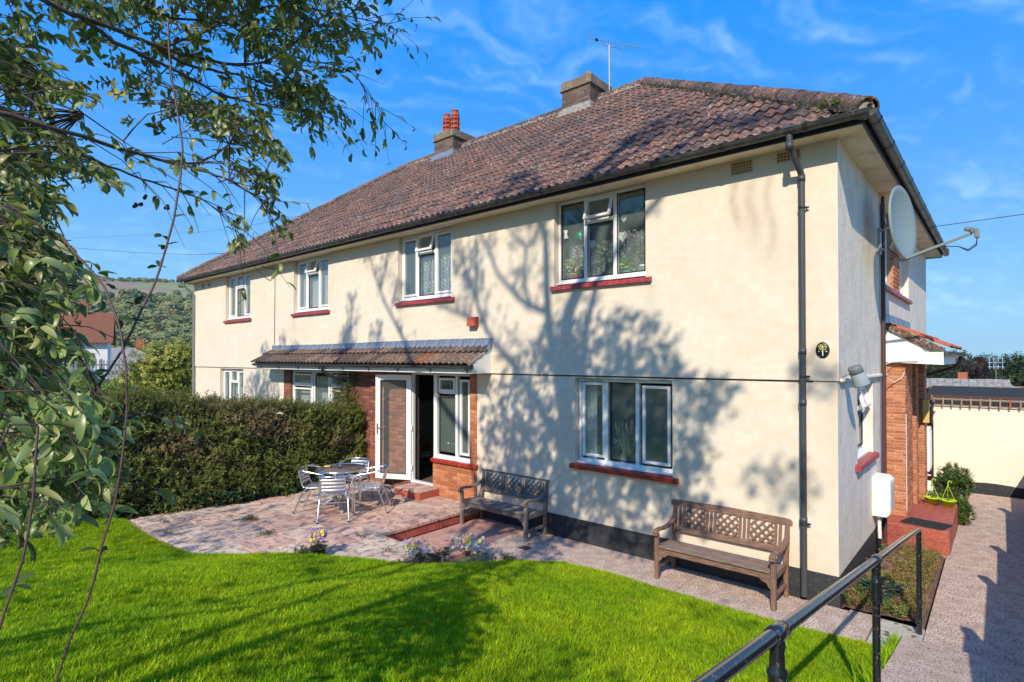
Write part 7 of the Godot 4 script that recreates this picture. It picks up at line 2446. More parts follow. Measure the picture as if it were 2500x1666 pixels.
func build_trees():
	rng.seed = 99
	var C := CAM
	var t := thing("overhanging_tree", "evergreen tree with drooping oval leaves overhanging the lawn from the left", "tree", Vector3(-2.6, 1.25, 10.2))
	var O := t.position
	var loc := func(a: Array) -> Array:
		var out := []
		for v in a: out.append(v - O)
		return out
	var px := func(list: Array, d0: float, d1: float) -> Array:
		var out := []
		for i in list.size(): out.append(at(list[i][0], list[i][1], lerpf(d0, d1, i / float(list.size() - 1))))
		return out
	branch(t, curve(loc.call([Vector3(-2.6, 1.2, 10.2), Vector3(-2.5, 2.6, 9.9), Vector3(-2.35, 4.2, 9.4), Vector3(-2.1, 6.0, 8.7), Vector3(-1.8, 7.5, 8.2)]), 14, 0.01), 0.045, 0.03, "trunk", 12)
	# limbs that cross the view; the first point of each lies on or near the trunk
	var limbs := []
	var specs := [
		[[[103, -6], [179, 36], [250, 58], [321, 85], [384, 116], [446, 134], [513, 147], [580, 161], [647, 152], [692, 129], [730, 95]], 2.5, 3.6, 0.021, 0.006, Vector3(-2.33, 4.4, 9.35)],
		[[[200, 44], [270, 98], [335, 129], [402, 160], [470, 192], [535, 232], [625, 254], [715, 268], [780, 281]], 2.6, 3.6, 0.011, 0.003, Vector3.ZERO],
		[[[384, 116], [446, 156], [513, 170], [580, 183], [670, 214], [760, 241], [830, 263]], 3.0, 3.9, 0.010, 0.003, Vector3.ZERO],
		[[[-30, 262], [94, 304], [179, 326], [250, 348], [312, 370], [357, 379], [402, 397], [446, 402], [500, 393], [549, 366], [580, 320]], 2.0, 3.1, 0.019, 0.005, Vector3(-2.42, 3.5, 9.6)],
		[[[446, 402], [513, 424], [571, 446], [625, 478], [650, 502]], 2.75, 3.1, 0.007, 0.002, Vector3.ZERO],
		[[[200, 379], [312, 424], [402, 455], [491, 487], [571, 540]], 2.3, 2.9, 0.006, 0.002, Vector3.ZERO],
		[[[-40, 120], [60, 150], [150, 230], [230, 300], [300, 345]], 2.3, 2.9, 0.012, 0.003, Vector3(-2.4, 3.8, 9.5)],
		[[[-40, 500], [40, 520], [110, 560], [170, 600], [205, 640]], 1.9, 2.4, 0.010, 0.003, Vector3(-2.46, 3.0, 9.78)],
		[[[-40, 800], [60, 790], [150, 760], [220, 700]], 1.9, 2.3, 0.009, 0.003, Vector3(-2.5, 2.6, 9.9)],
		[[[-40, 1040], [80, 1060], [200, 1050], [300, 1025], [340, 1010]], 1.7, 2.1, 0.009, 0.003, Vector3(-2.52, 2.4, 9.95)],
		[[[-40, 1200], [80, 1200], [180, 1180], [240, 1150]], 1.5, 1.75, 0.007, 0.003, Vector3(-2.53, 2.2, 10.0)],
		[[[300, -10], [420, 25], [560, 60], [700, 75], [820, 60], [930, 90]], 3.2, 4.2, 0.014, 0.004, Vector3(-2.15, 5.6, 8.8)],
		[[[560, 60], [660, 120], [760, 150], [850, 170], [900, 230], [940, 300]], 3.6, 4.2, 0.007, 0.002, Vector3.ZERO],
		[[[384, 116], [470, 90], [600, 30], [720, 15], [850, 40], [950, 60]], 3.1, 4.0, 0.009, 0.003, Vector3.ZERO]]
	for s in specs:
		var p: Array = px.call(s[0], s[1], s[2])
		if s[5] != Vector3.ZERO: p.push_front(s[5])
		var c := curve(p, s[0].size() * 3, 0.004)
		branch(t, loc.call(c), s[3], s[4])
		limbs.append([c, s[3]])
	# twigs and leaves
	var lm := []
	for q in [[0.084, 0.028, 1.3], [0.078, 0.026, 2.0], [0.088, 0.029, 0.8], [0.074, 0.025, 2.7]]: lm.append(leaf_mesh(q[0], q[1], q[2]))
	var cols := [Color(0.19, 0.23, 0.075), Color(0.13, 0.18, 0.06), Color(0.25, 0.28, 0.11), Color(0.17, 0.22, 0.095), Color(0.33, 0.33, 0.14)]
	var leaves := []
	var twig := MB.new()
	var spray := func(from: Vector3, dir: Vector3, L: float, n: int, r: float):
		# a twig from a limb, drooping a little, with leaves mostly at its end
		var a := from
		var b := from + dir * L * 0.5 + Vector3(0, R(-0.02, 0.03), 0)
		var c := from + dir * L + Vector3(0, R(-0.08, 0.0) * L * 4.0, 0)
		twig.tube([a - O, b - O, c - O], [r, r * 0.75, r * 0.4], 4, false)
		for i in n:
			var u := 1.0 - 0.75 * pow(R(0, 1), 1.6)
			var p := b.lerp(c, (u - 0.5) * 2.0) if u > 0.5 else a.lerp(b, u * 2.0)
			var out := (dir * R(0.0, 1.0) + Vector3(R(-1, 1), R(-1.3, 0.35), R(-1, 1))).normalized()
			leaves.append([p, out])
	# along the limbs
	for l in limbs:
		var c: Array = l[0]
		for i in range(int(c.size() * 0.25), c.size()):
			var e := i / float(c.size())
			for k in (2 if e > 0.7 else 1):
				var d: Vector3 = ((c[mini(i + 1, c.size() - 1)] - c[i - 1]).normalized() + Vector3(R(-0.9, 0.9), R(-0.8, 0.5), R(-0.9, 0.9))).normalized()
				spray.call(c[i], d, R(0.12, 0.38), int(R(2, 5)) if e > 0.55 else int(R(0, 2)), 0.0026)
	# masses: [polygon in view, nearest, farthest, number of sprays, leaves each]
	var masses := [
		[[[480, -60], [980, -40], [965, 130], [900, 140], [880, 185], [800, 130], [700, 140], [560, 90], [470, 40]], 3.2, 4.2, 120, 6],
		[[[-60, -60], [400, -60], [330, 30], [200, 40], [120, 130], [60, 160], [-60, 200]], 2.5, 3.5, 85, 6],
		[[[700, 170], [830, 215], [840, 280], [790, 290], [720, 250], [660, 220]], 3.4, 4.0, 45, 6],
		[[[450, 220], [540, 235], [640, 270], [715, 350], [690, 385], [600, 365], [540, 330], [470, 290], [430, 260]], 2.8, 3.5, 60, 5],
		[[[640, 400], [700, 420], [690, 465], [640, 450]], 2.9, 3.2, 12, 6],
		[[[-60, 120], [90, 130], [200, 190], [250, 230], [180, 240], [80, 210], [-60, 220]], 2.3, 3.2, 70, 6],
		[[[-60, 200], [120, 230], [180, 300], [200, 330], [250, 360], [290, 400], [310, 440], [180, 420], [90, 430], [-60, 480]], 2.2, 3.1, 105, 6],
		[[[-60, 430], [150, 420], [165, 480], [130, 530], [-60, 560]], 2.1, 2.9, 60, 6],
		[[[-60, 540], [130, 540], [190, 600], [225, 640], [205, 690], [215, 720], [150, 760], [-60, 820]], 1.7, 2.6, 165, 6],
		[[[-60, 800], [120, 760], [190, 800], [230, 840], [130, 860], [-60, 900]], 1.7, 2.4, 90, 6],
		[[[-60, 880], [110, 850], [190, 930], [290, 1000], [345, 1030], [330, 1090], [315, 1150], [240, 1240], [150, 1240], [100, 1290], [40, 1300], [-60, 1380]], 1.6, 2.4, 235, 6]]
	for q in masses:
		var poly := PackedVector2Array()
		var lo := Vector2(1e9, 1e9); var hi := Vector2(-1e9, -1e9)
		for v in q[0]:
			poly.append(Vector2(v[0], v[1]))
			lo = lo.min(poly[-1]); hi = hi.max(poly[-1])
		var n := 0
		while n < q[3]:
			var s := Vector2(R(lo.x, hi.x), R(lo.y, hi.y))
			if not Geometry2D.is_point_in_polygon(s, poly): continue
			n += 1
			var d := R(q[1], q[2])
			var tip := at(s.x, s.y, d)
			var dir := (tip - Vector3(-1.7, 3.7, 8.6)).normalized()
			dir = (dir + Vector3(R(-0.6, 0.6), R(-0.5, 0.35), R(-0.6, 0.6))).normalized()
			var L := R(0.14, 0.34)
			spray.call(tip - dir * L, dir, L, q[4] + int(R(-2, 3)), 0.0028)
			if n % 4 == 0:    # hang it on the nearest limb
				var best := 1e9
				var bp := Vector3.ZERO
				for l in limbs:
					for v in l[0]:
						var dd: float = v.distance_squared_to(tip - dir * L)
						if dd < best: best = dd; bp = v
				if best < 0.6: twig.tube(loc.call(curve([bp, bp.lerp(tip - dir * L, 0.5) + Vector3(0, R(-0.03, 0.05), 0), tip - dir * L], 5)), [0.0045, 0.0042, 0.0038, 0.0035, 0.003, 0.0026], 4, false)
	part(t, "twigs", twig, M.twig, Vector3.ZERO, "stuff")
	leaves.sort_custom(func(a, b): return a[0].distance_squared_to(C) < b[0].distance_squared_to(C))
	var lmats := []
	for c in cols:
		for k in 2: lmats.append(mat(c * (1.0 + 0.25 * k), 0.36, {back = Color(0.35, 0.5, 0.12), spec = 0.5}))
	var xf := [[], [], [], []]
	var cl := [[], [], [], []]
	var shown := 0
	for i in leaves.size():
		var e: Array = leaves[i]
		var z: Vector3 = e[1]
		var x := Vector3.UP.cross(z)
		if x.length() < 0.05: x = Vector3.RIGHT
		x = x.normalized().rotated(z, R(-1.1, 1.1))
		var b := Basis(x, z.cross(x).normalized(), z)
		var s := R(0.6, 1.12)
		var tr := Transform3D(b.scaled_local(Vector3(s, s, s)), e[0] - O)
		var rel: Vector3 = cam_basis.inverse() * (e[0] - C)
		var inview: bool = rel.z < -0.5 and absf(rel.x / rel.z) < 0.92
		if inview and shown < 300:
			shown += 1
			var o := part(t, "leaf", lm[i % 4], lmats[rng.randi() % lmats.size()])
			o.transform = tr
		else:
			xf[i % 4].append(tr)
			cl[i % 4].append(cols[rng.randi() % cols.size()] * R(0.8, 1.25))
	for k in 4: many(t, "foliage", lm[k], M.leaf, xf[k], cl[k])
	# seed heads on the bare outer twigs
	var seed := MB.new()
	for q in [[535, 512], [575, 540], [405, 505], [330, 500], [620, 440], [650, 490], [668, 492], [930, 135], [925, 175], [430, 95], [260, 157], [355, 480], [345, 497], [630, 430], [635, 470], [810, 175], [800, 168], [520, 335]]:
		for k in 4: seed.lathe(at(q[0] + R(-5, 5), q[1] + R(-5, 5), R(2.8, 3.2)) - O, [Vector2(0.001, 0.010), Vector2(0.008, 0.005), Vector2(0.009, -0.004), Vector2(0.001, -0.010)], 6)
	part(t, "seed_heads", seed, M.dark, Vector3.ZERO, "stuff")

	# upper crown, out of view above: it throws the leafy shadow on the wall
	var up := []
	var blobs := []
	for q in [[-5.0, 1.9, 0.75, 5.0], [-4.9, 1.0, 0.8, 5.1], [-4.4, 1.5, 0.8, 5.0], [-4.3, 2.5, 0.6, 5.2], [-5.1, 0.4, 0.7, 5.0], [-3.4, 2.9, 0.75, 5.3], [-3.9, 3.0, 0.55, 5.3], [-3.2, 2.3, 0.8, 5.2], [-2.6, 2.95, 0.65, 5.5], [-2.4, 2.3, 0.7, 5.4], [-3.0, 1.4, 0.9, 5.0], [-2.3, 1.5, 0.8, 5.2], [-1.9, 2.2, 0.6, 5.5], [-2.6, 0.7, 0.8, 4.9], [-3.6, 0.8, 0.8, 4.9], [-1.85, 1.5, 0.35, 5.2], [-1.75, 0.85, 0.4, 5.1], [-1.5, 2.35, 0.35, 5.6], [-4.0, 0.2, 0.6, 4.8]]:
		blobs.append(q)
	for q in blobs:
		for i in int(165 * q[2] * q[2] / 0.4):
			var a := R(0, TAU); var rr: float = sqrt(R(0, 1)) * q[2]
			up.append(lift(q[0] + cos(a) * rr, q[1] + sin(a) * rr * 0.9, q[3] + R(-0.45, 0.45)))
	# more crown over the left of the lawn
	for q in [[-8.6, 3.4, 1.1, 5.2], [-6.6, 2.2, 0.8, 5.0], [-7.4, 4.6, 0.9, 4.6], [-5.2, 3.6, 0.55, 4.6], [-4.2, 5.0, 0.9, 4.4], [-6.2, 6.0, 1.0, 4.0], [-2.6, 4.6, 0.45, 4.4], [-9.6, 5.6, 1.0, 4.4], [-1.2, 3.6, 0.6, 4.8], [-0.9, 1.4, 0.35, 5.6], [-8.0, 1.6, 0.6, 5.6], [-5.6, 1.2, 0.4, 5.6], [-3.4, 6.0, 0.5, 4.0]]:
		for i in int(42 * q[2] * q[2] / 0.4):
			var a := R(0, TAU); var rr: float = sqrt(R(0, 1)) * q[2]
			var p: Vector3 = Vector3(q[0] + cos(a) * rr * 1.3, 0.2, q[1] + sin(a) * rr * 0.8) + SUN * (q[3] + R(-0.4, 0.4))
			var rel: Vector3 = cam_basis.inverse() * (p - C)
			if rel.z < -0.2 and rel.x / -rel.z > -0.98 and rel.x / -rel.z < 0.98 and rel.y / -rel.z < 0.72: continue
			up.append(p)
	var cxf := []
	var ccl := []
	for p in up:
		var d := Vector3(R(-1, 1), R(-0.8, 0.6), R(-1, 1)).normalized()
		cxf.append(Transform3D(facing(d, R(0, TAU), R(0.5, 0.9) * 0.09), p - O))
		ccl.append(cols[rng.randi() % cols.size()])
	if shrub_sprigs.is_empty():
		for k in 3: shrub_sprigs.append(sprig(9, 2.2, 1.0, 0.55, 0.6))
	many(t, "foliage", shrub_sprigs[0], M.leaf_dull, cxf, ccl)
	for q in [[-4.9, 1.5, 5.0], [-3.4, 2.6, 5.2], [-2.4, 2.2, 5.4], [-3.0, 1.2, 5.0], [-4.3, 2.4, 5.2]]:
		branch(t, curve(loc.call([Vector3(-2.1, 6.0, 8.7), lift(q[0], q[1], q[2]).lerp(Vector3(-2.1, 6.0, 8.7), 0.5) + Vector3(0, 0.4, 0), lift(q[0], q[1], q[2])]), 8, 0.02), 0.06, 0.012)

	# bare tall tree behind the viewer: its stems draw the forked shadows on the wall
	var bt := thing("bare_tree", "tall bare many-stemmed tree standing behind the viewer", "tree", Vector3(-0.6, 1.8, 11.2))
	O = bt.position
	var K := 7.6
	var lines := [
		[[[-4.75, 7.0], [-4.55, 6.3], [-4.36, 5.6], [-4.33, 5.144], [-4.217, 4.881], [-4.176, 4.586], [-4.168, 4.142], [-4.149, 3.809], [-4.136, 3.565], [-4.095, 3.256], [-3.95, 2.6], [-3.8, 1.4]], 0.016, 0.13],
		[[[-5.9, 5.6], [-5.634, 5.015], [-5.434, 4.745], [-5.27, 4.342], [-4.954, 4.03], [-4.592, 3.726], [-4.191, 3.568]], 0.02, 0.065],
		[[[-5.2, 5.5], [-5.016, 5.092], [-4.8, 4.827], [-4.591, 4.638], [-4.636, 4.278], [-4.592, 3.954], [-4.475, 3.70]], 0.014, 0.038],
		[[[-4.2, 5.6], [-4.3, 5.0], [-4.45, 4.75], [-4.60, 4.62]], 0.008, 0.02],
		[[[-5.80, 4.9], [-5.736, 4.29], [-5.771, 3.899], [-5.6, 3.498], [-5.401, 3.2], [-5.017, 2.84], [-4.772, 2.586], [-4.3, 2.0], [-3.8, 1.4]], 0.03, 0.10],
		[[[-2.75, 7.3], [-2.95, 6.4], [-3.2, 5.4], [-3.45, 4.4], [-3.528, 3.892], [-3.708, 3.564], [-3.813, 3.139], [-3.8, 2.4], [-3.7, 1.4]], 0.11, 0.15],
		[[[-2.2, 6.9], [-2.5, 6.2], [-2.85, 5.3], [-3.10, 4.5], [-3.231, 3.889], [-3.329, 3.543], [-3.429, 3.151], [-3.5, 2.4]], 0.05, 0.075],
		[[[-1.3, 6.7], [-1.6, 6.1], [-1.95, 5.5], [-2.14, 5.088], [-2.369, 4.9], [-2.8, 4.6], [-3.2, 4.1]], 0.06, 0.075],
		[[[-6.4, 5.2], [-6.124, 4.63], [-5.945, 4.26], [-5.736, 3.798]], 0.02, 0.04],
		[[[-6.9, 3.9], [-6.232, 3.652], [-5.98, 3.564], [-5.65, 3.45]], 0.025, 0.04],
		[[[-5.3, 2.80], [-5.017, 2.828], [-4.39, 2.90], [-4.1, 2.7]], 0.02, 0.03],
		[[[-9.3, 5.5], [-9.012, 5.062], [-8.914, 4.765], [-8.677, 4.346], [-8.399, 3.908], [-8.087, 3.509], [-7.828, 3.177], [-7.2, 2.4], [-6.0, 1.4]], 0.018, 0.075],
		[[[-8.3, 5.5], [-8.403, 4.989], [-8.47, 4.719], [-8.62, 4.30]], 0.014, 0.03],
		[[[-9.75, 4.25], [-9.708, 3.867], [-9.81, 3.485], [-9.968, 3.191], [-9.6, 2.2]], 0.02, 0.05],
		[[[-5.0, 6.4], [-5.0, 5.7], [-5.1, 5.3]], 0.03, 0.03]]
	for l in lines:
		var pts := []
		for i in l[0].size(): pts.append(lift(l[0][i][0], l[0][i][1], K + 0.35 * sin(l[0][i][0] * 2.0) + 0.2 * l[0][i][1] * 0.0) - O)
		branch(bt, curve(pts, pts.size() * 3, 0.008), l[1] * 0.85, l[2] * 0.85, "stem")
	branch(bt, curve([Vector3(0, -0.4, 0), Vector3(0.05, 3.0, -0.2), lift(-3.8, 1.4, K) - O], 10, 0.01), 0.06, 0.06, "trunk", 12)
	branch(bt, curve([Vector3(0.0, 2.0, -0.1), lift(-6.0, 1.4, K) - O], 6, 0.01), 0.04, 0.04, "stem", 8)
	var bxf := []
	var bcl := []
	var tw := MB.new()
	for l in lines:      # thin side twigs with a few leaves: soft blurred marks between the stems
		for i in 26:
			var k: int = rng.randi() % (l[0].size() - 1)
			var a: Array = l[0][k]; var b: Array = l[0][k + 1]
			var u := R(0, 1)
			var wx := lerpf(a[0], b[0], u); var wy := lerpf(a[1], b[1], u)
			if wy < 2.6: continue
			var p := lift(wx, wy, K + 0.35 * sin(wx * 2.0))
			var e := lift(wx + R(-0.45, 0.45), wy + R(0.0, 0.6), K + R(-0.5, 0.5))
			tw.tube([p - O, p.lerp(e, 0.5) - O + Vector3(0, R(-0.05, 0.05), 0), e - O], [0.007, 0.005, 0.003], 4, false)
			for j in 3:
				bxf.append(Transform3D(facing(Vector3(R(-1, 1), R(-1, 1), R(-1, 1)), R(0, TAU), 0.045), p.lerp(e, R(0.4, 1.05)) - O))
				bcl.append(Color(0.10, 0.11, 0.03))
	# looser leafy tops that smudge the far part of the wall
	for q in [[-9.8, 3.35, 0.35], [-10.0, 3.0, 0.45], [-12.9, 3.35, 0.22], [-13.9, 2.9, 0.35], [-14.1, 2.2, 0.6], [-14.6, 1.6, 0.8], [-13.6, 1.7, 0.7], [-5.8, 4.2, 0.3], [-6.1, 4.6, 0.35], [-0.5, 1.3, 0.35], [-0.9, 1.35, 0.22], [-0.25, 2.6, 0.3], [-8.8, 3.3, 0.35], [-8.0, 4.2, 0.35], [-12.3, 3.0, 0.3], [-2.6, 6.9, 0.5], [-1.5, 6.6, 0.5], [-1.1, 6.2, 0.4], [-3.6, 6.6, 0.3], [-4.9, 6.4, 0.35], [-5.6, 6.0, 0.3], [-2.2, 7.6, 0.6], [-0.7, 5.9, 0.4]]:
		for i in int(70 * q[2] * q[2] / 0.12):
			var a := R(0, TAU); var rr: float = sqrt(R(0, 1)) * q[2]
			bxf.append(Transform3D(facing(Vector3(R(-1, 1), R(-1, 1), R(-1, 1)), R(0, TAU), 0.05), lift(q[0] + cos(a) * rr * 0.8, q[1] + sin(a) * rr, K + R(-0.5, 0.5)) - O))
			bcl.append(Color(0.08, 0.10, 0.03))
	part(bt, "twigs", tw, M.twig, Vector3.ZERO, "stuff")
	many(bt, "foliage", shrub_sprigs[1], M.leaf_dull, bxf, bcl)
	# dense evergreen behind the viewer, the dark mass that the windows mirror
	shrub("conifer_screen", "broad dark tree behind the viewer mirrored in the windows", Vector3(-12.0, 1.4, 16.0), Vector3(3.2, 4.0, 2.5), 5.2, 3600, 0.16, [Color(0.04, 0.06, 0.02), Color(0.06, 0.08, 0.025)], "tree")

	# bramble canes hanging and arching through the view
	for q in [["long thorny cane hanging from the tree across the sky and shrub", [[410, 60], [417, 179], [446, 357], [440, 433], [424, 536], [393, 647], [375, 700], [354, 737], [328, 795], [300, 852], [271, 897], [230, 957], [180, 1010]], 2.4, 2.0, 0.0042, [[405, 600], [430, 530], [385, 650], [360, 720], [330, 745], [345, 785], [395, 575], [445, 475]]],
		["thin cane arching from the left leaves down to the lawn", [[150, 575], [172, 606], [198, 635], [230, 670], [255, 702], [271, 744], [287, 782], [297, 823], [301, 862], [308, 903], [310, 1000], [303, 1070], [296, 1135], [279, 1232], [266, 1276], [249, 1330], [230, 1413], [210, 1477], [166, 1570], [130, 1690]], 1.7, 1.5, 0.0032, [[240, 665], [258, 695], [290, 780], [285, 1165], [280, 1250], [240, 1342]]],
		["short cane at the lower left edge dropping to the grass", [[92, 1040], [88, 1090], [81, 1213], [68, 1301], [54, 1369], [29, 1442], [10, 1496], [-10, 1560]], 1.5, 1.4, 0.0032, [[35, 1430]]],
		["small arching cane in front of the picket fence", [[120, 800], [147, 830], [182, 861], [204, 887], [223, 919], [245, 960]], 1.8, 1.8, 0.0024, [[190, 868], [228, 910]]]]:
		var b := thing("bramble_cane", q[0], "bramble", at(q[1][0][0], q[1][0][1], q[2]))
		O = b.position
		var pts := curve(px.call(q[1], q[2], q[3]), q[1].size() * 3)
		var lp := []
		for v in pts: lp.append(v - O)
		var m := MB.new()
		m.tube(lp, q[4], 6, false)
		for i in lp.size():
			m.flat()
			var d := Vector3(R(-1, 1), R(-0.3, 0.3), R(-1, 1)).normalized()
			m.tri(lp[i] - Vector3(0, 0.004, 0), lp[i] + d * (q[4] + 0.006), lp[i] + Vector3(0, 0.004, 0))
		part(b, "stem", m, M.cane)
		for e in q[5]:
			var dd := R(0.0, 1.0)
			var p := at(e[0], e[1], lerpf(q[2], q[3], clampf((e[1] - q[1][0][1]) / (q[1][-1][1] - q[1][0][1]), 0, 1))) - O
			for j in 3:
				var lf := MB.new()
				lf.col(Color(0.065, 0.105, 0.035) * R(0.8, 1.3))
				add_leaf(lf, p, Vector3(R(-1, 1), R(-0.3, 0.5), R(-1, 1)).normalized(), R(0.035, 0.055), R(0.02, 0.03), R(0.2, 0.6))
				part(b, "leaf", lf, M.leaf_dull)


func flowers(c: Vector3, n: int, rad: float, h: float, label: String, cols: Array, potted: bool):
	var t := thing("pansy_pot" if potted else "pansy_clump", label, "potted plant" if potted else "flowers", c)
	if potted: 
		pot(t, 0.10, 0.13, M.rubber)
	var y0 := 0.11 if potted else 0.02
	leafy(t, Vector3(0, y0 + 0.05, 0), 70, Vector3(rad * 0.8, h * 0.5, rad * 0.8), [0.045, 0.018], [Color(0.05, 0.10, 0.025), Color(0.09, 0.15, 0.04), Color(0.04, 0.08, 0.03)])
	for i in n:      # each bloom: five petals facing out
		var a := R(0, TAU); var r := sqrt(R(0, 1)) * rad
		var p := Vector3(cos(a) * r, y0 + h * R(0.55, 1.0), sin(a) * r * 0.9)
		var face := (Vector3(cos(a) * 0.6, R(0.1, 0.8), 0.6 + sin(a) * 0.4) + Vector3(R(-0.4, 0.4), 0, R(-0.2, 0.6))).normalized()
		var b := facing(face, R(0, TAU), R(1.1, 1.6))
		var col: Color = cols[rng.randi() % cols.size()]
		var m := MB.new()
		for k in 5:
			var g := TAU * k / 5
			var d := Vector3(cos(g), 0.25, sin(g))
			var s := Vector3(-sin(g), 0, cos(g)) * 0.011
			m.flat()
			m.col(col * R(0.85, 1.1))
			var e := d * 0.020
			m.quad(p + b * (d * 0.002), p + b * (e * 0.6 - s), p + b * e, p + b * (e * 0.6 + s))
		m.col(Color(0.75, 0.55, 0.03))
		m.quad(p + b * Vector3(-0.004, 0.006, 0), p + b * Vector3(0, 0.006, 0.004), p + b * Vector3(0.004, 0.006, 0), p + b * Vector3(0, 0.006, -0.004))
		part(t, "bloom", m, M.leaf_dull)
	return t

func weeds(called: String, label: String, c: Vector3, n: int, rad: Vector2, h: float, cols: Array, category := "weeds"):
	var xf := []
	var cl := []
	var sm := sprig(7, 1.0, 0.5, 0.12, 1.2)
	for i in n:
		var a := R(0, TAU); var r := sqrt(R(0, 1))
		xf.append(Transform3D(facing(Vector3(R(-0.8, 0.8), 1, R(-0.8, 0.8)), R(0, TAU), h * R(0.6, 1.2)), c + Vector3(cos(a) * r * rad.x, 0, sin(a) * r * rad.y)))
		cl.append(cols[rng.randi() % cols.size()] * R(0.8, 1.2))
	var o := many(self, called, sm, M.leaf_dull, xf, cl)
	tag(o, label, category)

func build_small_things():
	rng.seed = 31
	flowers(Vector3(-5.46, 0.2, 3.30), 34, 0.125, 0.24, "black pot of purple and yellow pansies at the lawn edge", [Color(0.22, 0.09, 0.50), Color(0.30, 0.14, 0.55), Color(0.22, 0.09, 0.50), Color(0.80, 0.62, 0.03), Color(0.78, 0.66, 0.10)], true)
	flowers(Vector3(-4.48, 0.16, 2.42), 60, 0.24, 0.22, "clump of lilac and yellow pansies in the middle of the lawn edge", [Color(0.38, 0.36, 0.62), Color(0.48, 0.46, 0.66), Color(0.30, 0.20, 0.50), Color(0.72, 0.66, 0.10)], false)
	flowers(Vector3(-4.16, 0.10, 1.82), 80, 0.25, 0.25, "clump of pale blue and yellow pansies nearest the grey bench", [Color(0.52, 0.56, 0.72), Color(0.60, 0.62, 0.74), Color(0.40, 0.40, 0.66), Color(0.76, 0.68, 0.08)], false)
	var g := [Color(0.055, 0.10, 0.02), Color(0.09, 0.14, 0.03), Color(0.04, 0.08, 0.02)]
	weeds("weed_patch", "larger tuft of weeds growing in the middle of the patio", Vector3(-7.85, 0.2, 3.15), 60, Vector2(0.16, 0.14), 0.06, g)
	weeds("weed_patch", "second tuft of weeds in the patio joints towards the pansy pot", Vector3(-6.95, 0.2, 3.30), 44, Vector2(0.13, 0.12), 0.05, g)
	weeds("weed_patch", "tuft of weeds near the left end of the patio", Vector3(-9.35, 0.2, 3.75), 30, Vector2(0.10, 0.08), 0.045, g)
	weeds("weed_patch", "small weed tuft on the left part of the patio below the first", Vector3(-8.75, 0.2, 4.1), 22, Vector2(0.08, 0.08), 0.04, g)
	weeds("weed_patch", "small weed tuft at the grass edge of the patio", Vector3(-8.05, 0.2, 4.25), 24, Vector2(0.12, 0.06), 0.04, g)
	weeds("weed_patch", "weed tuft in the joint before the riser", Vector3(-5.75, 0.2, 2.45), 20, Vector2(0.12, 0.05), 0.04, g)
	weeds("weed_patch", "leafy weeds left of the black pansy pot", Vector3(-5.70, 0.2, 3.40), 44, Vector2(0.12, 0.10), 0.09, g)
	weeds("weed_patch", "feathery weeds between the two pansy clumps", Vector3(-4.38, 0.12, 2.08), 40, Vector2(0.10, 0.12), 0.09, g)
	weeds("weed_patch", "weeds right of the last pansy clump by the lawn", Vector3(-3.72, 0.05, 1.42), 40, Vector2(0.16, 0.10), 0.08, g)
	weeds("weed_patch", "tiny weeds at the corner of the pink slab", Vector3(-4.95, 0.2, 2.55), 16, Vector2(0.10, 0.05), 0.04, g)
	# water bowl at the end of the patio
	var t := thing("bowl", "shallow dark blue bowl with a little water at the hedge end of the patio", "bowl", Vector3(-9.93, 0.2, 4.18))
	var m := MB.new()
	m.lathe(Vector3.ZERO, [Vector2(0.001, 0.0), Vector2(0.15, 0.0), Vector2(0.205, 0.055), Vector2(0.215, 0.06), Vector2(0.215, 0.066), Vector2(0.20, 0.064), Vector2(0.15, 0.025), Vector2(0.001, 0.02)], 32)
	part(t, "dish", m, mat(Color(0.04, 0.06, 0.09), 0.35))
	m = MB.new()
	m.lathe(Vector3.ZERO, [Vector2(0.001, 0.048), Vector2(0.175, 0.048)], 28)
	part(t, "water", m, mat(Color(0.30, 0.38, 0.42), 0.08))
	m = MB.new()
	m.tube([Vector3(-0.07, 0.06, 0.0), Vector3(0.0, 0.075, 0.02), Vector3(0.08, 0.06, 0.01)], 0.016, 7)
	part(t, "pebble", m, M.stone)
	# bed by the side wall
	var dry := [Color(0.40, 0.26, 0.12), Color(0.34, 0.24, 0.10), Color(0.26, 0.25, 0.07), Color(0.46, 0.29, 0.14)]
	var xf := []
	var cl := []
	var sm := sprig(12, 1.0, 0.22, 0.07, 1.4)
	for i in 2300:
		var x := R(0.05, 0.74); var z := -R(0.02, 2.7)
		var dens := 0.9 - 0.75 * smoothstep(0.45, 0.1, x) * smoothstep(-0.9, -1.4, z)
		if R(0, 1) > dens: continue
		xf.append(Transform3D(facing(Vector3(R(-0.6, 0.6), 1, R(-0.6, 0.6)), R(0, TAU), R(0.07, 0.17)), Vector3(x, 0.04, z)))
		cl.append(dry[rng.randi() % 4] if R(0, 1) < 0.8 else Color(0.18, 0.28, 0.05))
	var o := many(self, "dry_weeds", sm, M.leaf_dull, xf, cl)
	tag(o, "dry brown and green weeds filling the bed beside the side wall", "weeds")
	t = thing("rock", "pink stones", "stones", Vector3(0.22, 0.05, -1.6))
	t.set_meta("label", "pinkish stone lump in the bed below the cream cabinet")
	m = MB.new()
	for k in 7: m.bevel(Vector3(R(-0.16, 0.16), R(0.0, 0.06), R(-0.4, 0.4)), Vector3(R(0.12, 0.25), R(0.06, 0.14), R(0.12, 0.3)), 0.03, rbasis(R(0, 3), R(-0.4, 0.4), R(-0.4, 0.4)))
	part(t, "stone", m, M.soil)
	t = thing("leafy_plant", "low blue green plant with serrated leaves in the bed behind the handrail post", "plant", Vector3(0.33, 0.06, -0.42))
	leafy(t, Vector3(0, 0.09, 0), 120, Vector3(0.20, 0.10, 0.20), [0.085, 0.035], [Color(0.05, 0.10, 0.075), Color(0.08, 0.13, 0.10), Color(0.035, 0.07, 0.05)])
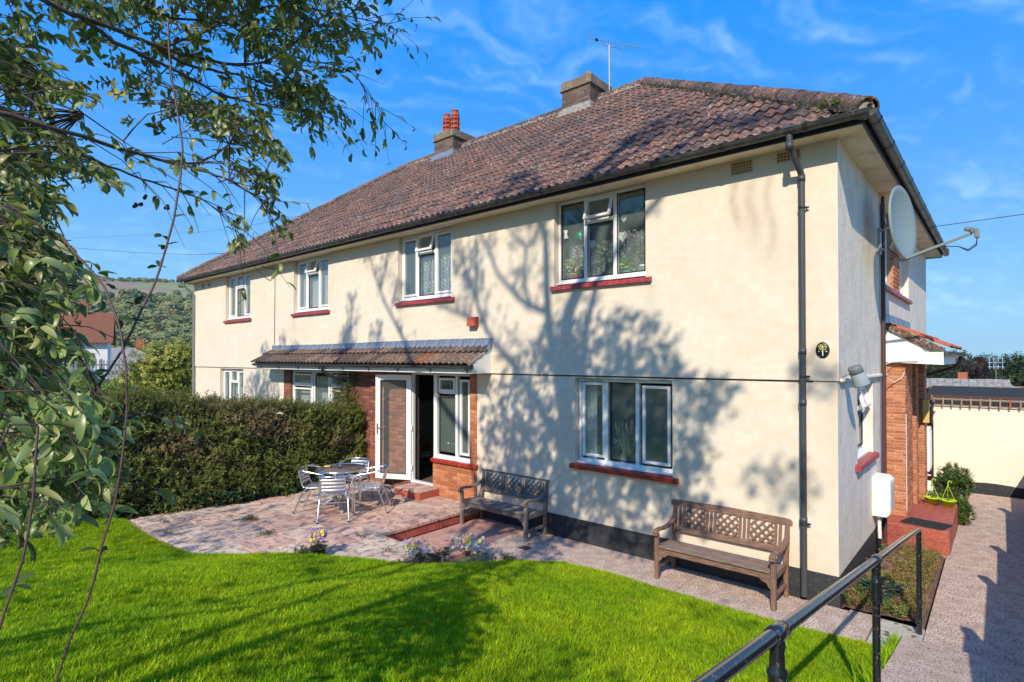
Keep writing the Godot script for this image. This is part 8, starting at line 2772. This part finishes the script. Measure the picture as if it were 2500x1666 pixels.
	t = thing("leafy_plant", "bright green weed at the near edge of the bed", "plant", Vector3(0.52, 0.05, -0.10))
	leafy(t, Vector3(0, 0.05, 0), 46, Vector3(0.09, 0.07, 0.09), [0.06, 0.02], [Color(0.12, 0.22, 0.03), Color(0.09, 0.17, 0.03)])
	# plants and pots at the porch
	shrub("leafy_shrub", "round bushy green shrub beside the porch platform", Vector3(0.70, 0.0, -6.3), Vector3(0.30, 0.38, 0.5), 0.46, 1300, 0.028, [Color(0.06, 0.11, 0.025), Color(0.10, 0.16, 0.04), Color(0.14, 0.19, 0.07)])
	shrub("leafy_shrub", "low trailing green plant at the corner of the porch platform", Vector3(0.90, 0.0, -5.1), Vector3(0.13, 0.20, 0.28), 0.20, 520, 0.026, [Color(0.06, 0.12, 0.02), Color(0.09, 0.16, 0.03)])
	for q in [[Vector3(0.50, 0.35, -4.72), "lime green hanging pot standing left on the red porch tiles"], [Vector3(0.72, 0.35, -4.66), "lime green hanging pot standing right on the red porch tiles"]]:
		t = thing("hanging_pot", q[1], "pot", q[0], 0.0, "lime green pots on the porch")
		m = MB.new()
		m.lathe(Vector3.ZERO, [Vector2(0.001, 0), Vector2(0.075, 0), Vector2(0.105, 0.10), Vector2(0.115, 0.10), Vector2(0.115, 0.115), Vector2(0.10, 0.115), Vector2(0.085, 0.09), Vector2(0.001, 0.09)], 24)
		part(t, "bowl", m, M.lime)
		for k in 3:
			m = MB.new()
			var a := TAU * k / 3 + 0.4
			m.tube([Vector3(cos(a) * 0.105, 0.11, sin(a) * 0.105), Vector3(0, 0.36, 0)], 0.004, 5)
			part(t, "hanger", m, M.lime)
		m = MB.new()
		m.tube([Vector3(0, 0.35, 0), Vector3(0.0, 0.40, 0), Vector3(0.02, 0.43, 0), Vector3(0.045, 0.42, 0), Vector3(0.045, 0.395, 0)], 0.007, 6)
		part(t, "hook", m, M.lime)
		leafy(t, Vector3(0, 0.12, 0), 26, Vector3(0.09, 0.06, 0.09), [0.04, 0.015], [Color(0.18, 0.14, 0.05), Color(0.10, 0.13, 0.04)])
	for q in [Vector3(0.60, 0.35, -4.58), Vector3(0.40, 0.35, -4.60)]:
		t = thing("red_flowers", "red blossoms behind the lime green pots" if q.x > 0.5 else "small red flowers and ornament left of the lime green pots", "flowers", q)
		leafy(t, Vector3(0, 0.06, 0), 30, Vector3(0.07, 0.05, 0.05), [0.03, 0.02], [Color(0.5, 0.02, 0.03), Color(0.08, 0.12, 0.03)], "blooms")
	var mt := MB.new()
	mt.bevel(Vector3.ZERO, Vector3(0.55, 0.012, 0.40), 0.004)
	t = thing("door_mat", "dark ribbed rubber mat lying at the edge of the red porch platform", "mat", Vector3(0.54, 0.357, -3.18), -0.25)
	part(t, "base", mt, M.rubber)
	for k in 17: part(t, "rib", boxm(Vector3(0.012, 0.008, 0.38), 0.002), M.rubber, Vector3(-0.25 + 0.031 * k, 0.009, 0))
	# fern on the roof corner
	t = thing("roof_weed", "bright green fern rooted under the last hip tile of the roof", "fern", Vector3(0.0, 5.60, 0.27))
	leafy(t, Vector3(0, 0.02, 0.03), 70, Vector3(0.13, 0.08, 0.08), [0.05, 0.018], [Color(0.12, 0.22, 0.02), Color(0.20, 0.30, 0.04)])
	# a few fallen leaves on the lawn and path
	for q in [[Vector3(-3.9, 0, 3.6), "orange brown leaf fallen on the lawn in front of the pansy clumps"], [Vector3(-0.9, 0, 3.2), "brown leaf fallen on the lawn before the reddish bench"], [Vector3(-5.9, 0, 5.0), "orange leaf fallen on the lawn near the patio's curved edge"], [Vector3(-2.2, 0, 4.2), "brown leaf fallen in the foreground middle of the lawn"]]:
		var f := MB.new()
		f.col(Color(0.30, 0.13, 0.03))
		add_leaf(f, Vector3.ZERO, Vector3(1, 0.1, 0.3).normalized(), 0.06, 0.035, 0.6)
		single("fallen_leaf", f, M.leaf_dull, q[1], "leaf", Vector3(q[0].x, lawn_y(q[0].x, q[0].z) + 0.045, q[0].z), "fallen leaves on the lawn")
